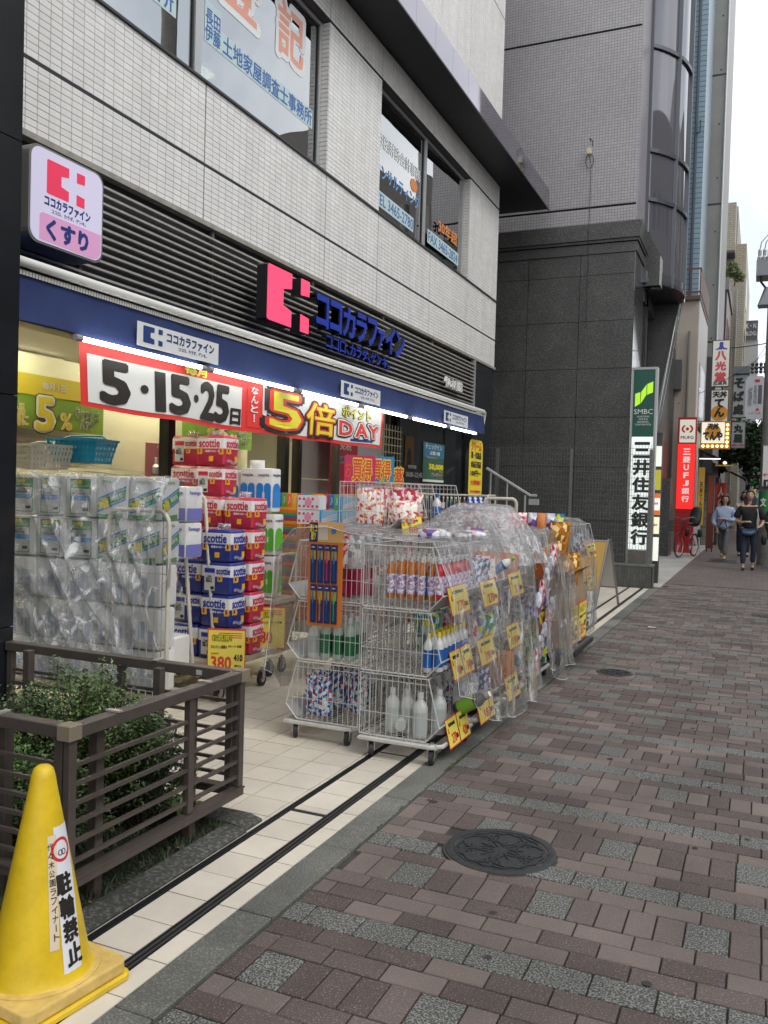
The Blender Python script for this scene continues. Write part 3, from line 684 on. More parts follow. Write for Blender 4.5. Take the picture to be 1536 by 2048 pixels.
for ch, w_ in zip(lt, wd):
    hh = .30 if ch != 'ァ' else .22
    solid_letter(ch, w_ * .84, hh, (-4.21, yy + w_ / 2, 3.34 - (.30 - hh) / 2 - .0), NAVY, sign, .10, bold=.045); yy += w_ + .005
yy = 8.08
for ch in 'ココロ、カラダ、ゲンキ。':
    w_ = .165 if ch not in '、。' else .08
    solid_letter(ch, w_ * .8, .125 if ch not in '、。' else .045, (-4.27, yy + w_ / 2, 3.075 - (0 if ch not in '、。' else .04)), NAVY, sign, .05, bold=.03); yy += w_
t = thing('branch_sign', 'small white raised branch name on the right end of the slats', 'sign', (-4.4, 12.5, 3.1))
txt('代々木八幡店', .80, .15, PM('white_acrylic', (.7, .7, .68), .4), t, (-4.40, 12.55, 3.17), FX, bold=.05, thick=.03, name='letter')
# pharmacy light box -------------------------------------------------------
lb = thing('pharmacy_light_box', 'rounded white and pink lit pharmacy sign box left of the slats', 'sign', (-4.25, 4.3, 3.3))
c = (-4.2, 4.315, 3.30); w_, h_ = .655, .61
pol = rrect(0, 0, 1, 1, .12, 5, w_ / h_)
framed(pol, c, w_, h_, FX, -.20, 0).build('casing', PM('light_box_casing', (.22, .215, .2), .4, metal=.5), lb, world=True)
LBM = PM('light_box_face', (.58, .55, .70), .25, emit=.16, emcol=(.78, .74, .95))
framed([(.5 + (a - .5) * .955, .5 + (b_ - .5) * .955) for a, b_ in pol], c, w_, h_, FX, .001, .004).build('lit_face', LBM, lb, world=True)
PKM = PM('light_box_pink', (.60, .28, .48), .25, emit=.14, emcol=(.9, .5, .75))
framed([(.135, .045), (.86, .03), (.93, .06), (.965, .12), (.965, .325), (.17, .325), (.135, .30)], c, w_, h_, FX, .0045, .0055).build('pink_panel', PKM, lb, world=True)
RD = PM('emblem_red', (.68, .035, .09), .4, emit=.25); NV = PM('print_navy', (.01, .035, .20), .5)
cmark(lb, (-4.1955, 4.315 - .02, 3.43), .33, .215, RD, t=.0015)
txt('ココカラファイン', .40, .06, NV, lb, (-4.1955, 4.315 - .0, 3.275), FX, bold=.045); txt('ココロ、カラダ、ゲンキ。', .30, .026, NV, lb, (-4.1955, 4.315 + .01, 3.222), FX, bold=.01)
txt('くすり', .36, .12, NV, lb, (-4.193, 4.315 + .0, 3.105), FX, bold=.05)
# black wall left of the shop -----------------------------------------------
lw = thing('black_stone_wall', 'black polished stone wall at the left edge of the shop front', 'wall', (-3.7, 1, 0))
zs = [-.02, .75, 1.935, 3.22, 4.1, 5.0, 5.9, 6.8, 7.7, 8.6]; ysj = [-6, -3.3, -1.6, -.2, 1.5, 3.28]
for za, zb in zip(zs[:-1], zs[1:]):
    for ya, yb in zip(ysj[:-1], ysj[1:]): box('stone_panel', BLKST, lw, -3.52, -3.5 + random.uniform(-.0006, .0006), ya + .003, yb - .003, za + .003, zb - .003)
box('wall_core', BLK, lw, -4.4, -3.521, -6, 3.276, -.02, 8.6)
# ---------------------------------------------------------------- shop front
box('front_lintel', PM('shutter_box', (.055, .045, .04), .45, metal=.4), bld, -4.72, -4.54, 3.3, 13.88, 2.56, 2.70)
box('front_lintel', PM('shutter_box', (.055, .045, .04), .45, metal=.4), bld, -4.70, -4.50, 3.3, 13.88, 2.702, 2.88)
SG = GLASS('shop_glass', (.90, .92, .88), refl=.02, rmax=.1)
MUL = PM('shop_front_mullion', (.03, .028, .027), .3, metal=.5)
for y in (3.42, 5.95, 7.90, 8.22): box('mullion', MUL, bld, -4.72, -4.62, y, y + (.09 if y != 8.22 else .05), 0, 2.559)
for a, b_ in ((3.512, 5.948), (6.042, 7.898)): box('shop_pane', SG, bld, -4.68, -4.672, a, b_, .0, 2.55)
box('white_panel', PM('cream_panel', (.62, .58, .56), .4), bld, -4.70, -4.66, 8.28, 10.6, 1.62, 2.55)
box('white_panel', PM('cream_panel', (.62, .58, .56), .4), bld, -4.70, -4.66, 8.28, 10.6, .0, 1.61)
box('black_panel', BLKST, bld, -4.70, -4.64, 11.3, 13.88, 0, 2.558)
for y in (10.62, 11.24, 12.9): box('mullion', MUL, bld, -4.72, -4.62, y, y + .06, 0, 2.555)
box('door_pane', GLASS('door_glass', (.12, .12, .12), refl=.1), bld, -4.69, -4.68, 10.68, 11.24, 0, 2.55)
for y, x in ((8.55, -4.35), (10.25, -4.4)): 
    t = thing('stanchion_post', 'brown square post standing before the white panel ' + ('nearest the dark mullion' if y < 9 else 'close to the lattice'), 'post', (x, y, 0)); MB().box(-.035, .035, -.035, .035, 0, 1.98).build('post_shaft', PM('bronze', (.09, .075, .065), .4, metal=.5), t); MB().box(-.06, .06, -.06, .06, 0, .02).build('post_base', MUL, t)
# interior ----------------------------------------------------------------
INW = PM('interior_wall', (.60, .56, .45), .7)
inn = MB(); inn.box(-9.3, -9.2, 3.4, 15, 0, 2.9); inn.box(-9.2, -4.73, 3.3, 3.4, 0, 2.9); inn.box(-9.2, -4.73, 13.95, 14.0, 0, 2.9); inn.box(-9.2, -4.73, 3.4, 13.95, 2.82, 2.88)
inn.build('interior', INW, bld, world=True)
struct(box('interior_floor', PM('interior_floor_tile', (.45, .43, .38), .4), None, -9.2, -4.62, 3.4, 13.9, -.003, .001))
for i, y in enumerate((4.3, 6.4, 8.5, 10.6)):
    for j, x in enumerate((-5.02, -7.0)):
        t = thing('ceiling_lamp', ['first', 'second', 'third', 'fourth'][i] + ' lit ceiling strip from the left, ' + ('front' if j == 0 else 'back') + ' row inside the shop', 'lamp', (x, y, 2.8), group='ceiling strips inside the shop')
        box('tube', EM('shop_tube', (1, .91, .68), 34), t, x - .09, x + .09, y - .6, y + .6, 2.76, 2.775); box('housing', PM('white_enamel', (.75, .75, .73), .4), t, x - .12, x + .12, y - .65, y + .65, 2.776, 2.815)
# inner back-lit valance wall (cream) seen through the glass
box('inner_valance', PM('cream_valance', (.74, .70, .52), .6), bld, -5.32, -5.28, 3.5, 8.2, 1.62, 2.5)
# shelving gondolas inside
SHF = PM('shelf_grey', (.35, .34, .32), .5)
shc = [dots('goods_a', ['B03A48', 'D9D4C8', '2F6FA8', 'E0B33A', '6A9A4A', 'C76A9A'], 9), dots('goods_b', ['7A4A3A', 'C8C0A8', '8A2A3A', '3A5A4A', 'D8A070'], 11)]
for i, (x, y0, y1) in enumerate(((-5.55, 3.7, 5.2), (-5.55, 5.5, 7.0), (-7.2, 3.7, 6.5), (-5.6, 7.2, 8.3))):
    t = thing('display_shelf', ['nearest dark shelf of goods behind the left shop window', 'second shelf of goods behind the shop window', 'rear shelf of goods deep inside the shop', 'last shelf of goods behind the narrow window'][i], 'shelf', (x, (y0 + y1) / 2, 0), group='goods shelves inside the shop')
    box('back_panel', SHF, t, x - .02, x + .02, y0, y1, 0, 1.5)
    for z in (.15, .5, .85, 1.2): box('shelf_board', SHF, t, x + .02, x + .38, y0, y1, z, z + .02)
    for z in (.17, .52, .87, 1.22):
        m = MB(); y = y0 + .02
        while y < y1 - .1:
            w = random.uniform(.06, .12); h = random.uniform(.12, .24); m.box(x + .1, x + .34, y, y + w, z, z + h); y += w + .012
        m.build('goods_row', shc[i % 2], t, world=True)
# hanging campaign banner inside (green)
GRN = PM('banner_green', (.17, .34, .03), .7); YEL = PM('banner_yellow', (.62, .50, .03), .7); YL2 = PM('print_yellow', (.75, .60, .03), .6); OLIV = PM('print_olive', (.03, .06, .02), .6); PWH = PM('print_white', (.7, .7, .66), .6)
def inner_banner(y0, y1, lab):
    t = thing('campaign_banner', lab, 'banner', (-5.2, (y0 + y1) / 2, 2.03), group='green cash back banners inside the window'); ww = y1 - y0
    plate('cloth', GRN, t, (-5.20, (y0 + y1) / 2, 2.08), ww, .34, FX, t=.003)
    plate('cloth_band', YEL, t, (-5.196, (y0 + y1) / 2, 2.25), ww, .16, FX, t=.002)
    for bo, mt, dx in ((.10, OLIV, .0), (.07, PWH, .0015), (.03, YL2, .003)):
        txt('5', .17, .25, mt, t, (-5.194 + dx, y0 + ww * .56, 2.03), FX, bold=bo); txt('%', .12, .13, mt, t, (-5.194 + dx, y0 + ww * .71, 1.99), FX, bold=bo * .6)
    for bo, mt, dx in ((.06, PWH, .0), (.0, OLIV, .0015)):
        txt('キャッシュ\nバック', .27, .17, mt, t, (-5.194 + dx, y0 + ww * .87, 2.03), FX, bold=bo, line=.9); txt('全品\nお得に', .20, .17, mt if mt is PWH else YL2, t, (-5.194 + dx, y0 + ww * .38, 2.01), FX, bold=bo, line=.9)
    txt('毎月 1日', .24, .055, PWH, t, (-5.192, y0 + ww * .62, 2.255), FX, bold=.03)
inner_banner(4.3, 5.8, 'green and yellow 5% cash back banner behind the left shop window')
inner_banner(6.9, 8.15, 'green 5% cash back banner partly hidden below the yellow numeral banner')
# pink posters inside
t = thing('wall_poster', 'pink cosmetics poster with white bottle behind the left window', 'poster', (-5.2, 6.0, 1.6)); plate('sheet', PM('poster_pink', (.62, .16, .18), .5), t, (-5.1, 6.45, 1.7), .42, .36, FX); txt('INTEGRA', .2, .03, PWH, t, (-5.097, 6.5, 1.85), FX)
MB().lathe([(.0, 0), (.04, 0), (.045, .06), (.012, .09), (.012, .14), (0, .15)], 12, (-5.09, 6.38, 1.6)).build('bottle_print', PM('print_grey', (.5, .5, .5), .4), t, world=True)
# ---------------------------------------------------------------- awning
aw = thing('awning', 'blue fabric awning with white front bar over the shop entrance', 'awning', (-4.5, 7.5, 2.6))
NAVF = PM('awning_navy', (.011, .027, .112), .75, nscale=6, namt=.15, bump=.15, bscale=120)
WBAR = PM('white_bar', (.66, .66, .62), .35)
y0, y1 = 3.2, 11.72
MB().tube([(-3.6, y0, 2.655), (-3.6, y1 - .12, 2.655), (-3.61, y1 - .03, 2.64), (-3.63, y1, 2.56), (-3.66, y1 + .0, 2.36)], .028, 10).build('front_bar', WBAR, aw, world=True, smooth=True)
box('arm', WBAR, aw, -4.5, -3.64, y1 - .04, y1 - .01, 2.62, 2.66)
m = MB(); y = y0
while y < y1 - .06:
    m.add([(-3.607, y, 2.615), (-3.607, y + .018, 2.615), (-3.607, y + .018, 2.59), (-3.607, y, 2.588)], [(0, 1, 2, 3)]); y += .022
m.build('lacing', PM('lacing_white', (.5, .49, .45), .7), aw, world=True)
# valance
def grid(fn, nu, nv):
    vs = [fn(i / nu, j / nv) for j in range(nv + 1) for i in range(nu + 1)]; fs = []
    for j in range(nv):
        for i in range(nu): a = j * (nu + 1) + i; fs.append((a, a + 1, a + nu + 2, a + nu + 1))
    return MB().add(vs, fs)
def val(u, v):
    y = y0 + (y1 - y0) * u; z = 2.605 - .262 * v
    return (-3.62 + .009 * math.sin(y * 7.3) * v + .008 * fbm(y, z, 0, 2.2) + .02 * v * v, y, z - .006 * math.sin(y * 3.1) * v)
grid(val, 170, 6).build('valance', NAVF, aw, world=True, smooth=True)
def top(u, v):
    y = y0 + (y1 - y0) * u; return (-3.62 - .88 * v, y, 2.61 + .17 * v - .01 * math.sin(v * math.pi))
grid(top, 20, 6).build('canopy_cloth', NAVF, aw, world=True, smooth=True)
for y in (y0 + .05, 6.2, 9.0, y1 - .3): MB().tube([(-3.66, y, 2.585), (-4.5, y, 2.72)], .012, 6).build('arm', ALU, aw, world=True)
PNL = PM('panel_white', (.66, .67, .66), .6); LN = PM('print_dark_blue', (.01, .04, .17), .55)
for i, (a, b_) in enumerate(((4.27, 5.15), (7.10, 8.00), (9.92, 10.86))):
    yc = (a + b_) / 2; w = b_ - a - .01
    q = plate('name_panel', PNL, aw, (-3.578, yc, 2.44), w, .15, FX, t=.002)
    cmark(q, (-3.5755, a + .155, 2.445), .19, .105, LN, t=.001)
    txt('ココカラファイン', w * .60, .062, LN, q, (-3.5755, a + w * .64, 2.46), FX, bold=.04); txt('ココロ、カラダ、ゲンキ。', w * .36, .024, LN, q, (-3.5755, a + w * .66, 2.405), FX, bold=.01)
# fluorescent tubes hung along the valance
ord_ = ['leftmost', 'second', 'third', 'fourth', 'fifth', 'rightmost']
for i, (a, b_) in enumerate(((3.77, 4.98), (5.05, 6.25), (6.33, 7.50), (7.58, 8.75), (8.85, 10.02), (10.13, 11.25))):
    t = thing('tube_lamp', ord_[i] + ' lit tube lamp under the blue awning', 'tube lamp', (-3.585, (a + b_) / 2, 2.32), group='lit tube lamps along the awning edge')
    MB().tube([(-3.585, a + .02, 2.322), (-3.585, b_ - .02, 2.322)], .0145, 10).build('glass_tube', EM('tube_glow', (1, 1, .96), 9), t, world=True)
    for y in (a - .012, b_ - .03): MB().tube([(-3.585, y, 2.322), (-3.585, y + .05, 2.322)], .02, 8).build('socket', PM('socket_grey', (.3, .3, .3), .5), t, world=True)
# ---------------------------------------------------------------- 5-times banner
bn = thing('hanging_banner', 'white and red vinyl banner with numerals hanging under the awning', 'banner', (-3.72, 6.2, 2.3))
BY0, BY1, BZ1, BZ0 = 3.93, 8.42, 2.335, 1.955
def bx(y, z):
    d = (BZ1 - z) / .38
    return -3.72 + .02 * d * math.sin(y * 4.1 + 1) + .006 * d * math.sin(y * 8)
def by(y, z): return y + .05 * ((BZ1 - z) / .38) * max(0, 1 - (y - BY0) / .8)
def bz(y, z):
    s_ = (y - BY0) / (BY1 - BY0); d = (BZ1 - z) / .38; return z - .018 * math.sin(s_ * math.pi) * d - .004 * math.sin(y * 6) * d
def onb(y, z, off): return (bx(y, z) + off, by(y, z), bz(y, z))
BRED = PM('banner_red', (.66, .035, .03), .55); BWHT = PM('banner_white', (.66, .66, .64), .55); BBLK = PM('banner_black', (.018, .014, .012), .55); BYEL = PM('banner_bright_yellow', (.70, .62, .03), .55)
grid(lambda u, v: onb(BY0 + (BY1 - BY0) * u, BZ1 - (BZ1 - BZ0) * v, 0), 150, 12).build('banner_cloth', BRED, bn, world=True, smooth=True)
def bpatch(a, b_, za, zb, off, mat, name='banner_field'):
    n = max(4, int((b_ - a) * 40)); return grid(lambda u, v: onb(a + (b_ - a) * u, zb - (zb - za) * v, off), n, 10).build(name, mat, bn, world=True, smooth=True)
bpatch(3.99, 5.68, 1.985, 2.275, .003, BWHT); bpatch(5.98, 8.36, 1.985, 2.33, .003, BWHT)
def btxt(s, y0, y1, z0, z1, mat, bold, off):
    me = tmesh(s, bold).copy()
    for v in me.vertices:
        y = (y0 + y1) / 2 + v.co.x * (y1 - y0); z = (z0 + z1) / 2 + v.co.y * (z1 - z0)
        v.co = Vector(onb(y, z, off + .002 * v.co.z)) - root_loc(bn)
    me.materials.clear(); me.materials.append(mat); o = bpy.data.objects.new('lettering', me); COL.objects.link(o); o.parent = bn
for s_, a, b_ in (('5', 4.11, 4.35), ('・', 4.47, 4.55), ('1', 4.63, 4.71), ('5', 4.78, 4.99), ('・', 5.05, 5.11), ('2', 5.15, 5.32), ('5', 5.34, 5.50)):
    if s_ == '・': btxt(s_, a, b_, 2.10, 2.155, BBLK, .0, .0075)
    else: btxt(s_, a, b_, 2.005, 2.25, BBLK, .04 if s_ != '1' else .025, .0075)
btxt('日', 5.54, 5.66, 2.0, 2.11, BBLK, .04, .0075); btxt('毎月', 4.95, 5.2, 2.285, 2.35, BYEL, .05, .006)
bpatch(5.76, 5.96, 1.99, 2.325, .0035, BRED)
for i, ch in enumerate('なんと！'): btxt(ch, 5.80 if i < 3 else 5.842, 5.90 if i < 3 else 5.858, 2.245 - i * .07, 2.30 - i * .07, BWHT, .03, .0085)
for off, bo, mt, dz in ((.0065, .105, BBLK, -.012), (.0095, .06, BRED, 0), (.0125, .018, BYEL, 0)):
    btxt('5', 6.08 + (-.01 if dz else 0), 6.58, 2.02 + dz, 2.30, mt, bo, off); btxt('倍', 6.72, 7.26, 2.01 + dz, 2.28, mt, bo * .8, off)
for off, bo, mt, dz in ((.0065, .13, BBLK, -.006), (.0095, .09, BWHT, 0), (.0125, .03, BRED, 0)):
    for ch, a, b_ in (('D', 7.36, 7.62), ('A', 7.70, 7.96), ('Y', 8.0, 8.26)): btxt(ch, a, b_, 2.045 + dz, 2.17, mt, bo, off)
for off, bo, mt in ((.0065, .09, PM('banner_olive', (.10, .12, .02), .5)), (.0095, .03, BYEL)): btxt('ポイント', 7.42, 8.06, 2.215, 2.31, mt, bo, off)
bpatch(7.6, 8.12, 1.995, 2.02, .005, NV); 
# posters and small signs on the black wall --------------------------------
p = thing('wall_poster', 'blue green check-in campaign poster with yellow 50,000 on the black wall', 'poster', (-4.63, 12.5, 2))
plate('sheet', PM('poster_green', (.05, .13, .08), .4), p, (-4.632, 12.45, 1.96), .95, .60, FX); plate('sheet_top', PM('poster_blue', (.05, .16, .25), .4), p, (-4.629, 12.45, 2.14), .93, .22, FX)
txt('チェックイン', .72, .085, PWH, p, (-4.626, 12.42, 2.2), FX, bold=.0); txt('お買い物', .42, .06, PWH, p, (-4.626, 12.48, 2.105), FX, bold=.02); txt('キャンペーン', .42, .04, PM('print_pink', (.7, .3, .3), .5), p, (-4.628, 12.35, 2.03), FX, bold=.02)
txt('50,000', .62, .09, YL2, p, (-4.628, 12.55, 1.89), FX, bold=.05); txt('ポイント', .2, .03, YL2, p, (-4.628, 12.78, 1.83), FX, bold=.02); txt('プレゼント', .5, .05, PM('print_pink', (.7, .3, .3), .5), p, (-4.628, 12.58, 1.78), FX, bold=.03); plate('sheet_foot', PWH, p, (-4.629, 12.45, 1.68), .93, .035, FX)
p = thing('wall_poster', 'dark orange poster with a silhouette on the grey door column', 'poster', (-4.63, 11.5, 2)); plate('sheet', PM('poster_orange', (.16, .075, .02), .5), p, (-4.60, 11.35, 2.08), .34, .42, FX); framed([(.2, 0), (.8, 0), (.75, .5), (.6, .8), (.4, .8), (.25, .5)], (-4.597, 11.35, 2.03), .3, .3, FX, 0, .001).build('silhouette', BLK, p, world=True)
p = thing('opening_hours_lettering', 'white opening hours lettering on the dark door column', 'lettering', (-4.6, 11.5, 1.75)); txt('10:00~22:45', .62, .07, PWH, p, (-4.575, 11.5, 1.75), FX, bold=.0); txt('営業時間', .3, .05, PWH, p, (-4.575, 11.42, 1.86), FX, bold=.0)
box('door_column', PM('door_column_metal', (.07, .072, .075), .3, metal=.6), bld, -4.66, -4.61, 11.0, 11.78, 0, 2.55)
p = thing('tax_free_sign', 'red Tax-free sign hanging beside the entrance', 'sign', (-4.4, 9.3, 2)); plate('sheet', PM('sign_red', (.45, .02, .03), .5), p, (-4.5, 9.05, 1.8), .72, .95, FX, t=.01); txt('Tax-free', .52, .10, PWH, p, (-4.488, 9.08, 1.87), FX, bold=.05); txt('Tax-free', .52, .10, BLK, p, (-4.486, 9.08, 1.87), FX, bold=.01); txt('免税', .3, .1, PWH, p, (-4.488, 9.08, 2.02), FX, bold=.02)
# yellow vertical vinyl banner near the right end of the awning
yb = thing('vertical_banner', 'yellow vertical banner with red and black writing hanging at the right end of the awning', 'banner', (-3.7, 11.65, 2)); YB = PM('vinyl_yellow', (.72, .58, .02), .5)
framed(rrect(0, 0, 1, 1, .15, 4, .8), (-3.7, 11.64, 1.86), .62, .80, FX, 0, .003).build('sheet', YB, yb, world=True)
PRD = PM('print_red', (.62, .03, .03), .5)
for i, (s_, mt, h) in enumerate((('クリーム', PRD, .12), ('薬・化粧品', BLK, .09), ('食品日用品', BLK, .09), ('100円～', BLK, .08), ('大特価！', PRD, .07), ('只今実施中', PRD, .04))): txt(s_, .46, h, mt, yb, (-3.695, 11.64, 2.17 - i * .128), FX, bold=.04)
# metal lattice behind the entrance
la = thing('lattice_screen', 'cream metal lattice screen left of the dark door column', 'screen', (-4.6, 10.8, 1.5)); m = MB()
for k in range(7): m.box(-4.61, -4.6, 10.42 + k * .1, 10.432 + k * .1, 1.5, 2.4)
for k in range(9): m.box(-4.599, -4.592, 10.4, 11.05, 1.52 + k * .1, 1.532 + k * .1)
m.build('lattice_bars', PM('lattice_cream', (.55, .52, .35), .5), la, world=True)
# ================================================================== BANK NEXT DOOR
DGR = speckle('dark_granite', (.036, .036, .034), (.19, .19, .18), scale=75, lo=.52, hi=.70, rough=.42, stain=.22, bump=.08)
DGS = speckle('polished_granite', (.05, .052, .05), (.16, .165, .16), scale=75, lo=.52, hi=.70, rough=.07, stain=.15, bump=.0, spec=.9)
GT = brickmat('grey_mosaic', (.35, .335, .345), (.15, .145, .15), .0565, .0565, mortar=.07, rough=.38, axis='XZ', var=.07, bump=.6)
GTS = brickmat('grey_mosaic_side', (.33, .315, .33), (.16, .15, .16), .0565, .0565, mortar=.07, rough=.25, axis='YZ', var=.05, bump=.5)
bank = thing('bank_building', 'bank building with dark granite base and grey mosaic tile upper wall', 'building', (-4, 18, 0))
bank['size_factor'] = 1.097
YB = 15.5
XC = -2.13
zs = [0, .06, 1.09, 2.04, 2.92, 3.78, 4.62, 5.43, 5.80]
xs = [-9.5, -7.9, -6.95, -6.0, -5.0, -4.02, -3.08, -2.14]
for za, zb in zip(zs[1:-1], zs[2:]):
    for xa, xb_ in zip(xs[:-1], xs[1:]):
        if xb_ < -4.9: continue
        box('granite_panel', DGR, bank, xa + .004, xb_ - .004, YB - .03, YB + random.uniform(-.001, .001) - .0, za + .004, zb - .004)
box('wall_core', PM('stone_joint', (.012, .012, .012), .8), bank, -9.5, -2.15, YB + .004, YB + 1.2, 0, 6.0)
for za, zb in ((0, 1.9), (1.908, 3.5), (3.508, 5.1), (5.108, 5.80)): box('granite_panel', DGS, bank, XC - .02, XC, YB - .028, YB + .95, za, zb - .003)
for za, zb in ((0, 3.2), (3.21, 5.8)): box('granite_panel', DGS, bank, XC - .02, XC - .002, YB + .96, YB + 1.2, za, zb - .003)
box('cornice', DGR, bank, -9.5, XC + .02, YB - .05, YB + 1.25, 5.803, 5.97); box('cornice', DGR, bank, -9.5, XC + .045, YB - .08, YB + 1.27, 5.985, 6.03)
m = MB(); m.prism([(-9.5, 6.035), (XC + .06, 6.035), (XC + .10, 6.32), (-9.5, 6.32)], YB - .11, YB + 1.3); m.build('cornice', DGR, bank, world=True)
up = MB(); up.box(-9.5, -2.2, YB + .02, YB + 1.0, 6.325, 9.70); up.box(-9.5, -2.2, YB + .02, YB + 1.0, 9.76, 14.5); up.box(-9.5, -2.2, YB + .02, YB + 1.0, 6.325, 22)
box('mosaic_wall', GT, bank, -9.5, -2.165, YB, YB + .018, 6.325, 6.62); box('mosaic_wall', GT, bank, -9.5, -2.165, YB, YB + .018, 6.66, 9.69); box('mosaic_wall', GT, bank, -9.5, -2.165, YB, YB + .018, 9.73, 13.2); box('mosaic_wall', GT, bank, -9.5, -2.165, YB, YB + .018, 13.24, 22)
box('wall_core', PM('stone_joint', (.012, .012, .012), .8), bank, -9.5, -2.168, YB + .019, YB + 3, 6.33, 22)
box('mosaic_side_wall', GTS, bank, -2.165, -2.14, YB - .001, 16.55, 6.325, 22)
box('mosaic_side_wall', GTS, bank, -2.165, -2.14, 19.26, 22.0, 6.325, 22)
# curved glass bay
BG = PM('bay_glass', (.12, .12, .14), .03, metal=.35, spec=1., coat=.6); BF = PM('bay_frame', (.10, .105, .12), .35, metal=.6)
BGm = GLASS('bay_glass_pane', (.10, .10, .14), refl=.38, bump=.1)
cx, cy, Rb = -3.37, 17.9, 1.82
a0 = math.asin((16.56 - cy) / Rb); a1 = -a0
def arc(z, r, n=14, s=a0, e=a1): return [(cx + r * math.cos(s + (e - s) * i / n), cy + r * math.sin(s + (e - s) * i / n), z) for i in range(n + 1)]
lev = [5.55, 7.05, 7.95, 9.85, 11.75, 13.6, 15.5, 17.4, 19.3, 22]
angs = [a0 + (a1 - a0) * i / 4 for i in range(5)]
for za, zb in zip(lev[:-1], lev[1:]):
    for s, e in zip(angs[:-1], angs[1:]):
        A = arc(za + .05, Rb, 5, s + .004, e - .004); B = arc(zb - .05, Rb, 5, s + .004, e - .004); A2 = arc(za + .05, Rb - .02, 5, s + .004, e - .004); B2 = arc(zb - .05, Rb - .02, 5, s + .004, e - .004)
        m = MB(); k = 6; m.add(A + B + A2 + B2, [(i, i + 1, i + 1 + k, i + k) for i in range(5)] + [(i + 2 * k, i + 3 * k, i + 1 + 3 * k, i + 1 + 2 * k) for i in range(5)])
        m.build('bay_pane', BG, bank, world=True, smooth=True)
for z in lev: MB().tube(arc(z, Rb + .01), .05, 4).build('bay_transom', BF, bank, world=True)
for a in angs: MB().tube([(cx + (Rb + .02) * math.cos(a), cy + (Rb + .02) * math.sin(a), 5.5), (cx + (Rb + .02) * math.cos(a), cy + (Rb + .02) * math.sin(a), 22)], .05, 4).build('bay_mullion', BF, bank, world=True)
m = MB(); A = arc(5.5, Rb + .03); m.add(A + [(p[0], p[1], p[2] + .0) for p in A][:0] + [(-2.2, A[-1][1], 5.5), (-2.2, A[0][1], 5.5)], [tuple(range(len(A) + 2))]); m.build('bay_soffit', SOFFIT, bank, world=True)
A = arc(5.5, Rb + .03); B = arc(5.72, Rb + .03); k = len(A); MB().add(A + B, [(i, i + 1, i + 1 + k, i + k) for i in range(k - 1)]).build('bay_apron', PM('bay_apron', (.14, .145, .16), .25, metal=.6), bank, world=True, smooth=True)
# granite consoles and portal
m = MB(); m.prism([(-2.14, 5.45), (-1.85, 5.45), (-1.85, 6.0), (-2.06, 6.45), (-2.14, 6.45)], 16.6, 17.0); m.build('console', DGR, bank, world=True)
box('console_face', PM('cream_stone', (.5, .49, .45), .3), bank, -1.849, -1.835, 16.605, 16.99, 5.46, 5.98)
MB().lathe([(.13, 0), (.13, .04), (.10, .05)], 20, (-1.98, 16.8, 5.40)).build('downlight', SIDE, bank, world=True)
box('portal_pier', DGS, bank, -2.35, -2.12, 17.1, 17.35, 0, 5.44); box('portal_soffit', DGR, bank, -3.2, -2.12, 16.71, 18.6, 5.2, 5.44)
box('portal_back', PM('dark_entrance', (.02, .02, .022), .2), bank, -3.2, -3.15, 16.5, 18.5, 0, 5.19)
m = MB(); m.prism([(-2.25, .0), (-2.14, 2.6), (-1.64, 5.62), (-2.25, 5.62)], 18.5, 18.9); m.build('raking_pier', DGR, bank, world=True)
for za in (1.3, 2.55, 3.8, 4.6): box('pier_joint', SIDE, bank, -2.24, -2.17, 18.494, 18.499, za, za + .012)
m = MB()
box('pier_cap', DGR, bank, -2.3, -1.60, 18.45, 19.0, 5.625, 5.93)
box('pier_cap_end', PM('cream_stone', (.5, .49, .45), .3), bank, -1.599, -1.585, 18.48, 18.97, 5.60, 5.86)
STN = PM('stainless', (.62, .63, .62), .16, metal=1.)
for dx, y in ((0, 18.47), (.0, 18.95)):
    MB().tube([(-2.10 + dx, y, 2.4), (-1.64 + dx, y, 5.6)], .014, 6).build('rake_rail', STN, bank, world=True)
box('bank_front', DGR, bank, -2.4, -2.2, 19.0, 24.2, 0, 5.45)
box('far_pier', speckle('far_granite', (.05, .05, .05), (.17, .17, .17), scale=60, rough=.5), bank, -2.25, -1.98, 21.6, 22.3, 0, 2.0)
# camera and cable on the wall
t = thing('wall_camera', 'small beige junction box with dangling cable high on the mosaic wall', 'junction box', (-3.27, 16.9, 8.3)); t['size_factor'] = 1.097
box('housing', PM('beige_plastic', (.55, .5, .32), .5), t, -3.02, -2.95, 15.38, 15.47, 7.56, 7.66); MB().tube([(-2.98, 15.47, 7.8), (-2.99, 15.42, 7.84), (-2.93, 15.4, 7.78), (-2.93, 15.4, 7.68)], .008, 5).build('bracket', BLK, t, world=True)
MB().tube([(-2.98 + .07 * math.sin(a * .5), 15.44, 7.45 + .13 * math.cos(a * .5)) for a in range(13)] + [(-2.955, 15.46, 7.4), (-2.955, 15.46, 6.4), (-2.95, 15.36, 6.2), (-2.95, 15.45, 5.5), (-2.945, 15.45, 4.5)], .006, 5).build('cable', BLK, t, world=True)
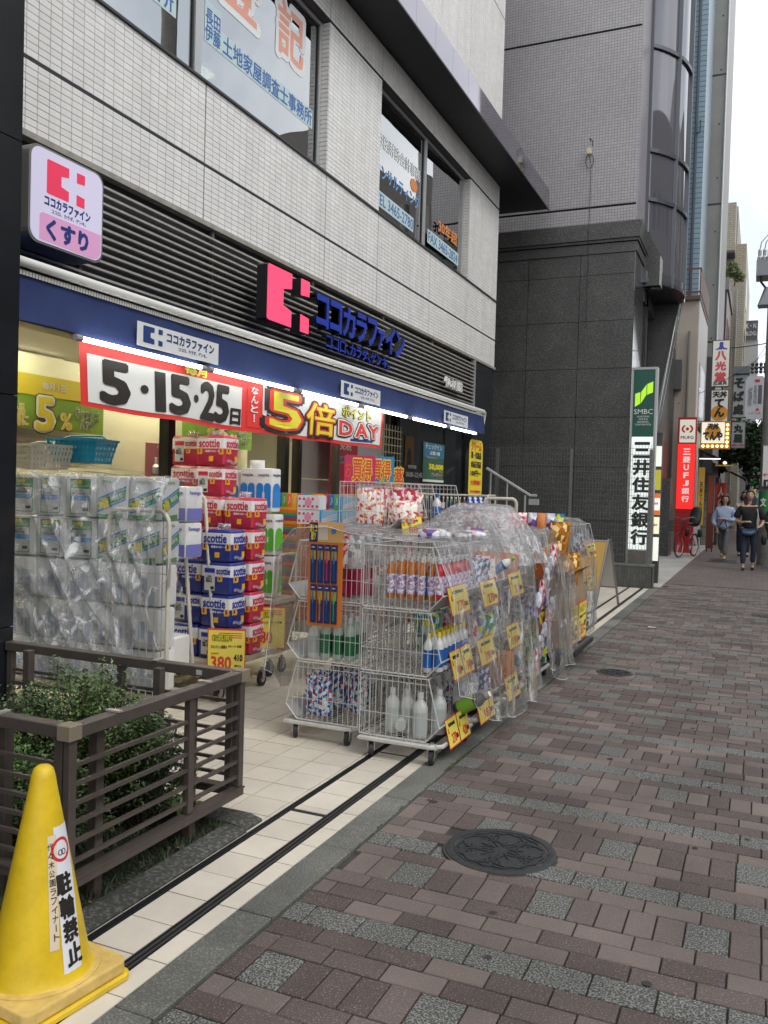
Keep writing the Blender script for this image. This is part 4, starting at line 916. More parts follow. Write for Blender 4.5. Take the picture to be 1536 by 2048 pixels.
# electrical plate + low wall + mesh fence
lw2 = thing('low_wall', 'low dark tiled wall carrying the mesh fence between shop and bank', 'low wall', (-2.6, 14.95, 0))
DT = PM('dark_wall_tile', (.085, .088, .08), .45, isl=.18, nscale=20, namt=.12)
box('wall_core', BLK, lw2, -5.0, -1.61, 14.92, 15.14, 0, .355)
m = MB(); x = -5.0; i = 0
while x < -1.63:
    for z0, z1 in ((.0, .115), (.118, .232), (.235, .35)): m.box(x + .002, min(x + .046, -1.605), 14.908, 14.919, z0, z1)
    x += .049
tag(m.build('tile_rows', DT, lw2, world=True), kind='stuff')
m = MB(); y = 14.92
while y < 15.12:
    for z0, z1 in ((.0, .115), (.118, .232), (.235, .35)): m.box(-1.609, -1.60, y + .002, y + .046, z0, z1)
    y += .049
tag(m.build('tile_rows', DT, lw2, world=True), kind='stuff')
box('coping', PM('coping_grey', (.13, .13, .125), .6, nscale=14, namt=.2), lw2, -5.0, -1.59, 14.9, 15.15, .357, .39)
fn = thing('mesh_fence', 'thin grey wire mesh fence on the low dark wall in front of the bank sign', 'fence', (-2.9, 14.97, .39))
GW = PM('fence_wire', (.13, .13, .125), .5, metal=.4)
for x in (-1.70, -3.03, -4.36): box('fence_post', PM('fence_post_grey', (.2, .2, .195), .45, metal=.4), fn, x - .025, x + .025, 14.98, 15.02, .39, 2.33)
m = MB(); x = -4.9
while x < -1.64: m.box(x, x + .0045, 14.962, 14.967, .44, 2.41); x += .05
tag(m.build('upright_wires', GW, fn, world=True), kind='stuff')
m = MB(); z = .44
while z < 2.42: m.box(-4.9, -1.64, 14.956, 14.9615, z, z + .006); z += .1
m.build('cross_wires', GW, fn, world=True); tag(fn.children[-1], kind='stuff')
# SMBC pylon
sp = thing('bank_sign', 'tall lit bank sign with green top and black kanji behind the mesh fence', 'sign', (-1.87, 15.28, 0))
SF = PM('sign_frame', (.36, .37, .36), .3, metal=.7)
X0, X1, Y0_, Y1_ = -2.09, -1.665, 15.2, 15.42
for x in (X0, X1 - .035): box('frame_post', SF, sp, x, x + .035, Y0_, Y1_, .38, 3.74)
box('frame_top', SF, sp, X0 + .036, X1 - .036, Y0_, Y1_, 3.70, 3.74); box('frame_foot', PM('frame_foot', (.15, .14, .12), .5), sp, X0 + .036, X1 - .036, Y0_ + .002, Y1_, .38, .62)
GRD = PM('bank_green', (.004, .045, .030), .25, emit=.12, emcol=(.0, .12, .08)); WPN = PM('lit_white_panel', (.62, .66, .64), .35, emit=.42, emcol=(.88, .97, .94))
box('white_panel', WPN, sp, X0 + .036, X1 - .036, Y0_ + .012, Y1_ - .01, .62, 2.555); box('green_panel', GRD, sp, X0 + .036, X1 - .036, Y0_ + .012, Y1_ - .01, 2.558, 3.698)
LIME = PM('lime', (.35, .62, .02), .35, emit=.35, emcol=(.5, .95, .03)); cxs = (X0 + X1) / 2
for poly in ([(0, 0), (.29, .12), (.29, .62), (0, .55)], [(.32, .13), (.36, .17), (.63, .50), (.63, .94), (.34, .63)], [(.67, .5), (1, .60), (1, 1.06), (.67, .96)]):
    framed(poly, (cxs, Y0_ + .011, 3.27), .29, .40, FY, 0, .003).build('emblem', LIME, sp, world=True)
txt('SMBC', .31, .085, PWH, sp, (cxs, Y0_ + .010, 2.985), FY, bold=.0)
for i, (s_, w) in enumerate((('SUMITOMO', .2), ('MITSUI', .14), ('BANKING', .18), ('CORPORATION', .26))): txt(s_, w, .03, PWH, sp, (cxs, Y0_ + .010, 2.90 - i * .045), FY, bold=.0)
KB = PM('kanji_black', (.008, .016, .012), .5)
for i, ch in enumerate('三井住友銀行'): txt(ch, .265, .25, KB, sp, (cxs, Y0_ + .010, 2.33 - i * .298), FY, bold=.045)
# directory pylon
dp = thing('directory_sign', 'narrow brown directory pylon with stacked lit panels beside the bank sign', 'sign', (-1.7, 15.95, 0))
box('pylon_post', PM('pylon_brown', (.08, .07, .06), .45, metal=.4), dp, -1.80, -1.62, 15.93, 16.05, 0, 2.68)
for i, (z0, z1, c_) in enumerate(((2.08, 2.44, 'E8EFE0'), (1.66, 2.02, 'A8A030'), (1.22, 1.60, 'F0E8E0'), (.88, 1.18, 'EFE8C8'), (.40, .82, 'F2F4EA'))):
    box('directory_panel', PM('directory_panel_' + 'abcde'[i], c_, .35, emit=.35), dp, -1.76, -1.625, 15.915, 15.929, z0, z1)
box('directory_strip', PM('directory_orange', (.75, .16, .02), .4, emit=.2), dp, -1.759, -1.626, 15.905, 15.914, 1.52, 1.60); box('directory_strip', PM('directory_orange', (.75, .16, .02), .4, emit=.2), dp, -1.759, -1.626, 15.905, 15.914, 1.222, 1.30)
txt('医院', .07, .04, KB, dp, (-1.69, 15.913, 1.42), FY, bold=.02); txt('歯科', .07, .04, KB, dp, (-1.69, 15.913, 1.04), FY, bold=.02)
struct(box('forecourt', CONCL, None, -6, -1.503, 15.2, 60, -.13, .002))
# handrail next to the low wall (stair up to the basement area)
hr = thing('stair_handrail', 'grey steel stair handrail with small box at its foot left of the mesh fence', 'handrail', (-4.0, 14.4, 0))
MB().tube([(-4.35, 14.3, 1.95), (-3.62, 14.5, 1.50), (-3.5, 14.5, 1.5)], .025, 6).build('handrail_tube', ALUP, hr, world=True)
for x, z in ((-4.3, 1.9), (-4.0, 1.74), (-3.68, 1.5)): MB().tube([(x, 14.4, 0), (x, 14.4, z)], .016, 6).build('baluster', ALUP, hr, world=True)
box('switch_box', ALUP, hr, -3.62, -3.46, 14.42, 14.52, 1.34, 1.44)
# ================================================================== BUILDINGS FARTHER ON
def block(name, lab, mside, mfront, x0, x1, y0, y1, z1, z0=0, cat='building', loc=True):
    t = thing(name, lab, cat, ((x0 + x1) / 2, y0, 0)); box('side_wall', mside, t, x0, x1 - .02, y0, y1, z0, z1); box('front_wall', mfront, t, x1 - .019, x1, y0 + .002, y1, z0, z1 - .001); return t
BEI = PM('beige_render', (.42, .37, .31), .8, nscale=.8, namt=.06, bump=.2, bscale=60); BEW = PM('white_render', (.62, .61, .6), .6, nscale=.8, namt=.05)
b1 = block('shop_house', 'low beige rendered building with a brown roof railing', BEI, BEW, -6, -1.8, 26.5, 30.6, 7.3)
BRW = PM('brown_metal', (.12, .065, .04), .5)
box('roof_edge', BRW, b1, -6, -1.78, 26.4, 30.6, 7.302, 7.42); 
for x in (-2.32, -2.05, -1.80): box('railing_post', BRW, b1, x - .015, x + .015, 26.42, 26.46, 7.42, 8.2)
for z in (7.5, 8.17): box('railing_rail', BRW, b1, -4, -1.785, 26.43, 26.45, z, z + .05)
for z in (7.5, 8.17): box('railing_rail', BRW, b1, -1.80, -1.782, 26.46, 30.5, z, z + .05)
box('side_screen', BRW, b1, -1.784, -1.779, 26.6, 30.5, 7.56, 8.16)
for x in (-2.62, -2.42, -2.05): MB().tube([(x, 26.44, 0), (x, 26.44, 6.4)], .035, 6).build('drain_pipe', PM('pipe_grey', (.2, .19, .18), .5), b1, world=True)
box('vent_hood', PM('hood_grey', (.09, .09, .09), .5), b1, -2.55, -2.22, 26.2, 26.49, 4.7, 5.55)
box('street_window', PM('dark_glazing', (.02, .02, .025), .1), b1, -1.799, -1.79, 27.2, 29.8, 3.6, 5.6)
BT = brickmat('blue_tile', (.23, .33, .40), (.10, .14, .18), .6, .17, mortar=.1, rough=.3, offset=0, var=.05)
b2 = block('blue_tile_building', 'tall narrow building clad in pale blue tiles', BT, BT, -7, -2.17, 31, 34, 30)
MB().tube([(-2.44, 30.96, 6), (-2.44, 30.96, 30)], .03, 6).build('conduit', PM('pipe_dark', (.07, .08, .09), .5), b2, world=True)
for z in (13.9, 18.5): MB().tube([(-2.44, 30.96, z), (-2.30, 30.9, z), (-2.30, 30.9, z + .4)], .02, 5).build('wall_hook', BLK, b2, world=True)
box('blue_frame', PM('deep_blue_glass', (.03, .03, .09), .1), b2, -2.92, -2.8, 30.6, 30.99, 7.9, 30)
CG = PM('fair_faced_concrete', (.29, .29, .27), .75, nscale=.5, namt=.1, bump=.15, bscale=20)
b3 = block('concrete_building', 'tall grey fair-faced concrete building slab', CG, PM('concrete_front', (.36, .36, .36), .6), -7, -1.69, 34.6, 39.5, 30)
for z in (7.45, 12.6, 17.4, 22): box('panel_joint', SIDE, b3, -3, -1.72, 34.588, 34.599, z, z + .05)
for z in range(7, 24, 2):
    for x in (-2.3, -1.9): MB().lathe([(.03, 0), (.03, .01)], 6, (x, 34.585, z + .6), axis='Y').build('tie_hole', SIDE, b3, world=True)
MB().tube([(-1.70, 34.55, 3), (-1.70, 34.55, 30)], .03, 5).build('white_pipe', PWH, b3, world=True)
box('dark_base', PM('dark_render', (.06, .055, .055), .6), b3, -3, -1.69, 34.5, 34.586, 0, 6.9)
RT = brickmat('dark_red_tile', (.10, .045, .048), (.05, .03, .03), .25, .07, mortar=.12, rough=.4, offset=.5, var=.1); PKT = PM('pink_tile', (.27, .20, .205), .5, nscale=1, namt=.06)
b4 = block('dark_red_building', 'dark red tiled building with a grey parapet', RT, PKT, -7, -1.62, 40, 45.5, 10.6)
box('parapet', PM('parapet_grey', (.25, .25, .25), .6), b4, -3, -1.55, 39.9, 45.5, 10.61, 11.15)
for k in range(3): box('front_window', PM('dark_glazing', (.02, .02, .025), .1), b4, -1.619, -1.60, 40.6, 43.5, 3.2 + k * 2.3, 4.9 + k * 2.3)
BTL = brickmat('buff_tile', (.40, .36, .28), (.24, .21, .16), .3, .11, mortar=.1, rough=.5, var=.05, offset=.5); BTF = PM('buff_front', (.46, .42, .33), .6, nscale=.6, namt=.08)
b5 = block('buff_tile_building', 'buff tiled apartment block stepping down to the right', BTL, BTF, -7, -1.05, 46, 58, 14.2)
box('upper_storey', BTL, b5, -7, -1.5, 46.1, 56, 14.21, 16.1); box('balcony_box', BTL, b5, -3, -1.55, 44.8, 45.99, 13.6, 15.9); box('balcony_soffit', PM('soffit_grey', (.1, .1, .11), .7), b5, -2.99, -1.56, 44.82, 45.98, 13.5, 13.59)
for k in range(4): box('front_window', PM('dark_glazing', (.02, .02, .025), .1), b5, -1.049, -1.03, 47, 49, 3 + 2.8 * k, 4.6 + 2.8 * k)
MB().tube([(-1.4, 45.9, 2), (-1.4, 45.9, 12)], .05, 5).build('drain_pipe', ALUP, b5, world=True)
# roof shrub between the buildings
def leafball(name, parent, c, rx, ry, rz, n, s, mat, seed=1, world=True, clumps=7):
    r = random.Random(seed); m = MB(); C = Vector(c); cl = []
    for i in range(clumps):
        d = Vector((r.gauss(0, 1), r.gauss(0, 1), r.gauss(0, .8))).normalized() * r.uniform(.2, .85); cl.append((Vector((d.x * rx, d.y * ry, d.z * rz)), r.uniform(.3, .55)))
    for i in range(n):
        cc, cr = r.choice(cl); d = Vector((r.gauss(0, 1), r.gauss(0, 1), r.gauss(0, 1))).normalized() * (r.random() ** .4)
        p = C + cc + Vector((d.x * rx, d.y * ry, d.z * rz)) * cr
        a = Vector((r.uniform(-1, 1), r.uniform(-1, 1), r.uniform(-.5, 1))).normalized(); b_ = a.cross(Vector((r.uniform(-1, 1), r.uniform(-1, 1), r.uniform(-1, 1)))).normalized(); q = s * r.uniform(.6, 1.3)
        m.add([p - a * q, p + b_ * q * .45, p + a * q, p - b_ * q * .45], [(0, 1, 2, 3)])
    return m.build(name, mat, parent, world=world)
LF = PM('leaf_green', (.055, .10, .035), .55, isl=.45, nscale=3, namt=.3); LFD = PM('leaf_dark_green', (.022, .048, .018), .5, isl=.5, nscale=3, namt=.3); BARK = PM('bark', (.06, .045, .035), .9, nscale=20, namt=.3)
t = thing('roof_shrub', 'wispy shrub growing on the roof of the dark red building', 'shrub', (-1.25, 42, 11.2)); leafball('foliage', t, (-1.35, 41.5, 11.75), .75, .6, .5, 900, .07, PM('leaf_olive', (.12, .15, .05), .6, isl=.4), 4); MB().tube([(-1.4, 41.5, 11.1), (-1.3, 41.5, 11.8)], .03, 5).build('stem', BARK, t, world=True)
b6 = block('white_far_building', 'plain white building carrying the dark grey name board', PM('far_white', (.48, .49, .5), .7), PM('far_white', (.48, .49, .5), .7), -1.15, -.42, 52, 60, 10.5)
box('name_board', PM('board_dark', (.09, .10, .115), .6), b6, -1.15, -.45, 51.9, 51.99, 10.5, 11.55)
txt('K・N', .5, .26, PWH, b6, (-.80, 51.88, 11.25), FY, bold=.02); txt('BLDG;', .58, .26, PWH, b6, (-.80, 51.88, 10.82), FY, bold=.02)
b7 = block('far_office', 'distant grey office block closing the street behind the tree', PM('far_grey', (.25, .27, .29), .7), PM('far_grey', (.25, .27, .29), .7), -9, 3.5, 92, 100, 5.2)
for k in range(3): box('window_band', PM('far_window', (.06, .08, .1), .3), b7, -1.2, 3.2, 91.9, 91.99, 1.1 + k * 1.4, 1.9 + k * 1.4)
box('green_band', PM('far_green', (.15, .45, .12), .5), b7, -.9, 2, 91.8, 91.89, 4.3, 4.7)
# signs down the street
SWHT = PM('signboard_white', (.60, .58, .52), .4, emit=.12); SGRY = PM('signboard_grey', (.36, .36, .35), .5); SBRN = PM('sign_edge_brown', (.07, .055, .045), .5)
def board(name, lab, x0, x1, z0, z1, y, face, edge=SBRN, th=.14, cat='sign', bord=.03):
    t = thing(name, lab, cat, ((x0 + x1) / 2, y, z0)); box('casing', edge, t, x0, x1, y, y + th, z0, z1); box('face', face, t, x0 + bord, x1 - bord, y - .006, y - .001, z0 + bord, z1 - bord); return t
t = board('martial_arts_shop_sign', 'white vertical sign with blue emblem and three red kanji', -1.61, -1.05, 5.20, 6.73, 30, SWHT)
for i, ch in enumerate('八光堂'): txt(ch, .30, .27, PM('sign_print_red', (.62, .08, .09), .5), t, (-1.33, 29.99, 6.22 - i * .34), FY, bold=.06)
txt('武道具', .42, .12, KB, t, (-1.33, 29.99, 5.33), FY, bold=.03)
BLE = PM('emblem_blue', (.06, .07, .40), .5)
framed([(0, .12), (.25, .2), (.36, .45), (.34, .8), (.42, .96), (.58, .96), (.68, .8), (.64, .45), (.75, .25), (1, .15), (.93, 0), (.62, .1), (.55, .1), (.55, 0), (.45, 0), (.45, .1), (.2, 0)], (-1.33, 29.993, 6.54), .38, .27, FY, 0, .004).build('emblem', BLE, t, world=True)
t = board('tempura_sign', 'tall white and orange tempura sign under the red kanji sign', -1.60, -1.04, 4.06, 5.12, 30, SWHT)
MB().lathe([(.26, 0), (.26, .004)], 24, (-1.32, 29.99, 4.35), axis='Y').build('orange_disc', PM('disc_orange', (.75, .33, .03), .5), t, world=True)
txt('天丼', .42, .19, KB, t, (-1.32, 29.985, 4.96), FY, bold=.06); txt('て\nん', .28, .56, KB, t, (-1.32, 29.982, 4.52), FY, bold=.06, line=.9)
t = thing('bulb_tempura_sign', 'square lit tempura sign edged with round yellow bulbs', 'sign', (-1.25, 27, 3.1)); box('casing', PM('bulb_border', (.38, .17, .02), .5), t, -1.68, -.87, 27, 27.2, 3.02, 3.83); box('face', PM('lit_cream', (.7, .68, .55), .4, emit=.5), t, -1.65, -1.02, 26.985, 26.999, 3.19, 3.80)
MB().lathe([(.22, 0), (.22, .004)], 24, (-1.34, 26.98, 3.52), axis='Y').build('orange_disc', PM('disc_orange', (.75, .33, .03), .5), t, world=True)
txt('天丼', .3, .17, KB, t, (-1.34, 26.972, 3.68), FY, bold=.06); txt('てんや', .52, .24, KB, t, (-1.34, 26.972, 3.40), FY, bold=.07)
for i in range(6): MB().lathe([(.0, 0), (.035, .01), (.04, .03), (0, .05)], 8, (-1.60 + i * .13, 26.94, 3.10), axis='Y').build('bulb', EM('bulb_glow', (1, .75, .25), 3.), t, world=True)
for i in range(5): MB().lathe([(.0, 0), (.035, .01), (.04, .03), (0, .05)], 8, (-.945, 26.94, 3.22 + i * .125), axis='Y').build('bulb', EM('bulb_glow', (1, .75, .25), 3.), t, world=True)
t = board('noodle_shop_sign', 'grey vertical noodle shop sign with black brush characters', -1.07, -.52, 4.55, 6.15, 34, SGRY); box('cap', PM('sign_cap', (.15, .16, .17), .5), t, -1.08, -.50, 33.9, 34.2, 6.16, 6.42)
for i, ch in enumerate('そば處'): txt(ch, .32, .34, KB, t, (-.85, 33.985, 5.82 - i * .48), FY, bold=.06)
t = board('second_noodle_sign', 'grey sign with two black characters and a phone number below the noodle sign', -1.07, -.57, 3.44, 4.42, 34, SGRY)
for i, ch in enumerate('丸屋'): txt(ch, .28, .28, KB, t, (-.82, 33.985, 4.16 - i * .36), FY, bold=.06)
txt('480-1435', .4, .09, PM('print_dark_red', (.35, .02, .05), .5), t, (-.82, 33.985, 3.56), FY, bold=.03)
# clinic sign with cut corners on the pole
t = thing('clinic_sign', 'pale clinic sign with cut corners fixed to the utility pole', 'sign', (-.22, 24, 3.6))
framed([(.12, 0), (.88, 0), (1, .1), (1, .9), (.88, 1), (.12, 1), (0, .9), (0, .1)], (-.215, 24, 4.17), .46, 1.10, FY, -.06, 0).build('board', PM('clinic_white', (.55, .56, .60), .4), t, world=True)
txt('診療所', .10, .5, PM('print_grey_dark', (.12, .12, .14), .5), t, (-.33, 23.995, 4.2), FY, bold=.0); txt('女\n性\n内\n科', .08, .5, PM('print_grey_dark', (.12, .12, .14), .5), t, (-.21, 23.995, 4.25), FY, bold=.0, line=.9); plate('dark_strip', PM('print_grey_dark', (.12, .12, .14), .5), t, (-.10, 23.998, 4.25), .09, .48, FY); txt('▲', .1, .08, PRD, t, (-.15, 23.995, 3.88), FY, bold=0)
txt('ここ入る', .3, .05, PRD, t, (-.22, 23.995, 3.78), FY, bold=.01); plate('red_mark', PRD, t, (-.17, 23.998, 4.6), .12, .07, FY)
# MUFG pylon
t = thing('red_bank_sign', 'tall red lit bank sign with white characters behind the bicycle', 'sign', (-1.95, 25.7, 0))
box('casing', PM('pylon_red', (.45, .015, .015), .4), t, -2.2, -1.70, 25.62, 25.9, .0, 3.83); box('red_panel', PM('lit_red', (.70, .02, .02), .4, emit=.45, emcol=(1, .03, .02)), t, -2.185, -1.715, 25.605, 25.619, 1.24, 3.08)
box('white_panel', PM('lit_cream_panel', (.68, .64, .55), .4, emit=.35), t, -2.15, -1.735, 25.605, 25.619, 3.12, 3.76)
m = MB()
def ring(mb, c, r0, r1, a0_, a1_, n=14, y=25.598, sx=1.): 
    P_ = []
    for i in range(n + 1):
        a = a0_ + (a1_ - a0_) * i / n; P_.append((c[0] + r0 * math.cos(a) * sx, y, c[1] + r0 * math.sin(a))); P_.append((c[0] + r1 * math.cos(a) * sx, y, c[1] + r1 * math.sin(a)))
    mb.add(P_, [(2 * i, 2 * i + 1, 2 * i + 3, 2 * i + 2) for i in range(n)])
ring(m, (-1.945, 3.50), .0, .045, 0, 6.284); ring(m, (-1.945, 3.50), .085, .125, -1.1, 1.1, sx=1.25); ring(m, (-1.945, 3.50), .085, .125, 2.04, 4.24, sx=1.25); m.build('emblem', PRD, t, world=True)
txt('MUFG', .34, .085, BLK, t, (-1.945, 25.598, 3.26), FY, bold=.02)
for i, ch in enumerate('三菱UFJ銀行'): txt(ch, .19 if ch not in 'UFJ' else .125, .165 if ch not in 'UFJ' else .15, PM('lit_white_print', (.7, .7, .7), .5, emit=.3), t, (-1.94, 25.598, 2.86 - i * .222), FY, bold=.035)
# yellow menu board, awnings, nobori, shop front
t = board('yellow_menu_sign', 'narrow yellow vertical sign beside the red bank sign', -1.73, -1.55, .75, 2.5, 27.6, PM('menu_yellow', (.62, .36, .03), .5), bord=.005); txt('天\n丼\nて\nん\nや', .09, .9, KB, t, (-1.64, 27.59, 1.6), FY, bold=.03, line=.95)
t = board('poster_board', 'dark red food poster beside the yellow sign', -1.52, -1.32, .7, 2.3, 28.6, PM('poster_dark_red', (.28, .05, .02), .5))
t = thing('restaurant_front', 'restaurant front in shade with grey tiled wall under the dark awning', 'shop front', (-1.8, 31, 0)); box('wall', brickmat('front_tile', (.22, .22, .20), (.1, .1, .1), .3, .3, rough=.5), t, -3, -1.45, 30.7, 31.5, 0, 2.4)
box('door', PM('door_brown', (.05, .03, .02), .5), t, -1.40, -1.3, 31.2, 33, 0, 2.3)
t = thing('dark_awning', 'dark brown sloping awning over the restaurant front', 'awning', (-1.3, 29, 2.8)); m = MB(); m.add([(-1.85, 28.2, 3.15), (-1.0, 28.2, 2.72), (-1.0, 33, 2.72), (-1.85, 33, 3.15), (-1.0, 28.2, 2.5), (-1.0, 33, 2.5), (-1.85, 28.2, 3.1)], [(0, 1, 2, 3), (1, 4, 5, 2), (0, 6, 1), ]); m.build('cloth', PM('awning_brown', (.05, .025, .02), .8), t, world=True); MB().tube([(-1.75, 28.1, 2.78), (-1.15, 28.1, 2.78)], .012, 5).build('strip_light', EM('strip_glow', (1, 1, .95), 2.), t, world=True)
t = thing('maroon_awning', 'maroon awning further along the street below the tree', 'awning', (-.6, 36, 2.5)); m = MB(); m.add([(-1.7, 34.4, 2.95), (-.5, 34.4, 2.35), (-.5, 40, 2.35), (-1.7, 40, 2.95), (-.5, 34.4, 2.15), (-.5, 40, 2.15)], [(0, 1, 2, 3), (1, 4, 5, 2)]); m.build('cloth', PM('awning_maroon', (.10, .02, .02), .8), t, world=True)
t = thing('spot_lamp', 'lit yellow spot lamp at the end of the dark awning', 'lamp', (-.9, 29, 2.9)); MB().lathe([(0, 0), (.05, .02), (.05, .06), (0, .09)], 10, (-1.02, 28.1, 2.62)).build('bulb', EM('bulb_glow', (1, .75, .25), 3.), t, world=True); box('bracket', PM('bracket_yellow', (.5, .33, .02), .5), t, -1.3, -.78, 28.12, 28.16, 2.56, 2.6)
def nobori(x, y, z0, z1, w, lab, ch):
    t = thing('nobori_flag', lab, 'flag', (x, y, 0), group='red upright flags outside the restaurant'); MB().tube([(x - w / 2 - .03, y, 0), (x - w / 2 - .03, y, z1 + .1)], .012, 5).build('flag_pole', PWH, t, world=True)
    grid(lambda u, v: (x - w / 2 + w * u + .03 * v, y + .05 * math.sin(u * 5 + v * 3), z1 - (z1 - z0) * v), 8, 16).build('cloth', PM('nobori_red', (.42, .06, .04), .7), t, world=True, smooth=True); txt(ch, w * .5, (z1 - z0) * .8, PM('nobori_print', (.6, .45, .38), .6), t, (x + .01, y - .07, (z0 + z1) / 2), FY, bold=.02)
nobori(-1.22, 31, .75, 2.1, .40, 'red nobori flag with pale brush writing outside the restaurant', '人\nの\n味')
t = thing('stall_board', 'brown standing menu board behind the bicycle', 'signboard', (-1.5, 27, 0)); box('board', PM('menu_brown', (.12, .03, .02), .5), t, -1.42, -1.22, 26.8, 26.86, .1, 1.15); box('leg', BLK, t, -1.4, -1.37, 26.87, 26.9, 0, 1.0); box('leg', BLK, t, -1.27, -1.24, 26.87, 26.9, 0, 1.0)
# street trees
def tree(name, lab, x, y, h, rx, rz, n, seed, s=.1):
    t = thing(name, lab, 'tree', (x, y, 0)); MB().tube([(x, y, 0), (x + .05, y, h * .45), (x - .05, y, h * .8)], [.12, .09, .04], 7).build('trunk', BARK, t, world=True)
    for k in range(5):
        a = k * 1.3 + seed; MB().tube([(x, y, h * (.4 + .06 * k)), (x + rx * .7 * math.cos(a), y + rx * .7 * math.sin(a), h * (.62 + .06 * k))], [.04, .015], 5).build('limb', BARK, t, world=True)
    leafball('crown', t, (x, y, h * .68), rx, rx, rz, n, s, LFD, seed, clumps=14); return t
tree('street_tree', 'dark green street tree over the maroon awning', -.55, 40, 5.4, 1.25, 1.9, 9000, 5, .11)
tree('street_tree', 'smaller dark tree farther down behind the first street tree', .25, 52, 5.6, 1.5, 1.8, 5000, 8, .12)
# utility pole with fittings
pl = thing('utility_pole', 'grey concrete utility pole with green band at the right edge', 'utility pole', (.14, 22.3, 0))
CP = PM('pole_concrete', (.20, .19, .175), .85, nscale=6, namt=.2, bump=.3, bscale=60)
MB().tube([(.14, 22.3, 0), (.14, 22.3, 9.5)], [.175, .13], 20).build('shaft', CP, pl, world=True, smooth=True)
MB().lathe([(.178, 1.25), (.176, 1.75)], 20, (.14, 22.3, 0)).build('green_band', PM('band_green', (.03, .20, .06), .5), pl, world=True, smooth=True)
plate('notice_panel', PWH, pl, (.16, 22.1, 2.35), .26, .95, FY); txt('←', .12, .07, PRD, pl, (.10, 22.09, 2.15), FY, bold=.02); plate('notice_panel', BLK, pl, (.16, 22.08, 1.93), .2, .2, FY); txt('P', .08, .1, PWH, pl, (.16, 22.07, 1.93), FY)
txt('文', .12, .2, PWH, pl, (.07, 22.11, 1.5), FY, bold=.03)
# second pole near: transformer and street lamp seen in the right upper corner
p2 = thing('utility_pole', 'near utility pole carrying the transformer, cut by the right edge', 'utility pole', (.55, 12, 0), group=None)
MB().tube([(.42, 12.2, 0), (.42, 12.2, 10)], [.17, .13], 18).build('shaft', CP, p2, world=True, smooth=True)
box('transformer_box', PM('transformer_grey', (.22, .225, .25), .5, nscale=6, namt=.1), p2, -.15, .2, 11.9, 12.25, 4.37, 4.57)
for i in range(4): MB().lathe([(.026, 0), (.03, .03), (.02, .05), (.022, .12), (.012, .14)], 8, (-.115 + i * .055, 11.95, 4.575)).build('bushing', PM('porcelain_grey', (.33, .33, .36), .3), p2, world=True); MB().tube([(-.115 + i * .055, 11.95, 4.7), (-.10 + i * .055, 11.95, 4.8), (-.02 + i * .055, 11.98, 4.9), (.15 + i * .04, 12.1, 4.88)], .008, 5).build('cable', ALUP, p2, world=True)
MB().tube([(-.1, 11.93, 4.38), (-.09, 11.95, 4.3), (0, 12, 4.18), (.3, 12.1, 4.12)], .014, 6).build('cable', BLK, p2, world=True)
m = MB(); m.prism([(-.03, 4.22), (.2, 4.22), (.3, 4.0), (-.115, 4.0)], 11.9, 12.15); m.build('lamp_hood', PM('lamp_hood_grey', (.25, .27, .3), .3), p2, world=True)
MB().tube([(-.03, 11.89, 4.22), (-.118, 11.89, 3.985), (.3, 11.89, 3.985)], .012, 5).build('lamp_rim', PM('lamp_rim_dark', (.02, .03, .09), .4), p2, world=True)
wr = thing('overhead_wires', 'dark overhead wires sagging between the far poles and buildings', 'wires', (0, 30, 6)); 
for i, (a, b_, sag) in enumerate((((-1.05, 30, 6.45), (.5, 30, 6.65), .03), ((-2.3, 26.4, 4.3), (.4, 34, 7.2), .15), ((-1.0, 34, 6.1), (1.0, 34, 6.6), .05), ((-.6, 40, 7.2), (.6, 22, 6.3), .1))):
    A = Vector(a); B = Vector(b_); MB().tube([A.lerp(B, k / 10) - Vector((0, 0, sag * 4 * (k / 10) * (1 - k / 10))) for k in range(11)], .02 if i == 0 else .009, 4).build('wire', BLK, wr, world=True)
t = thing('insulator_arm', 'dark insulator crossarm against the sky on the far pole', 'crossarm', (.3, 34, 6)); MB().tube([(-.55, 36, 6.65), (1, 36, 6.7)], .04, 5).build('arm', BLK, t, world=True)
for i in range(4): MB().lathe([(.05, -.22), (.07, -.15), (.045, -.1), (.07, 0), (.045, .05), (.07, .15), (.03, .2)], 8, (-.45 + i * .15, 36, 6.65)).build('insulator', PM('insulator_dark', (.05, .05, .06), .4), t, world=True)
# small far signs
for i, (x, y, z0, z1, w, c_, lab) in enumerate(((.0, 46, 2.3, 3.1, .35, 'F0E8E0', 'small white sign with red mark far down the street'), (-.35, 50, 1.4, 2.2, .3, 'D8C850', 'small yellow sign far down the street'), (.25, 48, 3.0, 3.9, .45, 'C8CCD0', 'rounded grey sign high above the far pavement'), (-.2, 47, 2.35, 2.6, .6, '2E8A3A', 'green strip sign under the far tree'))):
    board('far_sign', lab, x - w / 2, x + w / 2, z0, z1, y, PM('far_sign_' + 'abcd'[i], c_, .5, emit=.15), bord=.01)
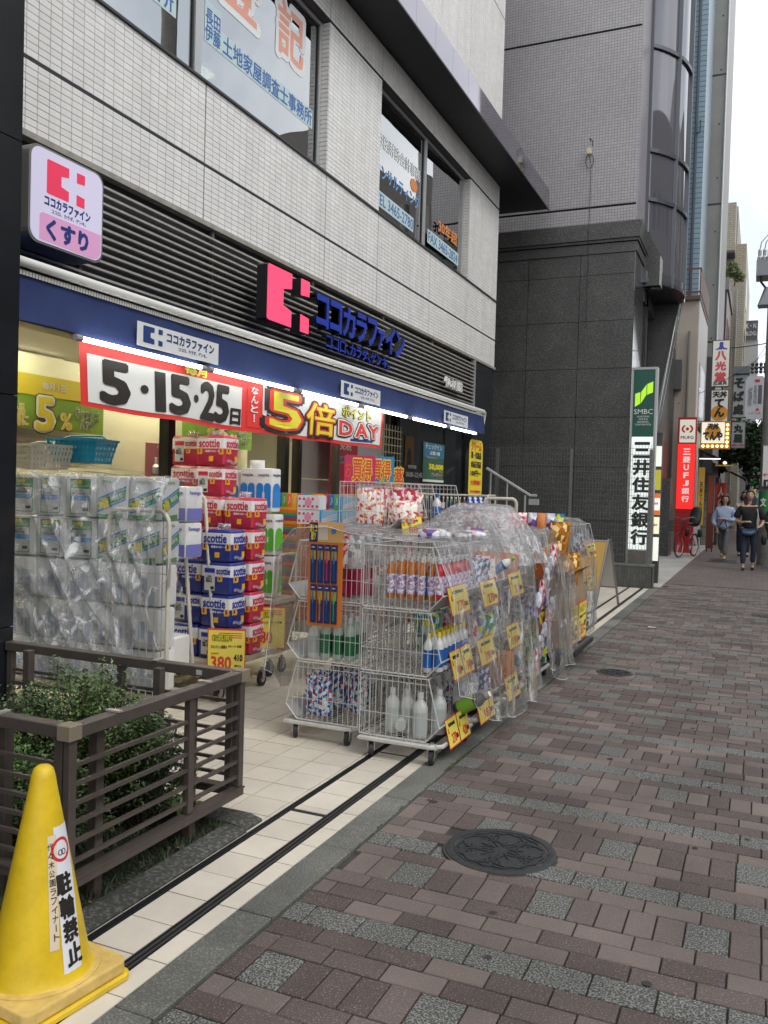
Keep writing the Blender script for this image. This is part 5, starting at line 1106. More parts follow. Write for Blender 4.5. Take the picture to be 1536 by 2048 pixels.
# buildings on the other side of the road (seen in the window reflections)
OPM = [PM('opposite_render_a', (.25, .23, .2), .8), PM('opposite_render_b', (.12, .11, .10), .8), PM('opposite_render_c', (.33, .32, .30), .8)]
for i, (y0, y1, h) in enumerate(((-14, -4, 9.5), (-3.8, 5, 7.2), (5.2, 12, 5.8), (12.2, 17, 8.6), (17.2, 26, 15.5), (26.2, 40, 17.5), (40.2, 62, 20.5))):
    t = thing('opposite_building', ['grey brown', 'dark low', 'pale low', 'brown four storey', 'tall dark', 'tall pale', 'tallest'][i] + ' building across the road mirrored in the upper windows', 'building', (14, (y0 + y1) / 2, 0))
    box('wall', OPM[(i * 2 + 1) % 3], t, 12, 20, y0, y1, 0, h)
    for k in range(int(h // 2.6)):
        y = y0 + .8
        while y < y1 - 1.6: box('window', PM('opposite_window', (.03, .04, .05), .15), t, 11.97, 11.999, y, y + 1.2, .9 + k * 2.6, 2.2 + k * 2.6); y += 2.1
# ================================================================== PLANTER, RAILING, CONE
SOIL = PM('soil', (.035, .03, .024), .95, nscale=25, namt=.4, bump=.6, bscale=60)
struct(box('planter_soil', SOIL, None, -3.49, -2.101, -3, 3.161, -.13, .012))
cb = thing('planter_curb', 'worn grey concrete edging around the planted corner under the railing', 'curb', (-2.08, 1.5, 0))
WC = speckle('worn_concrete', (.045, .045, .04), (.12, .12, .105), scale=60, lo=.48, hi=.66, rough=.9, stain=.5, bump=.5)
m = MB(); m.prism([(-2.10, -.1), (-1.992, -.1), (-1.992, .008), (-2.03, .018), (-2.10, .022)], -3, 3.16); m.build('curb_stone', WC, cb, world=True)
m = MB(); m.prism([(-3.49, -.1), (-1.994, -.1), (-2.0, .012), (-2.06, .028), (-3.49, .03)], 3.162, 3.30); m.build('curb_stone', WC, cb, world=True)
rl = thing('planter_railing', 'brown metal railing with horizontal bars around the planted corner', 'railing', (-2.1, 2.75, 0))
BR = PM('railing_brown', (.10, .082, .072), .38, metal=.35, nscale=12, namt=.12); BCAP = PM('railing_cap_beige', (.20, .165, .12), .5)
def panel(p0, p1, posts):
    p0 = Vector(p0); p1 = Vector(p1); d = (p1 - p0); L_ = d.length; d.normalize(); ang = math.atan2(d.y, d.x)
    def bar(name, a, b_, z0, z1, w, mat=BR, off=0, bev=.003):
        c_ = p0 + d * ((a + b_) / 2) + Vector((-d.y, d.x)) * off; m = MB(); m.obox((c_.x, c_.y, (z0 + z1) / 2), b_ - a, w, z1 - z0, ang); return m.build(name, mat, rl, world=True, bevel=bev)
    bar('top_rail', 0, L_, .635, .68, .05); bar('bottom_rail', 0, L_, .118, .15, .04); bar('bottom_rail_lip', 0, L_, .151, .158, .05, bev=0)
    for s_ in posts: bar('stile', s_, s_ + .036, .159, .634, .03)
    for k in range(6):
        z = .20 + k * .0665; bar('bar', .037, L_ - .037, z, z + .014, .014, bev=0)
panel((-2.1, 2.2), (-2.1, 3.27), (0, .665, 1.034))
panel((-2.127, 3.245), (-3.495, 3.245), (0, .62, 1.33)); panel((-2.127, 2.222), (-3.495, 2.222), (0.0, .60, 1.2))
for x, y in ((-2.15, 2.40), (-2.155, 2.965), (-2.5, 3.19), (-3.3, 3.19), (-2.45, 2.27), (-3.2, 2.27)): box('post', BR, rl, x - .02, x + .02, y - .02, y + .02, .0, .66, bevel=.002)
for x, y in ((-2.1, 2.215), (-2.1, 3.255)): box('corner_cap', BCAP, rl, x - .032, x + .028, y - .03, y + .03, .632, .686, bevel=.003)
for x, y, a in ((-2.1, 2.43, 0), (-2.1, 2.98, 0), (-2.55, 3.245, 1), (-2.42, 2.222, 1)): box('joint_cover', PM('joint_silver', (.42, .40, .36), .4, metal=.4), rl, x - (.03 if not a else .012), x + (.03 if not a else .012), y - (.012 if not a else .03), y + (.012 if not a else .03), .681, .687)
plate('maker_label', PM('label_grey', (.4, .42, .44), .4), rl, (-2.30, 3.218, .655), .03, .022, FY)
# shrubs -------------------------------------------------------------------
def shrub(name, lab, c, rx, ry, h, nst, per, leaf, seed, mat, cat='shrub', spread=.8):
    r = random.Random(seed); t = thing(name, lab, cat, (c[0], c[1], .01)); st = MB(); lf = MB()
    for i in range(nst):
        a = r.uniform(0, 6.28); q = r.random() ** .5; tip = Vector((c[0] + math.cos(a) * rx * q, c[1] + math.sin(a) * ry * q, h * (1 - .45 * q * q) * r.uniform(.7, 1.05))); b0 = Vector((c[0] + math.cos(a) * rx * .15 * q, c[1] + math.sin(a) * ry * .15 * q, .01))
        mid = b0.lerp(tip, .55) + Vector((r.uniform(-.03, .03), r.uniform(-.03, .03), .05)); st.tube([b0, mid, tip], [.004, .0025, .001], 4, caps=False)
        for k in range(per):
            u = r.uniform(.25, 1.02); p = (b0.lerp(mid, u * 2) if u < .5 else mid.lerp(tip, (u - .5) * 2)) + Vector((r.gauss(0, .02), r.gauss(0, .02), r.gauss(0, .018))) * (1.5 - .6 * u) * spread
            if p.z < .02: continue
            n_ = Vector((r.gauss(0, .6), r.gauss(0, .6), 1)).normalized(); ax = n_.cross(Vector((r.uniform(-1, 1), r.uniform(-1, 1), .2))).normalized(); bx_ = n_.cross(ax); s_ = leaf * r.uniform(.6, 1.3)
            lf.add([p - ax * s_, p + bx_ * s_ * .5, p + ax * s_, p - bx_ * s_ * .5], [(0, 1, 2, 3)])
    st.build('stem', BARK, t, world=True); lf.build('foliage', mat, t, world=True); return t
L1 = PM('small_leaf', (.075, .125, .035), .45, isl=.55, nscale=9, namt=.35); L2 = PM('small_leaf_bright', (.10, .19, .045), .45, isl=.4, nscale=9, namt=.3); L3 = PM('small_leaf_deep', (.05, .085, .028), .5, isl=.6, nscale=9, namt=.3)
shrub('boxwood_shrub', 'small-leaved green shrub behind the brown railing, tallest in the planter', (-2.62, 2.82, 0), .42, .32, .80, 130, 190, .0105, 1, L1)
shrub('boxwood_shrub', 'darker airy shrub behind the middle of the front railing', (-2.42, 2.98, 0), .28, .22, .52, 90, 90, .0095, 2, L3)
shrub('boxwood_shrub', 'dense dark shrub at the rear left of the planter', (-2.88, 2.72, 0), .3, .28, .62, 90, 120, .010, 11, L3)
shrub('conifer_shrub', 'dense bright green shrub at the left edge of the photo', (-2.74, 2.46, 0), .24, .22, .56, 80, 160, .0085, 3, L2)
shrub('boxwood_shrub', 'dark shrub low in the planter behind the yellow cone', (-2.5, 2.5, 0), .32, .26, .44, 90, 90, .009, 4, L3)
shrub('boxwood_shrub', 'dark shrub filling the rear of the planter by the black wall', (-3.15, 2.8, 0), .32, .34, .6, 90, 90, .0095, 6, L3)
t = thing('broad_leaf_plant', 'low plant with broad green leaves behind the right part of the railing', 'plant', (-2.27, 3.1, .01)); r_ = random.Random(4)
for i in range(9):
    a = i * .7 + .3; L_ = r_.uniform(.09, .14); d = Vector((math.cos(a), math.sin(a), 0)); s_ = Vector((-d.y, d.x, 0)); b0 = Vector((-2.27, 3.08, .02)); P_ = []
    for k in range(6):
        u = k / 5; w = .022 * math.sin(math.pi * min(1, u * .9 + .08)); c_ = b0 + d * L_ * u + Vector((0, 0, .10 * math.sin(u * 2.2))); P_ += [c_ - s_ * w, c_ + s_ * w]
    MB().add(P_, [(2 * k, 2 * k + 1, 2 * k + 3, 2 * k + 2) for k in range(5)]).build('leaf', L2, t, world=True, smooth=True)
m = MB(); r_ = random.Random(9)
for i in range(9000):
    x = r_.uniform(-3.0, -2.105); y = r_.uniform(1.7, 3.15); h = r_.uniform(.02, .06); a = r_.uniform(0, 6.28); dx, dy = math.cos(a) * .004, math.sin(a) * .004; lx, ly = r_.gauss(0, .02), r_.gauss(0, .02)
    m.add([(x - dx, y - dy, .01), (x + dx, y + dy, .01), (x + lx, y + ly, h)], [(0, 1, 2)])
tag(m.build('ground_cover', PM('grass_dark', (.03, .05, .018), .6, isl=.5)), 'dark low grassy ground cover under the shrubs', kind='stuff')
m = MB()
for i in range(160):
    x = r_.uniform(-3.2, -2.1); y = r_.uniform(1.8, 3.15); s_ = r_.uniform(.006, .014); a = r_.uniform(0, 6.28); z = .031; m.add([(x - s_, y, z), (x, y + s_ * .6, z + .004), (x + s_, y, z), (x, y - s_ * .6, z + .002)], [(0, 1, 2, 3)])
tag(m.build('leaf_litter', PM('dead_leaf', (.12, .075, .04), .8, isl=.4)), 'dry leaves scattered in the planter', kind='stuff')
# yellow cone ----------------------------------------------------------------
YC = PM('cone_yellow', (.66, .45, .012), .45, nscale=7, namt=.2, bump=.1, bscale=30, detail=9); YW = PM('cone_weight_faded', (.64, .44, .13), .65, nscale=9, namt=.25, bump=.1, bscale=60)
cn = thing('parking_cone', 'yellow plastic traffic cone with no-parking stickers on a weighted base', 'cone', (-1.905, 1.905, 0), -.12)
H_ = .62
def conr(z): return .148 - (.148 - .036) * (z - .05) / (.62 - .05) if z > .05 else .148
prof = [(.175, .046), (.168, .058), (.155, .064), (.150, .07)] + [(conr(z), z) for z in [.1 + .05 * k for k in range(11)]] + [(.034, .635), (.028, .655), (.018, .664), (.002, .667)]
MB().lathe(prof, 40).build('cone_body', YC, cn, smooth=True)
MB().prism([(-.19, -.17), (-.17, -.19), (.17, -.19), (.19, -.17), (.19, .17), (.17, .19), (-.17, .19), (-.19, .17)], .0, .024, 'Z').build('base_flange', YC, cn, bevel=.006)
MB().prism([(-.182, -.158), (-.158, -.182), (.158, -.182), (.182, -.158), (.182, .158), (.158, .182), (-.158, .182), (-.182, .158)], .026, .062, 'Z').build('base_weight', YW, cn, bevel=.006, bseg=2)
MB().lathe([(.172, .0625), (.172, .0655), (.165, .0665)], 40).build('base_ring', YW, cn, smooth=True)
def cpt(ang, z, off): r = conr(z) + off; return (r * math.cos(ang), r * math.sin(ang), z)
def csticker(name, a0_, a1_, z0, z1, mat, off, n=8):
    # constant paper width: angle span grows towards the top
    def f(u, v):
        z = z0 + (z1 - z0) * v; k = conr((z0 + z1) / 2) / conr(z); am = (a0_ + a1_) / 2 if False else a0_; return cpt(a0_ * 1 + (a1_ - a0_) * u * k, z, off)
    return grid(f, n, 12).build(name, mat, cn, smooth=True)
STK = PM('sticker_white', (.70, .71, .75), .3); STC = PM('sticker_cream', (.66, .56, .42), .4)
A = math.radians
csticker('sticker', A(-26), A(-10), .165, .475, STC, .0012); csticker('sticker', A(-10), A(26), .085, .495, STK, .0012)
def ctxt(s, ang, z, w, h, mat, bold, off=.0022, lean=0):
    me = tmesh(s, bold, .95).copy()
    for v in me.vertices:
        zz = z + v.co.y * h; k = conr(z) / conr(zz); me_a = ang + (v.co.x * w) / conr(zz)
        v.co = cpt(me_a, zz, off + .0006 * v.co.z)
    me.materials.clear(); me.materials.append(mat); o = bpy.data.objects.new('lettering', me); COL.objects.link(o); o.parent = cn
for i, ch in enumerate('代々木公園ラフィナート'): ctxt('|' if ch == 'ー' else ch, A(-20 + .35 * i), .445 - i * .0245, .016 if ch != 'ー' else .002, .019, BBLK, .0)
for i, ch in enumerate('駐輪禁止'): ctxt(ch, A(4 + 1.1 * i), .335 - i * .066, .05, .056, BBLK, .05)
m = MB(); n = 28
def ringc(r0, r1, za, ac):
    P_ = []
    for i in range(n + 1):
        a = 2 * math.pi * i / n; P_.append(cpt(ac + r0 * math.cos(a) / conr(za), za + r0 * math.sin(a), .0022)); P_.append(cpt(ac + r1 * math.cos(a) / conr(za), za + r1 * math.sin(a), .0022))
    m.add(P_, [(2 * i, 2 * i + 1, 2 * i + 3, 2 * i + 2) for i in range(n)])
ringc(.026, .034, .43, A(7)); m.add([cpt(A(7) + x / conr(.43), .43 + z, .0024) for x, z in ((-.024, .018), (-.018, .024), (.024, -.018), (.018, -.024))], [(0, 1, 2, 3)]); m.build('no_parking_mark', PM('mark_red', (.6, .03, .04), .4), cn)
m = MB(); ringc(.006, .0085, .422, A(7) - .07); ringc(.006, .0085, .422, A(7) + .08); m.build('bicycle_mark', BBLK, cn)
# ================================================================== TROLLEYS, BASKETS AND GOODS
CRM = PM('cream_tube', (.50, .47, .39), .4, nscale=10, namt=.08); WIRE = PM('basket_wire', (.54, .53, .50), .35, metal=.1, nscale=14, namt=.12); RUB = PM('rubber', (.018, .018, .02), .6); DECK = PM('worn_deck', (.42, .36, .27), .6, nscale=9, namt=.25); CHR = PM('chrome', (.5, .5, .5), .25, metal=.9)
def caster(parent, x, y, z, r=.042, rz=0.):
    c = thing('caster', None, None, (x, y, z)); c.parent = parent; c.rotation_euler[2] = rz
    m = MB(); m.box(-.02, -.016, -.02, .02, -.0, .06); m.box(.016, .02, -.02, .02, .0, .06); m.box(-.02, .02, -.02, .02, .0601, .066); m.lathe([(.012, .067), (.012, .085)], 8); m.build('fork', CHR, c)
    MB().lathe([(r * .55, -.0125), (r * .8, -.0135), (r, -.010), (r, .010), (r * .8, .0135), (r * .55, .0125)], 18, axis='X').build('wheel', RUB, c)
    MB().lathe([(.001, -.0138), (r * .5, -.0138), (r * .5, .0138), (.001, .0138)], 12, axis='X').build('hub', CHR, c); return c
# ---- wire display basket (local: opens towards +x, runs 0..L along y)
def basket(name, lab, loc, L_=.58, D=.44, Hh=.36, group='stacked wire display baskets', flip=False, wires=True, cat='wire basket'):
    t = thing(name, lab, cat, loc, math.pi if flip else 0, group)
    prof_ = [(0, 0), (D - .04, 0), (D + .04, .085), (D - .03, Hh - .012), (0, Hh - .012)]
    def xr(z): # front edge x at height z
        return (D - .04) + .08 * z / .085 if z < .085 else (D + .04) - .07 * (z - .085) / (Hh - .012 - .085)
    def side(y):
        m = MB(); m.tube([(p, y, q) for p, q in prof_], .0048, 5, closed=True)
        for z in (Hh * .36, Hh * .88): m.tube([(0, y, z), (xr(z) - .002, y, z)], .0026, 4)
        x = .028
        while x < D + .02:
            z0 = 0 if x <= D - .04 else (x - D + .04) / .08 * .085; z1 = Hh - .012 if x <= D - .03 else .085 + (D + .04 - x) / .07 * (Hh - .097)
            m.tube([(x, y, z0), (x, y, z1)], .0022, 4, caps=False); x += .034
        return m
    side(0).build('side_panel', WIRE, t); side(L_).build('side_panel', WIRE, t)
    m = MB(); m.tube([(0, 0, 0), (0, L_, 0), (0, L_, Hh - .012), (0, 0, Hh - .012)], .0038, 5, closed=True); y = .03
    while y < L_: m.tube([(0, y, 0), (0, y, Hh - .012)], .0016, 4, caps=False); y += .048
    for z in (Hh * .36, Hh * .7): m.tube([(0, 0, z), (0, L_, z)], .0026, 4)
    m.build('back_panel', WIRE, t)
    m = MB(); y = .02
    while y < L_: m.tube([(0, y, 0), (D - .04, y, 0), (D + .04, y, .085)], .0016, 4, caps=False); y += .036
    for x in (.1, .2, .3): m.tube([(x, 0, -.002), (x, L_, -.002)], .0026, 4)
    m.build('base_grid', WIRE, t)
    m = MB(); m.tube([(D + .04, 0, .085), (D + .04, L_, .085)], .005, 5); m.tube([(D - .04, 0, 0), (D - .04, L_, 0)], .004, 5); m.tube([(D - .03, 0, Hh - .012), (D - .03, L_, Hh - .012)], .004, 5)
    m.build('front_lip', WIRE, t)
    MB().add([(D - .036, .01, .008), (D - .036, L_ - .01, .008), (D + .036, L_ - .01, .083), (D + .036, .01, .083)], [(0, 1, 2, 3)]).build('lip_plate', PM('lip_plastic', (.5, .49, .47), .35), t)
    m = MB()
    for x in (.09, D - .13):
        m.tube([(x - .018, -.006, .006), (x - .018, -.010, -.014), (x + .018, -.010, -.014), (x + .018, -.006, .006)], .0034, 5)
    m.build('clip', WIRE, t); return t
def clone(src, lab, loc, rz=None, group=None): return copy_tree(src, loc=loc, rz=rz, label=lab, group=group)
def cart_base(name, lab, x0, x1, y0, y1, z, group='wheeled bases under the wire baskets'):
    t = thing(name, lab, 'trolley base', ((x0 + x1) / 2, (y0 + y1) / 2, 0), 0, group)
    m = MB(); m.tube([(x0, y0, z), (x1 - .05, y0, z), (x1, y0 + .05, z), (x1, y1 - .05, z), (x1 - .05, y1, z), (x0, y1, z)], .013, 6, closed=True); m.build('base_frame', WIRE, t, world=True)
    m = MB(); m.box(x0 + .015, x1 - .02, y0 + .012, y0 + .04, z - .014, z + .012); m.box(x0 + .015, x1 - .02, y1 - .04, y1 - .012, z - .014, z + .012); m.box(x0 + .015, x0 + .04, y0 + .041, y1 - .041, z - .014, z + .012); m.build('base_rail', WIRE, t, world=True)
    for i, (x, y) in enumerate(((x0 + .06, y0 + .03), (x1 - .05, y0 + .03), (x0 + .06, y1 - .05), (x1 - .05, y1 - .05))): caster(t, x - (x0 + x1) / 2, y - (y0 + y1) / 2, .0, .043, rz=[.5, .1, -.4, .8][i]); t.children[-1].location.z = .043
    return t
tier = ['bottom', 'middle', 'top']
RX, LX = -2.04, -2.10
protoR = None; BK = []
places = [(4.40, 'nearest stack on the kerb side'), (5.01, 'second stack on the kerb side'), (5.62, 'third stack on the kerb side')]
for y, wh in places:
    for k in range(3):
        lab = tier[k] + ' wire basket of the ' + wh
        if protoR is None: protoR = basket('wire_basket', lab, (RX, y, .125 + k * .362))
        else: clone(protoR, lab, (RX, y, .125 + k * .362))
cart_base('trolley_base', 'wheeled white base under the nearest kerb side basket stack', -2.03, -1.55, 4.38, 4.99, .105)
cart_base('trolley_base', 'wheeled white base under the second kerb side basket stack', -2.03, -1.55, 5.02, 5.60, .105)
cart_base('trolley_base', 'wheeled white base under the third kerb side basket stack', -2.03, -1.55, 5.64, 6.22, .105)
for y, wh in ((4.5, 'nearest left stack facing the shop'), (5.12, 'second left stack facing the shop')):
    for k in range(3): clone(protoR, tier[k] + ' wire basket of the ' + wh, (LX, y + .58, .12 + k * .362), rz=math.pi)
cart_base('trolley_base', 'wheeled white base under the nearest left basket stack', -2.58, -2.12, 4.49, 5.08, .10)
cart_base('trolley_base', 'wheeled white base under the second left basket stack', -2.58, -2.12, 5.12, 5.70, .10)
for y, wh in ((6.55, 'middle stack beyond the pink parcels'), (9.55, 'far stack by the folding sign')):
    for k in range(3): clone(protoR, tier[k] + ' wire basket of the ' + wh, (-2.05 if y < 8 else -2.22, y, .12 + k * .362))
cart_base('trolley_base', 'wheeled white base under the middle basket stack', -2.04, -1.56, 6.56, 7.12, .10)
cart_base('trolley_base', 'wheeled white base under the far basket stack', -2.21, -1.75, 9.56, 10.1, .10)
for k in range(4): clone(protoR, ['bottom', 'second', 'third', 'topmost'][k] + ' wire basket of the tall sweets rack', (-2.88, 5.75, .13 + k * .362))
clone(protoR, 'wire basket with a blue bottle beside the sweets basket', (-2.80, 6.4, .13 + 3 * .362))
for k in range(3): clone(protoR, tier[k] + ' wire basket under the blue bottle basket', (-2.80, 6.4, .13 + k * .362))
cart_base('trolley_base', 'wheeled base under the tall sweets rack', -2.88, -2.42, 5.74, 6.34, .11); cart_base('trolley_base', 'wheeled base beside the tall sweets rack', -2.80, -2.34, 6.4, 6.98, .11)
# ---- goods builders --------------------------------------------------------
def bottle(name, lab, loc, r, h, body, cap, labelm=None, group=None, spray=False, rz=0, cat='bottle', tilt=None):
    t = thing(name, lab, cat, loc, rz, group)
    MB().lathe([(r * .9, 0), (r, h * .03), (r, h * .66), (r * .85, h * .74), (r * .38, h * .84), (r * .36, h * .88)], 14).build('bottle_body', body, t, smooth=True)
    if spray:
        m = MB(); m.lathe([(r * .4, h * .88), (r * .4, h * .94), (r * .3, h * .96)], 10); m.add([(-r * .3, -r * .5, h * .96), (r * .3, -r * .5, h * .96), (r * .3, r * 1.3, h * .96), (-r * .3, r * 1.3, h * .96), (-r * .3, -r * .5, h), (r * .3, -r * .5, h), (r * .2, r * 1.3, h * 1.01), (-r * .2, r * 1.3, h * 1.01)], [(0, 3, 2, 1), (4, 5, 6, 7), (0, 1, 5, 4), (1, 2, 6, 5), (2, 3, 7, 6), (3, 0, 4, 7)]); m.build('trigger_head', cap, t)
    else: MB().lathe([(r * .42, h * .88), (r * .42, h), (r * .36, h * 1.005)], 12).build('cap', cap, t, smooth=True)
    if labelm: MB().lathe([(r * 1.012, h * .12), (r * 1.012, h * .58)], 14).build('label_band', labelm, t, smooth=True)
    if tilt: t.rotation_euler[0] = tilt
    return t
WPL = PM('white_plastic', (.62, .62, .60), .3); GPL = PM('green_plastic', (.02, .16, .06), .3); BPL = PM('blue_plastic', (.02, .12, .42), .3); OPL = PM('orange_plastic', (.65, .2, .02), .3); RPL = PM('red_plastic', (.5, .02, .03), .3); VPL = PM('violet_label', (.32, .24, .5), .4); YPL = PM('yellow_plastic', (.7, .55, .05), .3); TPL = PM('teal_plastic', (.03, .32, .3), .3); PPL = PM('pink_plastic', (.72, .25, .38), .35); NPL = PM('navy_plastic', (.02, .03, .12), .35)
NW_ = ['first', 'second', 'third', 'fourth', 'fifth', 'sixth', 'seventh', 'eighth', 'ninth', 'tenth', 'eleventh', 'twelfth']
def place_names(pts):
    xs = sorted({round(p[0], 3) for p in pts}); out = []
    for p in pts:
        col = [q for q in pts if round(q[0], 3) == round(p[0], 3)]; j = sorted(col, key=lambda q: q[1]).index(p); i = xs.index(round(p[0], 3))
        out.append((', ' + NW_[i] + ' from left' if len(xs) > 1 else '') + (', ' + NW_[j] + ' row' if len(col) > 1 else ''))
    return out
def many(lab, group, pts, *a, **k):
    nm = place_names(pts); pr = bottle('bottle', lab + nm[0], pts[0], *a, group=group, **k)
    for p, s_ in zip(pts[1:], nm[1:]): copy_tree(pr, loc=p, label=lab + s_, group=group)
# top kerb-side basket: refill sprays with orange necks + red bottles
many('orange and violet spray bottle in the top basket', 'spray bottles in the top basket', [(-1.90 + .062 * i, 4.47 + j * .09, .90) for i in range(5) for j in range(4)], .025, .235, PM('amber_plastic', (.50, .17, .03), .3), WPL, dots('label_violet_mix', ['B8B0D8', 'E8E4F0', '8A7AC0', 'F0ECF4', 'C87A9A'], 80))
many('red bottle with white trigger in the top basket', 'red trigger bottles in the top basket', [(-1.60 + .0 * i, 4.44 + i * .075, .885 + .03) for i in range(7)], .030, .22, PM('red_plastic', (.5, .02, .03), .3), WPL, dots('label_violet_mix', ['B8B0D8', 'E8E4F0'], 80), spray=True)
many('small green bottle behind the orange sprays', 'green refill bottles', [(-1.68, 4.5 + .08 * i, .90) for i in range(5)], .024, .19, GPL, BPL, BPL)
# middle basket: white bottles, yellow band, blue label
many('white bottle with yellow cap and blue label', 'white bottles with blue labels', [(-1.655 + .062 * i, 4.45 + j * .07, .505 + .01 * i) for i in range(2) for j in range(7)], .028, .215, WPL, YPL, BPL)
# bottom basket: big white pump bottles
many('large white bottle standing in the bottom basket', 'large white bottles', [(-1.88, 4.50, .13), (-1.80, 4.53, .13), (-1.70, 4.47, .13), (-1.62, 4.56, .14), (-1.66, 4.66, .13), (-1.85, 4.66, .13)], .043, .25, PM('translucent_white', (.55, .56, .55), .25), WPL, PM('pale_grey_label', (.42, .46, .44), .4))
b_ = bottle('bottle', 'white bottle lying on its side in the nearest bottom basket', (-1.81, 4.45, .18), .036, .2, PM('translucent_white', (.55, .56, .55), .25), WPL); b_.rotation_euler = (-1.45, 0, .2)
b_ = bottle('bottle', 'tilted dark bottle with a large white cap on the lip of the bottom basket', (-1.60, 4.80, .22), .042, .24, PM('dark_grey_film', (.06, .07, .065), .3), WPL, PM('lime_label', (.2, .42, .04), .4)); b_.rotation_euler = (.3, 1.0, .3)
# left baskets
many('green bottle with white cap, left middle basket', 'green pump bottles', [(-2.20 - .08 * i, 4.58 + .09 * j, .49) for i in range(3) for j in range(3)], .034, .25, PM('pale_green_bottle', (.38, .48, .42), .25), WPL, GPL)
many('pale bottle with pink leaf label in the left middle basket', 'pale bottles with pink labels', [(-2.44, 4.58 + .1 * j, .49) for j in range(4)], .036, .22, WPL, RPL, PM('pale_grey_label', (.42, .46, .44), .4))
def bag(name, lab, loc, w, h, d, mat, rz=0, tilt=0, group=None, seed=0, cat='bag', sub=9, roll=0):
    t = thing(name, lab, cat, loc, rz, group); r = random.Random(seed)
    vs = []; n = sub
    for sgn in (1, -1):
        for j in range(n + 1):
            for i in range(n + 1):
                u, v = i / n, j / n; b = (math.sin(math.pi * u) ** .6) * (math.sin(math.pi * (v * .9 + .05)) ** .6)
                k = noise.noise(Vector((u * 4 + seed, v * 4, sgn * 3 + seed))) * .25 + noise.noise(Vector((u * 9 + seed, v * 9, sgn))) * .12
                vs.append(((u - .5) * w * (1 - .06 * b) + .01 * k, sgn * d / 2 * b * (1 + k), v * h + .01 * k))
    o = (n + 1) ** 2; fs = []
    for j in range(n):
        for i in range(n): a = j * (n + 1) + i; fs.append((a, a + 1, a + n + 2, a + n + 1)); fs.append((a + o + 1, a + o, a + o + n + 1, a + o + n + 2))
    MB().add(vs, fs).build('pouch', mat, t, smooth=True)
    q = MB() if cat not in ('wrap', 'parcel') else None
    if q: q.box(-w * .46, w * .46, -.0015, .0015, h * .955, h * 1.01).build('seal_strip', mat, t)
    t.rotation_euler = (tilt, roll, rz); return t
FLM = [dots('film_blue_dots', ['1F4A8C', 'C9D2DA', 'B43A4A', '7FA8C8', '2B3A6A', 'E0E4E8'], 60), dots('film_pink_mix', ['E8C8CC', 'C83A50', 'F0E8E0', 'D88A9A', 'B02038', 'F4F0EC'], 42), dots('film_candy', ['C8444A', 'E8E0D0', 'F4F0E8', 'F0D8D4', 'E0A85A', 'F4E0DC', 'D8707A', 'F4F0E8'], 48), dots('film_gold', ['C88A30', '8A5A18', 'F0D090', 'A86A20'], 20, .15), dots('film_grey_mix', ['B8BCC0', 'D8D8D8', '8A9098', 'C8B8C0', 'E4E4E4'], 30), dots('film_orange', ['D87A20', 'F0E4C8', 'E0A030', 'B03A20'], 24), dots('film_teal', ['1F8A7A', 'D8ECE8', '2F6FA0', 'E8E020'], 24), dots('film_white_violet', ['E4E4EC', '5A4A9A', 'C8C8E0', '8A3A5A', 'F4F4F4'], 24)]
def scatter(n, x0, x1, y0, y1, z, w, h, d, mats, lab, grp, seed, cat='bag', lean=.25):
    r = random.Random(seed); protos = []
    lab0 = lab
    for i in range(n):
        lab = lab0 + (', nearest' if i == 0 else ', ' + NW_[i] + ' from front')
        loc = (r.uniform(x0, x1), y0 + (y1 - y0) * (i + .5) / n + r.uniform(-.01, .01), z + r.uniform(0, .02))
        if len(protos) < 2 * len(mats):
            t = bag('refill_bag' if cat == 'bag' else cat.replace(' ', '_'), lab, loc, w, h, d, mats[i % len(mats)], r.uniform(-.5, .5), r.uniform(-lean, lean), grp, seed * 7 + i, cat); protos.append(t)
        else:
            t = copy_tree(r.choice(protos), loc=loc, label=lab, group=grp); t.rotation_euler = (r.uniform(-lean, lean), r.uniform(-.1, .1), r.uniform(-.5, .5))
scatter(7, -2.45, -2.22, 4.54, 5.02, .13, .17, .24, .05, [FLM[0]], 'dotted blue and red refill pouch in the left bottom basket', 'dotted pouches in the left bottom basket', 3)
scatter(7, -2.45, -2.20, 4.55, 5.0, .85, .16, .17, .05, [PM('crimson_pack', (.42, .01, .06), .35, bump=.3, bscale=30)], 'crimson pouch in the left top basket', 'crimson pouches in the left top basket', 4, lean=.1)
scatter(8, -2.47, -2.2, 4.56, 5.05, 1.02, .13, .2, .04, [FLM[1], FLM[4]], 'pink and white pouch standing above the left top basket', 'pink pouches in the left top basket', 5)
for y, i0 in ((5.05, 0), (5.66, 1), (6.6, 2)):
    for k in range(3):
        scatter(9, -1.97, -1.62, y + .06, y + .52, .135 + k * .362, .16, .22, .06, [FLM[(i0 + k * 2 + 4) % 8], FLM[(i0 * 3 + k) % 8]], 'crumpled refill pouch in the ' + tier[k] + ' basket of the ' + ['second', 'third', 'middle'][i0] + ' stack', 'pouches in baskets ' + str(i0) + tier[k], 20 + i0 * 3 + k)
scatter(6, -2.1, -1.9, 9.6, 10.05, .86, .16, .2, .05, [FLM[4], FLM[7]], 'pouch in the far top basket', 'pouches in the far basket', 40)
for k in range(3): scatter(4, -2.1, -1.85, 9.6, 10.05, .135 + k * .362, .16, .22, .06, [FLM[7], FLM[4]], 'pale pouch in the ' + tier[k] + ' basket by the folding sign', 'pouches by the folding sign ' + tier[k], 50 + k)
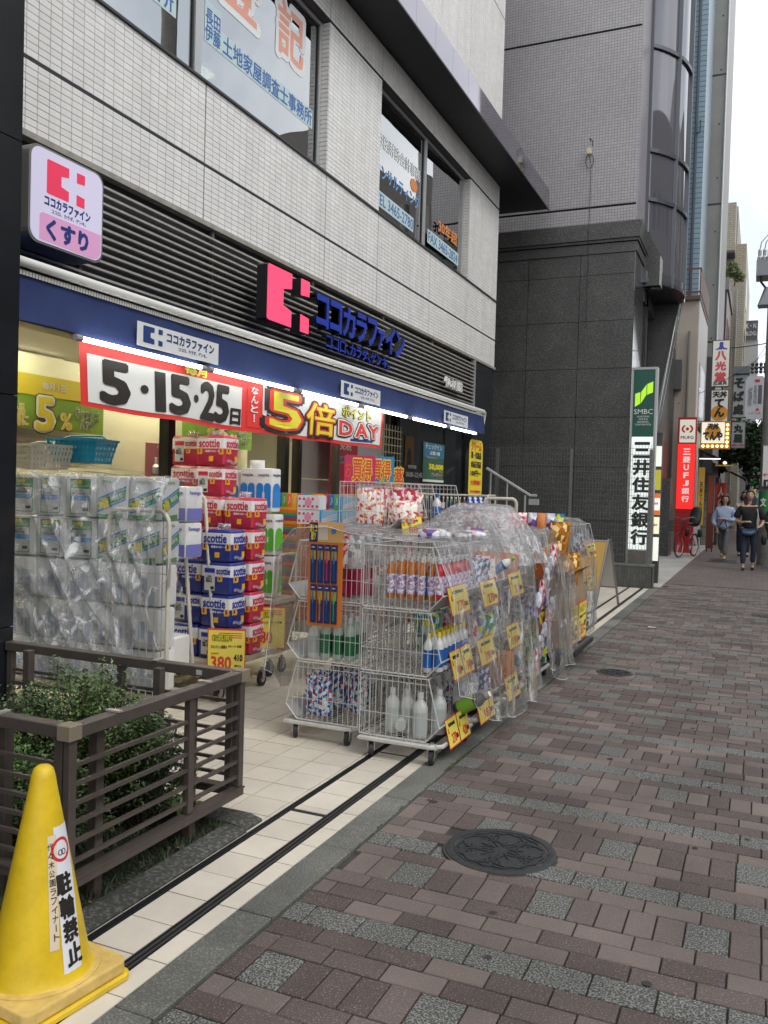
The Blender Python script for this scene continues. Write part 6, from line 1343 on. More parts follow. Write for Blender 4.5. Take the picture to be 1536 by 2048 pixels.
# sweets bags
scatter(9, -2.74, -2.5, 5.80, 6.28, 1.25, .2, .26, .07, [FLM[2], FLM[1]], 'red and white sweets bag heaped in the topmost basket', 'sweets bags in the tall rack', 60, 'sweets bag', .5)
scatter(5, -2.50, -2.40, 5.80, 6.28, 1.26, .18, .16, .07, [FLM[2]], 'sweets bag on the sloping lip of the topmost basket', 'sweets bags on the lip', 61, 'sweets bag', .7)
for k in (1, 2): scatter(5, -2.78, -2.45, 5.82, 6.26, .14 + k * .362, .2, .24, .06, [FLM[2], FLM[1]], 'sweets bag in the ' + NW_[k] + ' basket below the topmost', 'sweets bags lower in the tall rack', 62 + k, 'sweets bag', .3)
bottle('bottle', 'white bottle with blue top in the basket behind the sweets', (-2.40, 6.55, 1.25), .035, .24, WPL, BPL, BPL)
# price cards -----------------------------------------------------------------
CARD = PM('card_yellow', (.80, .66, .10), .5); CRED = PM('card_red', (.62, .05, .03), .5)
def card(lab, c, w, h, frame=FX, price='278', big=False, tilt=0, rot=None, group='yellow price cards on the basket lips', title=None, side=None):
    t = thing('price_card', lab, 'price card', c, 0, None if big else group); z = Vector((0, 0, 0))
    plate('card_sheet', CRED, t, z, w, h, frame, t=.0015, world=False); n = frame[2]
    plate('card_field', CARD, t, n * .0017, w * .95, h * .92, frame, t=.0006, world=False)
    if big:
        for k in range(3): plate('stripe', CRED, t, n * .0026 + frame[1] * (h * (.40 - .045 * k)) + frame[0] * w * .1, w * .6, h * .018, frame, t=.0004, world=False)
        txt('お買得！', w * .5, h * .13, BBLK, t, n * .0034 + frame[1] * h * .30 - frame[0] * w * .12, frame, bold=.09, world=False); txt('お買得！', w * .5, h * .13, BYEL, t, n * .0050 + frame[1] * h * .30 - frame[0] * w * .12, frame, bold=.02, world=False)
        txt(title, w * .42, h * .07, BBLK, t, n * .003 + frame[1] * h * .11 - frame[0] * w * .2, frame, bold=.03, world=False)
        txt('8ロール 各種', w * .34, h * .05, BBLK, t, n * .003 + frame[1] * h * .13 + frame[0] * w * .22, frame, bold=.02, world=False)
        txt('本体価格', w * .2, h * .035, CRED, t, n * .003 + frame[1] * -h * .03 - frame[0] * w * .3, frame, bold=.01, world=False)
        txt(price, w * .52, h * .27, CRED, t, n * .003 - frame[1] * h * .23 - frame[0] * w * .13, frame, bold=.03, world=False)
        if side: txt(side, w * .22, h * .13, BBLK, t, n * .003 - frame[1] * h * .11 + frame[0] * w * .31, frame, bold=.05, world=False); txt('税込', w * .2, h * .04, BBLK, t, n * .003 - frame[1] * h * .28 + frame[0] * w * .31, frame, bold=.02, world=False)
    else:
        txt(price, w * .40, h * .32, CRED, t, n * .003 - frame[1] * h * .2 + frame[0] * w * .03, frame, bold=.02, world=False)
        txt('特別価格', w * .6, h * .12, BBLK, t, n * .003 + frame[1] * h * .27, frame, bold=.02, world=False); txt('税込', w * .18, h * .16, BBLK, t, n * .003 - frame[1] * h * .2 + frame[0] * w * .33, frame, bold=.03, world=False)
        txt('広', w * .09, h * .2, CRED, t, n * .003 + frame[1] * h * .1 - frame[0] * w * .36, frame, bold=.0, world=False)
    if tilt: t.rotation_euler = (0, tilt, 0)
    if rot: t.rotation_euler = rot
    return t
lipx = RX + .44 + .045
tl_ = [(4.62, .90, '278', 'nearest top basket lip'), (5.22, .88, '278', 'second stack top basket lip'), (4.62, .53, '348', 'nearest middle basket lip, left one of the pair'), (4.81, .53, '348', 'nearest middle basket lip, right one of the pair'), (5.20, .52, '398', 'second stack middle basket lip'), (4.58, .155, '278', 'nearest bottom basket lip, left one'), (4.77, .155, '428', 'nearest bottom basket lip, right one'), (5.22, .155, '183', 'second stack bottom basket lip'), (5.85, .52, '198', 'third stack middle basket lip'), (5.86, .16, '298', 'third stack bottom basket lip'), (5.86, .88, '328', 'third stack top basket lip'), (6.8, .90, '198', 'middle stack top basket lip'), (6.8, .54, '198', 'middle stack middle basket lip'), (9.7, .9, '298', 'far stack top basket lip'), (9.95, .9, '498', 'far stack top basket lip, right one'), (9.8, .54, '398', 'far stack middle basket lip')]
for y, z, pr, wh in tl_: card('yellow price card on the ' + wh, (lipx + .012 + (0 if y < 6.3 else -.01 if y < 8 else -.18), y, z), (.33 if (4.62, .53) != (y, z) and 'pair' not in wh and 'one' not in wh else .18), .165, price=pr, tilt=-.25)
card('yellow price card 88 on the lip of the sweets basket', (-2.385, 5.98, 1.245), .24, .15, price='88', tilt=-.3, rot=(0, -.2, -.35))
for k, (y, z, c_) in enumerate(((5.98, 1.66, 'B8205A'), (6.35, 1.67, '2A7AA8'), (6.62, 1.62, 'A82A20'))):
    t = thing('sale_placard', ['pink sale placard with red kanji standing over the sweets', 'blue sale placard with red kanji standing over the sweets', 'small brown placard right of the two sale placards'][k], 'placard', (-2.8, y, z)); fr = (Vector((.85, .53, 0)), Vector((0, 0, 1)), Vector((.53, -.85, 0)))
    plate('sheet', PM('placard_' + 'abc'[k], c_, .5), t, (-2.83, y, z), .24 if k < 2 else .14, .22 if k < 2 else .17, fr)
    for i, ch in enumerate('買得' if k < 2 else '生薬'): 
        cc = Vector((-2.83, y, z)) + fr[0] * (-.02 + .075 * i) + fr[2] * .004
        txt(ch, .075, .16, BYEL, t, cc, fr, bold=.07); txt(ch, .075, .16, CRED, t, cc + fr[2] * .002, fr, bold=.02)
    if k < 2: txt('お', .05, .12, CRED, t, Vector((-2.83, y, z)) + fr[0] * -.09 + fr[2] * .004, fr, bold=.04)
    MB().tube([Vector((-2.83, y, z - .1)), Vector((-2.83, y, z - .35))], .004, 4).build('stick', WIRE, t, world=True)
# toothbrush board --------------------------------------------------------------
tb = thing('toothbrush_display', 'orange hanging board with eight dark blue packs of toothbrushes', 'display board', (-2.31, 4.44, .7)); OB = PM('board_orange', (.58, .17, .02), .45)
box('board', OB, tb, -2.42, -2.195, 4.44, 4.448, .70, 1.31, bevel=.002); plate('header', PM('header_orange', (.62, .36, .12), .45), tb, (-2.307, 4.4395, 1.25), .222, .115, FY, t=.001)
plate('header_dark', NPL, tb, (-2.388, 4.438, 1.25), .055, .113, FY, t=.001); plate('header_white', PM('header_cream', (.6, .52, .42), .5), tb, (-2.325, 4.438, 1.25), .06, .09, FY, t=.001); txt('磨くコ\n感ツ', .045, .09, YL2, tb, (-2.388, 4.436, 1.25), FY, bold=.04, line=.9)
MB().lathe([(.017, 0), (.017, .001)], 16, (-2.255, 4.436, 1.26), axis='Y').build('round_mark', PM('mark_blue', (.05, .2, .5), .4), tb, world=True)
cl = ['1A4A7A', '1A4A7A', 'A82A5A', '1A4A8A', '1A4A7A', 'A86A20', '1A4A7A', '1A8A4A']
for i in range(8):
    x = -2.40 + .0455 * (i % 4) + (.005 if i > 3 else 0); z = .955 if i < 4 else .72; c_ = PM('brush_col_%s' % cl[i], cl[i], .3)
    p = thing('toothbrush_pack', 'toothbrush pack ' + ['first in the upper row', 'second in the upper row', 'with pink brush in the upper row', 'last in the upper row', 'first in the lower row', 'with orange brush in the lower row', 'third in the lower row', 'with green brush in the lower row'][i] + ' of the orange board', 'toothbrush pack', (x + .018, 4.43, z), 0, 'toothbrush packs on the orange board')
    box('backing', NPL, p, x, x + .037, 4.432, 4.438, z, z + .225); box('header', PM('pack_header', (.03, .035, .13), .3), p, x, x + .037, 4.4285, 4.4315, z + .19, z + .225); box('gold_window', PM('pack_gold', (.38, .25, .05), .25), p, x + .003, x + .034, 4.4285, 4.4315, z + .135, z + .188)
    MB().lathe([(.002, 0), (.0075, .02), (.006, .05), (.003, .06), (.003, .09)], 8, (x + .0185, 4.4265, z + .10)).build('brush_head', c_, p, world=True); box('brush_handle', c_, p, x + .0155, x + .0215, 4.424, 4.4315, z + .015, z + .10); txt('DENT', .02, .006, PWH, p, (x + .018, 4.428, z + .207), FY)
# ---- toilet paper packs -------------------------------------------------------
SRED = PM('pack_red', (.50, .03, .07), .28, bump=.25, bscale=22); SBLU = PM('pack_blue', (.02, .035, .22), .28, bump=.25, bscale=22); SWT = PM('pack_white', (.70, .69, .68), .28, bump=.25, bscale=22); SLB = PM('pack_label_grey', (.52, .52, .50), .4); SRD2 = PM('pack_red_print', (.55, .02, .06), .35); SBL2 = PM('pack_blue_print', (.015, .03, .30), .35); GOLD = PM('pack_gold_print', (.75, .38, .02), .4)
def tp_pack(colr, name_, lab, loc, w=.25, d=.19, h=.224, label=True):
    t = thing('toilet_paper_pack', lab, 'toilet paper', loc, 0, 'packs of ' + name_ + ' toilet paper on the trolley'); base = SRED if colr == 'r' else SBLU; pr = SRD2 if colr == 'r' else SBL2
    def shell(z0, z1, mat, nm, e=0., mg=0.0):
        n = 3; rad = .02; pts = rrect(-w / 2 - e, -d / 2 - e, w / 2 + e, d / 2 + e, rad, 4); pin = rrect(-w / 2 + .008, -d / 2 + .008, w / 2 - .008, d / 2 - .008, rad, 4); k = len(pts); vs = []; levels = [(z0, pts), (z1, pts)]
        if nm == 'wrap': levels = [(0.002, pin), (.012, pts), (h * .5, [(x * 1.006, y * 1.006) for x, y in pts]), (h - .014, pts), (h - .002, pin)]
        for z, P_ in levels: vs += [(x, y, z) for x, y in P_]
        fs = [(i * k + j, i * k + (j + 1) % k, (i + 1) * k + (j + 1) % k, (i + 1) * k + j) for i in range(len(levels) - 1) for j in range(k)] + [tuple(reversed(range(k))), tuple(range((len(levels) - 1) * k, len(levels) * k))]
        return MB().add(vs, fs).build(nm, mat, t, smooth=True)
    shell(0, h, base, 'wrap'); shell(h * .56, h * .90, SWT, 'white_band', .0032); shell(h * .50, h * .56, pr, 'stripe', .0036)
    f = -d / 2 - .0045; gx = w / 2 + .0045
    if label:
        plate('info_label', SLB, t, (-w * .2, f - .0, h * .46), w * .34, h * .68, FY, t=.0006, world=False); plate('info_label_head', pr, t, (-w * .2, f - .0008, h * .74), w * .34, h * .14, FY, t=.0004, world=False); plate('barcode', BBLK, t, (-w * .11, f - .0008, h * .2), w * .11, h * .1, FY, t=.0004, world=False)
        txt('ご注意\n使用上の\n保管方法', w * .2, h * .22, PM('print_grey', (.5, .5, .5), .4) if 0 else BBLK, t, (-w * .22, f - .0008, h * .48), FY, bold=0, world=False)
        txt('scottie', w * .44, h * .2, pr, t, (w * .24, f - .0006, h * .74), FY, bold=.03, world=False); txt('1.5', w * .14, h * .17, GOLD, t, (w * .14, f - .0006, h * .5), FY, bold=.08, world=False)
    else:
        txt('scottie', w * .72, h * .26, pr, t, (-w * .02, f - .0006, h * .73), FY, bold=.03, world=False); txt('1.5', w * .15, h * .18, GOLD, t, (-w * .34, f - .0006, h * .47), FY, bold=.08, world=False); txt('倍巻き 8ロール', w * .5, h * .07, PWH, t, (w * .1, f - .0006, h * .47), FY, bold=.03, world=False); txt('1.5', w * .15, h * .18, GOLD, t, (w * .40, f - .0006, h * .47), FY, bold=.08, world=False)
        plate('gold_mark', GOLD, t, (w * .05, f - .0006, h * .22), w * .15, h * .17, FY, t=.0004, world=False)
    txt('scottie', d * .8, h * .26, pr, t, (gx, 0, h * .73), FX, bold=.03, world=False); txt('1.5', d * .3, h * .17, GOLD, t, (gx, -d * .24, h * .48), FX, bold=.08, world=False); plate('gold_mark', GOLD, t, (gx, d * .28, h * .24), d * .2, h * .16, FX, t=.0004, world=False)
    for k in range(3): MB().tube([(gx + .001, -d * .34 + d * .68 * i / 8, h * (.10 + .03 * k) + h * .035 * math.sin(i * .8 + .5)) for i in range(9)], .0013, 4).build('swoosh', SWT, t)
    return t
PR = {(c, l): None for c in 'rb' for l in (0, 1)}
ordn = ['lowest', 'second', 'third', 'fourth', 'fifth', 'sixth', 'seventh', 'eighth']
def stack(colr, x, y, z0, n, where, altlab=(1, 0), rz=0.):
    r = random.Random(int(x * 100 + y * 10))
    for k in range(n):
        l = altlab[k % 2]; lab = {'r': 'red', 'b': 'blue'}[colr] + ' and white toilet paper pack, ' + (ordn[k] if k < n - 1 else 'topmost') + ' in the ' + where
        loc = (x + r.uniform(-.012, .012), y + r.uniform(-.01, .01), z0 + k * .2265)
        if PR[(colr, l)] is None: PR[(colr, l)] = tp_pack(colr, {'r': 'red', 'b': 'blue'}[colr], lab, loc, label=bool(l)); o = PR[(colr, l)]
        else: o = copy_tree(PR[(colr, l)], loc=loc, label=lab)
        o.rotation_euler[2] = rz + r.uniform(-.06, .06)
    # crumpled wrap knot on top
    t = bag('wrap_knot', 'clear wrap knot on top of the ' + where, (x, y, z0 + n * .2265 - .01), .11, .05, .07, PLASTIC('wrap_film', milk=.3, rough=.15, refl=.15), seed=int(x * 50), cat='wrap', sub=6)
stack('b', -3.455, 5.09, .295, 4, 'front blue column')
stack('b', -3.73, 5.12, .295, 3, 'blue column by the handle', (0, 1))
stack('r', -3.45, 5.34, .295, 5, 'red column behind the front blue one', (0, 0))
stack('r', -3.74, 5.40, .295, 7, 'tall red column', (0, 1))
stack('r', -4.01, 5.46, .295, 7, 'leftmost tall red column')
def trolley(name, lab, x0, x1, y0, y1, z, hz, handles, cat='trolley'):
    t = thing(name, lab, cat, ((x0 + x1) / 2, (y0 + y1) / 2, 0)); box('deck', DECK, t, x0, x1, y0, y1, z - .045, z, bevel=.006)
    for hp in handles: MB().tube(hp, .0135, 8).build('handle', CRM, t, world=True, smooth=True)
    for x, y in ((x0 + .08, y0 + .08), (x1 - .08, y0 + .08), (x0 + .08, y1 - .08), (x1 - .08, y1 - .08)): caster(t, x - (x0 + x1) / 2, y - (y0 + y1) / 2, .055, .055)
    for c_ in t.children:
        if c_.name.startswith('caster'): pass
    return t
def arch(p0, p1, zt, zb, lean=(0, 0), r=.06):
    p0 = Vector((*p0, 0)); p1 = Vector((*p1, 0)); d = (p1 - p0).normalized(); ln = Vector((*lean, 0)); o = []
    o.append(p0 + Vector((0, 0, zb))); o.append(p0 + ln * .85 + Vector((0, 0, zt - r)))
    for k in range(1, 4): a = k * math.pi / 8; o.append(p0 + ln + d * r * (1 - math.cos(a)) + Vector((0, 0, zt - r + r * math.sin(a))))
    for k in range(3, 0, -1): a = k * math.pi / 8; o.append(p1 + ln - d * r * (1 - math.cos(a)) + Vector((0, 0, zt - r + r * math.sin(a))))
    o.append(p1 + ln * .85 + Vector((0, 0, zt - r))); o.append(p1 + Vector((0, 0, zb))); return o
t1 = trolley('flat_trolley', 'cream flat trolley stacked with red and blue toilet paper packs', -4.25, -3.33, 4.93, 5.65, .29, 1.45, [arch((-3.52, 4.85), (-3.44, 5.0), 1.46, .25, (-.14, 0), .05)])
for z in (.55, .75, .95, 1.2): MB().tube([(-3.53 - .14 * (z - .25) / 1.2, 4.855, z), (-3.85, 4.9, z)], .005, 4).build('cross_wire', CRM, t1, world=True)
card('large yellow price card 380 and 410 hanging on the toilet paper trolley', (-3.30, 4.925, .37), .265, .325, frame=(Vector((.93, .36, 0)), Vector((0, 0, 1)), Vector((.36, -.93, 0))), price='380', big=True, title='スコッティ1.5倍巻き', side='410')
# nepia packs, blue and green
NB = PM('nepia_blue', (.02, .22, .62), .28, bump=.2, bscale=20); NG = PM('nepia_green', (.10, .48, .04), .28, bump=.2, bscale=20); NW = PM('nepia_white', (.70, .70, .69), .28, bump=.25, bscale=22); NGR = PM('nepia_text', (.10, .10, .11), .4)
def arch_poly(w, h, r, n=8): return [(-w / 2, 0), (w / 2, 0)] + [(w / 2 - (w / 2 - w / 2 * math.cos(math.pi * k / n)), h - r + r * math.sin(math.pi * k / n)) for k in range(n + 1)]
def nepia(lab, loc, w, col_, h=.325, d=.14):
    t = thing('toilet_paper_pack', lab, 'toilet paper', loc, 0, 'tall white packs with blue or green arches'); MB().box(-w / 2, w / 2, -d / 2, d / 2, 0, h).build('wrap', NW, t, bevel=.014, bseg=2, smooth=True); f = -d / 2 - .002; mt = NB if col_ == 'b' else NG
    k = 1 if w < .2 else 2
    for i in range(k):
        cx_ = 0 if k == 1 else (-.5 + i) * w * .5; ww = (w / k) * .42
        for s_ in (-1, 1):
            P_ = arch_poly(ww, h * .56, ww * .5); c0 = cx_ + s_ * ww * .56
            MB().add([(c0 + p, f, .035 + q) for p, q in P_] + [(c0 + p, f - .0015, .035 + q) for p, q in P_], [tuple(range(len(P_), 2 * len(P_)))] + [tuple(reversed(range(len(P_))))]).build('arch_print', mt, t)
        txt('nepia', (w / k) * .66, h * .085, NGR, t, (cx_, f, h * .84), FY, bold=.01, world=False)
        plate('centre_mark', SWT, t, (cx_, f - .0018, h * .38), (w / k) * .14, h * .13, FY, t=.0006, world=False)
    P_ = arch_poly(d * .8, h * .56, d * .4); g = w / 2 + .002
    MB().add([(g, p, .035 + q) for p, q in P_] + [(g + .0015, p, .035 + q) for p, q in P_], [tuple(range(len(P_), 2 * len(P_))), tuple(reversed(range(len(P_))))]).build('arch_print', mt, t); txt('nepia', d * .8, h * .085, NGR, t, (g, 0, h * .84), FX, bold=.01, world=False); return t
for lv, z in ((0, .63), (1, .965), (2, 1.30)):
    for i, (x, c_) in enumerate(((-3.70, 'b'), (-3.575, 'g'))):
        if lv < 2: nepia({'b': 'blue', 'g': 'green'}[c_] + '-arched tall white paper pack, ' + ['lower', 'upper'][lv] + ' tier of the second trolley', (x, 5.95, z), .118, c_)
nepia('wide blue-arched paper pack with torn top, highest on the second trolley', (-3.70, 5.95, 1.31), .30, 'b', .345); nepia('blue-arched paper pack left of the highest wide one', (-3.95, 5.97, 1.30), .17, 'b', .335)
for z in (.63, .965): nepia('blue-arched pack mostly hidden behind the red column, ' + ('lower' if z < .7 else 'upper'), (-3.90, 5.97, z), .2, 'b')
bag('torn_wrap', 'torn white wrap sticking up from the highest paper pack', (-3.72, 5.93, 1.64), .14, .08, .05, NW, seed=5, cat='wrap', sub=6)
t2 = trolley('flat_trolley', 'second cream trolley carrying the tall white paper packs', -4.2, -3.45, 5.8, 6.15, .625, 1, [arch((-3.46, 5.82), (-3.46, 6.12), .98, .6, (.02, 0))]); box('carton_base', PM('kraft_carton', (.33, .22, .12), .75, nscale=6, namt=.1), t2, -4.15, -3.47, 5.82, 6.12, .26, .575); box('lower_deck', DECK, t2, -4.2, -3.44, 5.78, 6.16, .20, .255)
card('large yellow price card 380 on the second trolley, half behind the plastic', (-3.42, 5.66, .43), .27, .33, frame=(Vector((.93, .36, 0)), Vector((0, 0, 1)), Vector((.36, -.93, 0))), price='380', big=True, title='ネピアロング')
# ---- covered cage with green and white packs -----------------------------------
GB = PM('pack_green_print', (.04, .27, .05), .35); LBP = PM('pack_light_blue_print', (.05, .25, .55), .35); YBP = PM('pack_yellow_print', (.75, .58, .03), .35)
def npack_back(lab, loc, w=.232, h=.245, d=.17):
    t = thing('toilet_paper_pack', lab, 'toilet paper', loc, 0, 'green labelled packs in the covered cage'); MB().box(-w / 2, w / 2, -d / 2, d / 2, 0, h).build('wrap', NW, t, bevel=.016, bseg=2, smooth=True); f = -d / 2 - .0015
    plate('label_edge', GB, t, (.0, f, h * .49), w * .68, h * .86, FY, t=.0006, world=False); plate('label_field', SLB, t, (.0, f - .0008, h * .38), w * .62, h * .60, FY, t=.0006, world=False); plate('label_blue', LBP, t, (.0, f - .0016, h * .45), w * .62, h * .12, FY, t=.0006, world=False)
    txt('3倍巻', w * .3, h * .1, YBP, t, (-w * .1, f - .0008, h * .84), FY, bold=.05, world=False); txt('長持ち トイレット', w * .5, h * .05, PWH, t, (.0, f - .0008, h * .75), FY, bold=.02, world=False); txt('シングル\n使用上の注意', w * .4, h * .14, BBLK, t, (-.01, f - .002, h * .6), FY, bold=0, world=False); plate('barcode', BBLK, t, (w * .18, f - .0016, h * .18), w * .18, h * .07, FY, t=.0004, world=False); return t
def npack_front(lab, loc, w=.232, h=.245, d=.17):
    t = thing('toilet_paper_pack', lab, 'toilet paper', loc, 0, 'green striped packs in the covered cage'); MB().box(-w / 2, w / 2, -d / 2, d / 2, 0, h).build('wrap', NW, t, bevel=.016, bseg=2, smooth=True)
    f = -d / 2 - .0015
    for fr, c0, ww in ((FY, (0, f, 0), w), (FX, (w / 2 + .0015, 0, 0), d)):
        c0 = Vector(c0); framed([(0, .18), (1, .50), (1, .72), (0, .40)], c0 + Vector((0, 0, h / 2)), ww * .9, h * .96, fr, 0, .0006).build('stripe', GB, t); framed([(0, .10), (1, .44), (1, .49), (0, .17)], c0 + Vector((0, 0, h / 2)), ww * .9, h * .96, fr, 0, .0006).build('stripe', LBP, t); framed([(0, .42), (1, .74), (1, .79), (0, .47)], c0 + Vector((0, 0, h / 2)), ww * .9, h * .96, fr, 0, .0006).build('stripe', LBP, t)
        framed([(0, 0), (.9, 0), (.9, .12), (.2, .07), (0, .09)], c0 + Vector((0, 0, h / 2)), ww * .9, h * .96, fr, 0, .0006).build('stripe', GB, t)
        r, u, n = fr; rr_ = (r + u * .3 * h / ww).normalized(); uu = n.cross(rr_)
        txt('nepia', ww * .5, h * .09, PM('nepia_green_text', (.25, .42, .2), .4), t, c0 + r * (-ww * .05) + u * (h * .88), fr, bold=.0, world=False)
        txt('3倍', ww * .32, h * .22, YBP, t, c0 + r * (-ww * .25) + u * (h * .34) + n * .0012, (rr_, uu, n), bold=.07, world=False); txt('長持ち', ww * .4, h * .12, PWH, t, c0 + r * (ww * .15) + u * (h * .52) + n * .0012, (rr_, uu, n), bold=.03, world=False)
    return t
pb = pf = pw = None
rown = ['bottom', 'second', 'third', 'fourth', 'top']
for lv in range(5):
    for i in range(5):
        x = -4.18 + .236 * i; z = .30 + .249 * lv; col_n = ['leftmost', 'second', 'middle', 'fourth', 'rightmost'][i]
        lab = ('plain white paper pack, ' if lv < 3 else 'white pack with green back label, ' if i < 3 else 'white pack with green diagonal stripe, ') + rown[lv] + ' row, ' + col_n + ' column of the covered cage'
        loc = (x, 4.05 + random.uniform(-.01, .01), z)
        if lv < 3:
            if pw is None:
                pw = thing('toilet_paper_pack', lab, 'toilet paper', loc, 0, 'plain white packs in the covered cage'); MB().box(-.115, .115, -.08, .08, 0, .24).build('wrap', NW, pw, bevel=.02, bseg=2, smooth=True)
                for q in range(3): plate('pale_print', PM('pack_pale_blue', (.38, .44, .55), .4), pw, (-.06 + .06 * q, -.0815, .06 + .05 * (q % 2)), .045, .10, FY, t=.0006, world=False)
            else: copy_tree(pw, loc=loc, label=lab)
        elif i < 3:
            if pb is None: pb = npack_back(lab, loc)
            else: copy_tree(pb, loc=loc, label=lab)
        else:
            if pf is None: pf = npack_front(lab, loc)
            else: copy_tree(pf, loc=loc, label=lab)
# purple-yellow pack beside
SUNY = PM('sun_yellow', (.8, .5, .04), .4); PURP = PM('pack_purple', (.16, .17, .48), .35, bump=.2, bscale=22)
for k in range(2):
    t = thing('paper_towel_pack', ['lower', 'upper'][k] + ' white and violet paper pack with yellow flower right of the cage', 'paper pack', (-3.53, 4.72, 1.02 + k * .24), 0); MB().box(-.09, .09, -.09, .09, 0, .235).build('wrap', NW, t, bevel=.016, bseg=2, smooth=True)
    plate('violet_band', PURP, t, (0, -.092, .05), .165, .08, FY, t=.0006, world=False); plate('violet_band', PURP, t, (.092, 0, .05), .165, .08, FX, t=.0006, world=False)
    MB().lathe([(.033, 0), (.033, .001)], 14, (.01, -.0945, .12), axis='Y').build('flower', SUNY, t); txt('Famiege', .12, .03, PURP, t, (0, -.092, .19), FY, bold=.02, world=False); txt('Famiege', .12, .03, PURP, t, (.093, 0, .19), FX, bold=.02, world=False)
t = thing('tissue_box_stack', 'pink and white paper pack with round pink label low beside the cage', 'paper pack', (-3.62, 4.72, .27)); MB().box(-.06, .1, -.1, .1, 0, .22).build('wrap', NW, t, bevel=.012, smooth=True); MB().lathe([(.07, 0), (.07, .001)], 20, (.03, -.1025, .11), axis='Y').build('round_print', PM('round_pink', (.68, .2, .28), .4), t); txt('estie', .1, .05, CRED, t, (.03, -.105, .12), FY, bold=.02, world=False)
cg = trolley('roll_cage', 'cream tube cage trolley under plastic holding green and white paper packs', -4.35, -3.06, 3.90, 4.2, .29, 1.4, [arch((-3.44, 3.90), (-3.01, 3.90), 1.36, .25, r=.09)])
for k in range(8): MB().tube([(-3.40 + k * .05, 3.90, .3), (-3.40 + k * .05, 3.90, 1.3)], .003, 4).build('cage_wire', CRM, cg, world=True)
for k in range(5): MB().tube([(-3.44, 3.90, .4 + k * .2), (-3.01, 3.90, .4 + k * .2)], .0035, 4).build('cage_wire', CRM, cg, world=True)
for z in (.55, .8, 1.28): MB().tube([(-4.25, 3.95, z), (-3.46, 3.95, z)], .004, 4).build('cage_wire', CRM, cg, world=True)
# shop baskets on top of the cage
def shop_basket(lab, c, w, d, h, mat, rz, group='shopping baskets above the cage'):
    t = thing('shopping_basket', lab, 'basket', c, rz, group); a, b_ = .80, 1.0
    def pt(k, q): return [(-w / 2 * k, -d / 2 * k, q), (w / 2 * k, -d / 2 * k, q), (w / 2 * k, d / 2 * k, q), (-w / 2 * k, d / 2 * k, q)]
    m = MB()
    lo, hi = pt(.8, .02), pt(1., h)
    for i in range(4):
        A0, A1, B0, B1 = Vector(lo[i]), Vector(lo[(i + 1) % 4]), Vector(hi[i]), Vector(hi[(i + 1) % 4]); n = 12
        for k in range(n):
            u0, u1 = (k + .12) / n, (k + .78) / n
            m.add([A0.lerp(A1, u0), A0.lerp(A1, u1), B0.lerp(B1, u1), B0.lerp(B1, u0)], [(0, 1, 2, 3)])
        for v in (.0, .25, .5, .75):
            p, q, r2_, s2_ = A0.lerp(B0, v), A1.lerp(B1, v), A1.lerp(B1, v + .1), A0.lerp(B0, v + .1); m.add([p, q, r2_, s2_], [(0, 1, 2, 3)])
    m.build('basket_wall', mat, t); MB().add(pt(.8, .02), [(0, 1, 2, 3)]).build('basket_floor', mat, t)
    MB().tube([hi[0], hi[1], hi[2], hi[3]], .011, 4, closed=True).build('rim', mat, t); MB().tube([(-w / 2, 0, h), (-w * .3, .05, h + .03), (w * .3, .05, h + .03), (w / 2, 0, h)], .006, 5).build('handle', mat, t); return t
shop_basket('turquoise shopping basket on top of the covered cage', (-4.13, 4.42, 1.61), .36, .30, .17, PM('basket_turquoise', (.01, .27, .42), .35), .25); b_ = shop_basket('white shopping basket left of the turquoise one', (-4.32, 4.22, 1.56), .40, .3, .17, PM('basket_white', (.58, .56, .47), .4), -.3)
t = thing('metal_stand', 'dark wire stand base with a white bag handle behind the baskets', 'stand', (-4.5, 4.7, 1.55)); box('tray', PM('stand_dark', (.05, .04, .04), .5), t, -4.6, -3.75, 4.6, 5.0, 1.30, 1.53)
# ---- tissue box wall -------------------------------------------------------------
tcs = [['B8303A', '2A6FB0', '5A9A3A', 'E0622A', 'D8A02A'], ['E0622A', 'D8A02A', '5A9A3A', '2A6FB0', 'C83040'], ['DDA030', 'D86A20', 'C83A2A', 'E8B840', 'D87830'], ['D87A20', 'C02A80', '6A3A9A', '2A8AC8', 'E0A020']]
tcm = [[PM('tissue_%s' % c, c, .35) for c in cs] for cs in tcs]
def tissue(lab, loc, idx, w=.245, d=.115, h=.117, vert=True):
    t = thing('tissue_bundle', lab, 'tissue boxes', loc, 0, 'bundles of coloured tissue boxes')
    for i in range(5):
        if vert: MB().box(-w / 2 + i * w / 5 + .0005, -w / 2 + (i + 1) * w / 5 - .0005, -d, d, 0, h).build('tissue_box', tcm[idx][i], t); txt('Tissue', h * .5, w / 5 * .35, PWH, t, (-w / 2 + (i + .5) * w / 5, -d - .0012, h * .5), (Vector((0, 0, 1)), Vector((-1, 0, 0)), Vector((0, -1, 0))), bold=.0, world=False)
        else: MB().box(-w / 2, w / 2, -d, d, i * h / 5 + .0004, (i + 1) * h / 5 - .0004).build('tissue_box', tcm[idx][i], t)
    return t
tp = {}
for rw in range(9):
    for c_ in range(3):
        idx = (0, 2, 1)[c_] if rw < 8 else 0; vert = not (c_ == 0 and rw < 8); key = (idx, vert); lab = 'bundle of coloured tissue boxes, row %s from the floor, %s column' % (ordn[rw] if rw < 8 else 'ninth', ['left', 'centre', 'right'][c_]); loc = (-3.70 + .25 * c_, 6.45, .40 + .118 * rw)
        if key not in tp: tp[key] = tissue(lab, loc, idx, vert=vert)
        else: copy_tree(tp[key], loc=loc, label=lab)
box('tissue_rack_shelf', CRM, thing('tissue_rack', 'cream rack carrying the wall of tissue boxes', 'rack', (-3.45, 6.45, 0)), -3.85, -3.05, 6.3, 6.6, .30, .39)
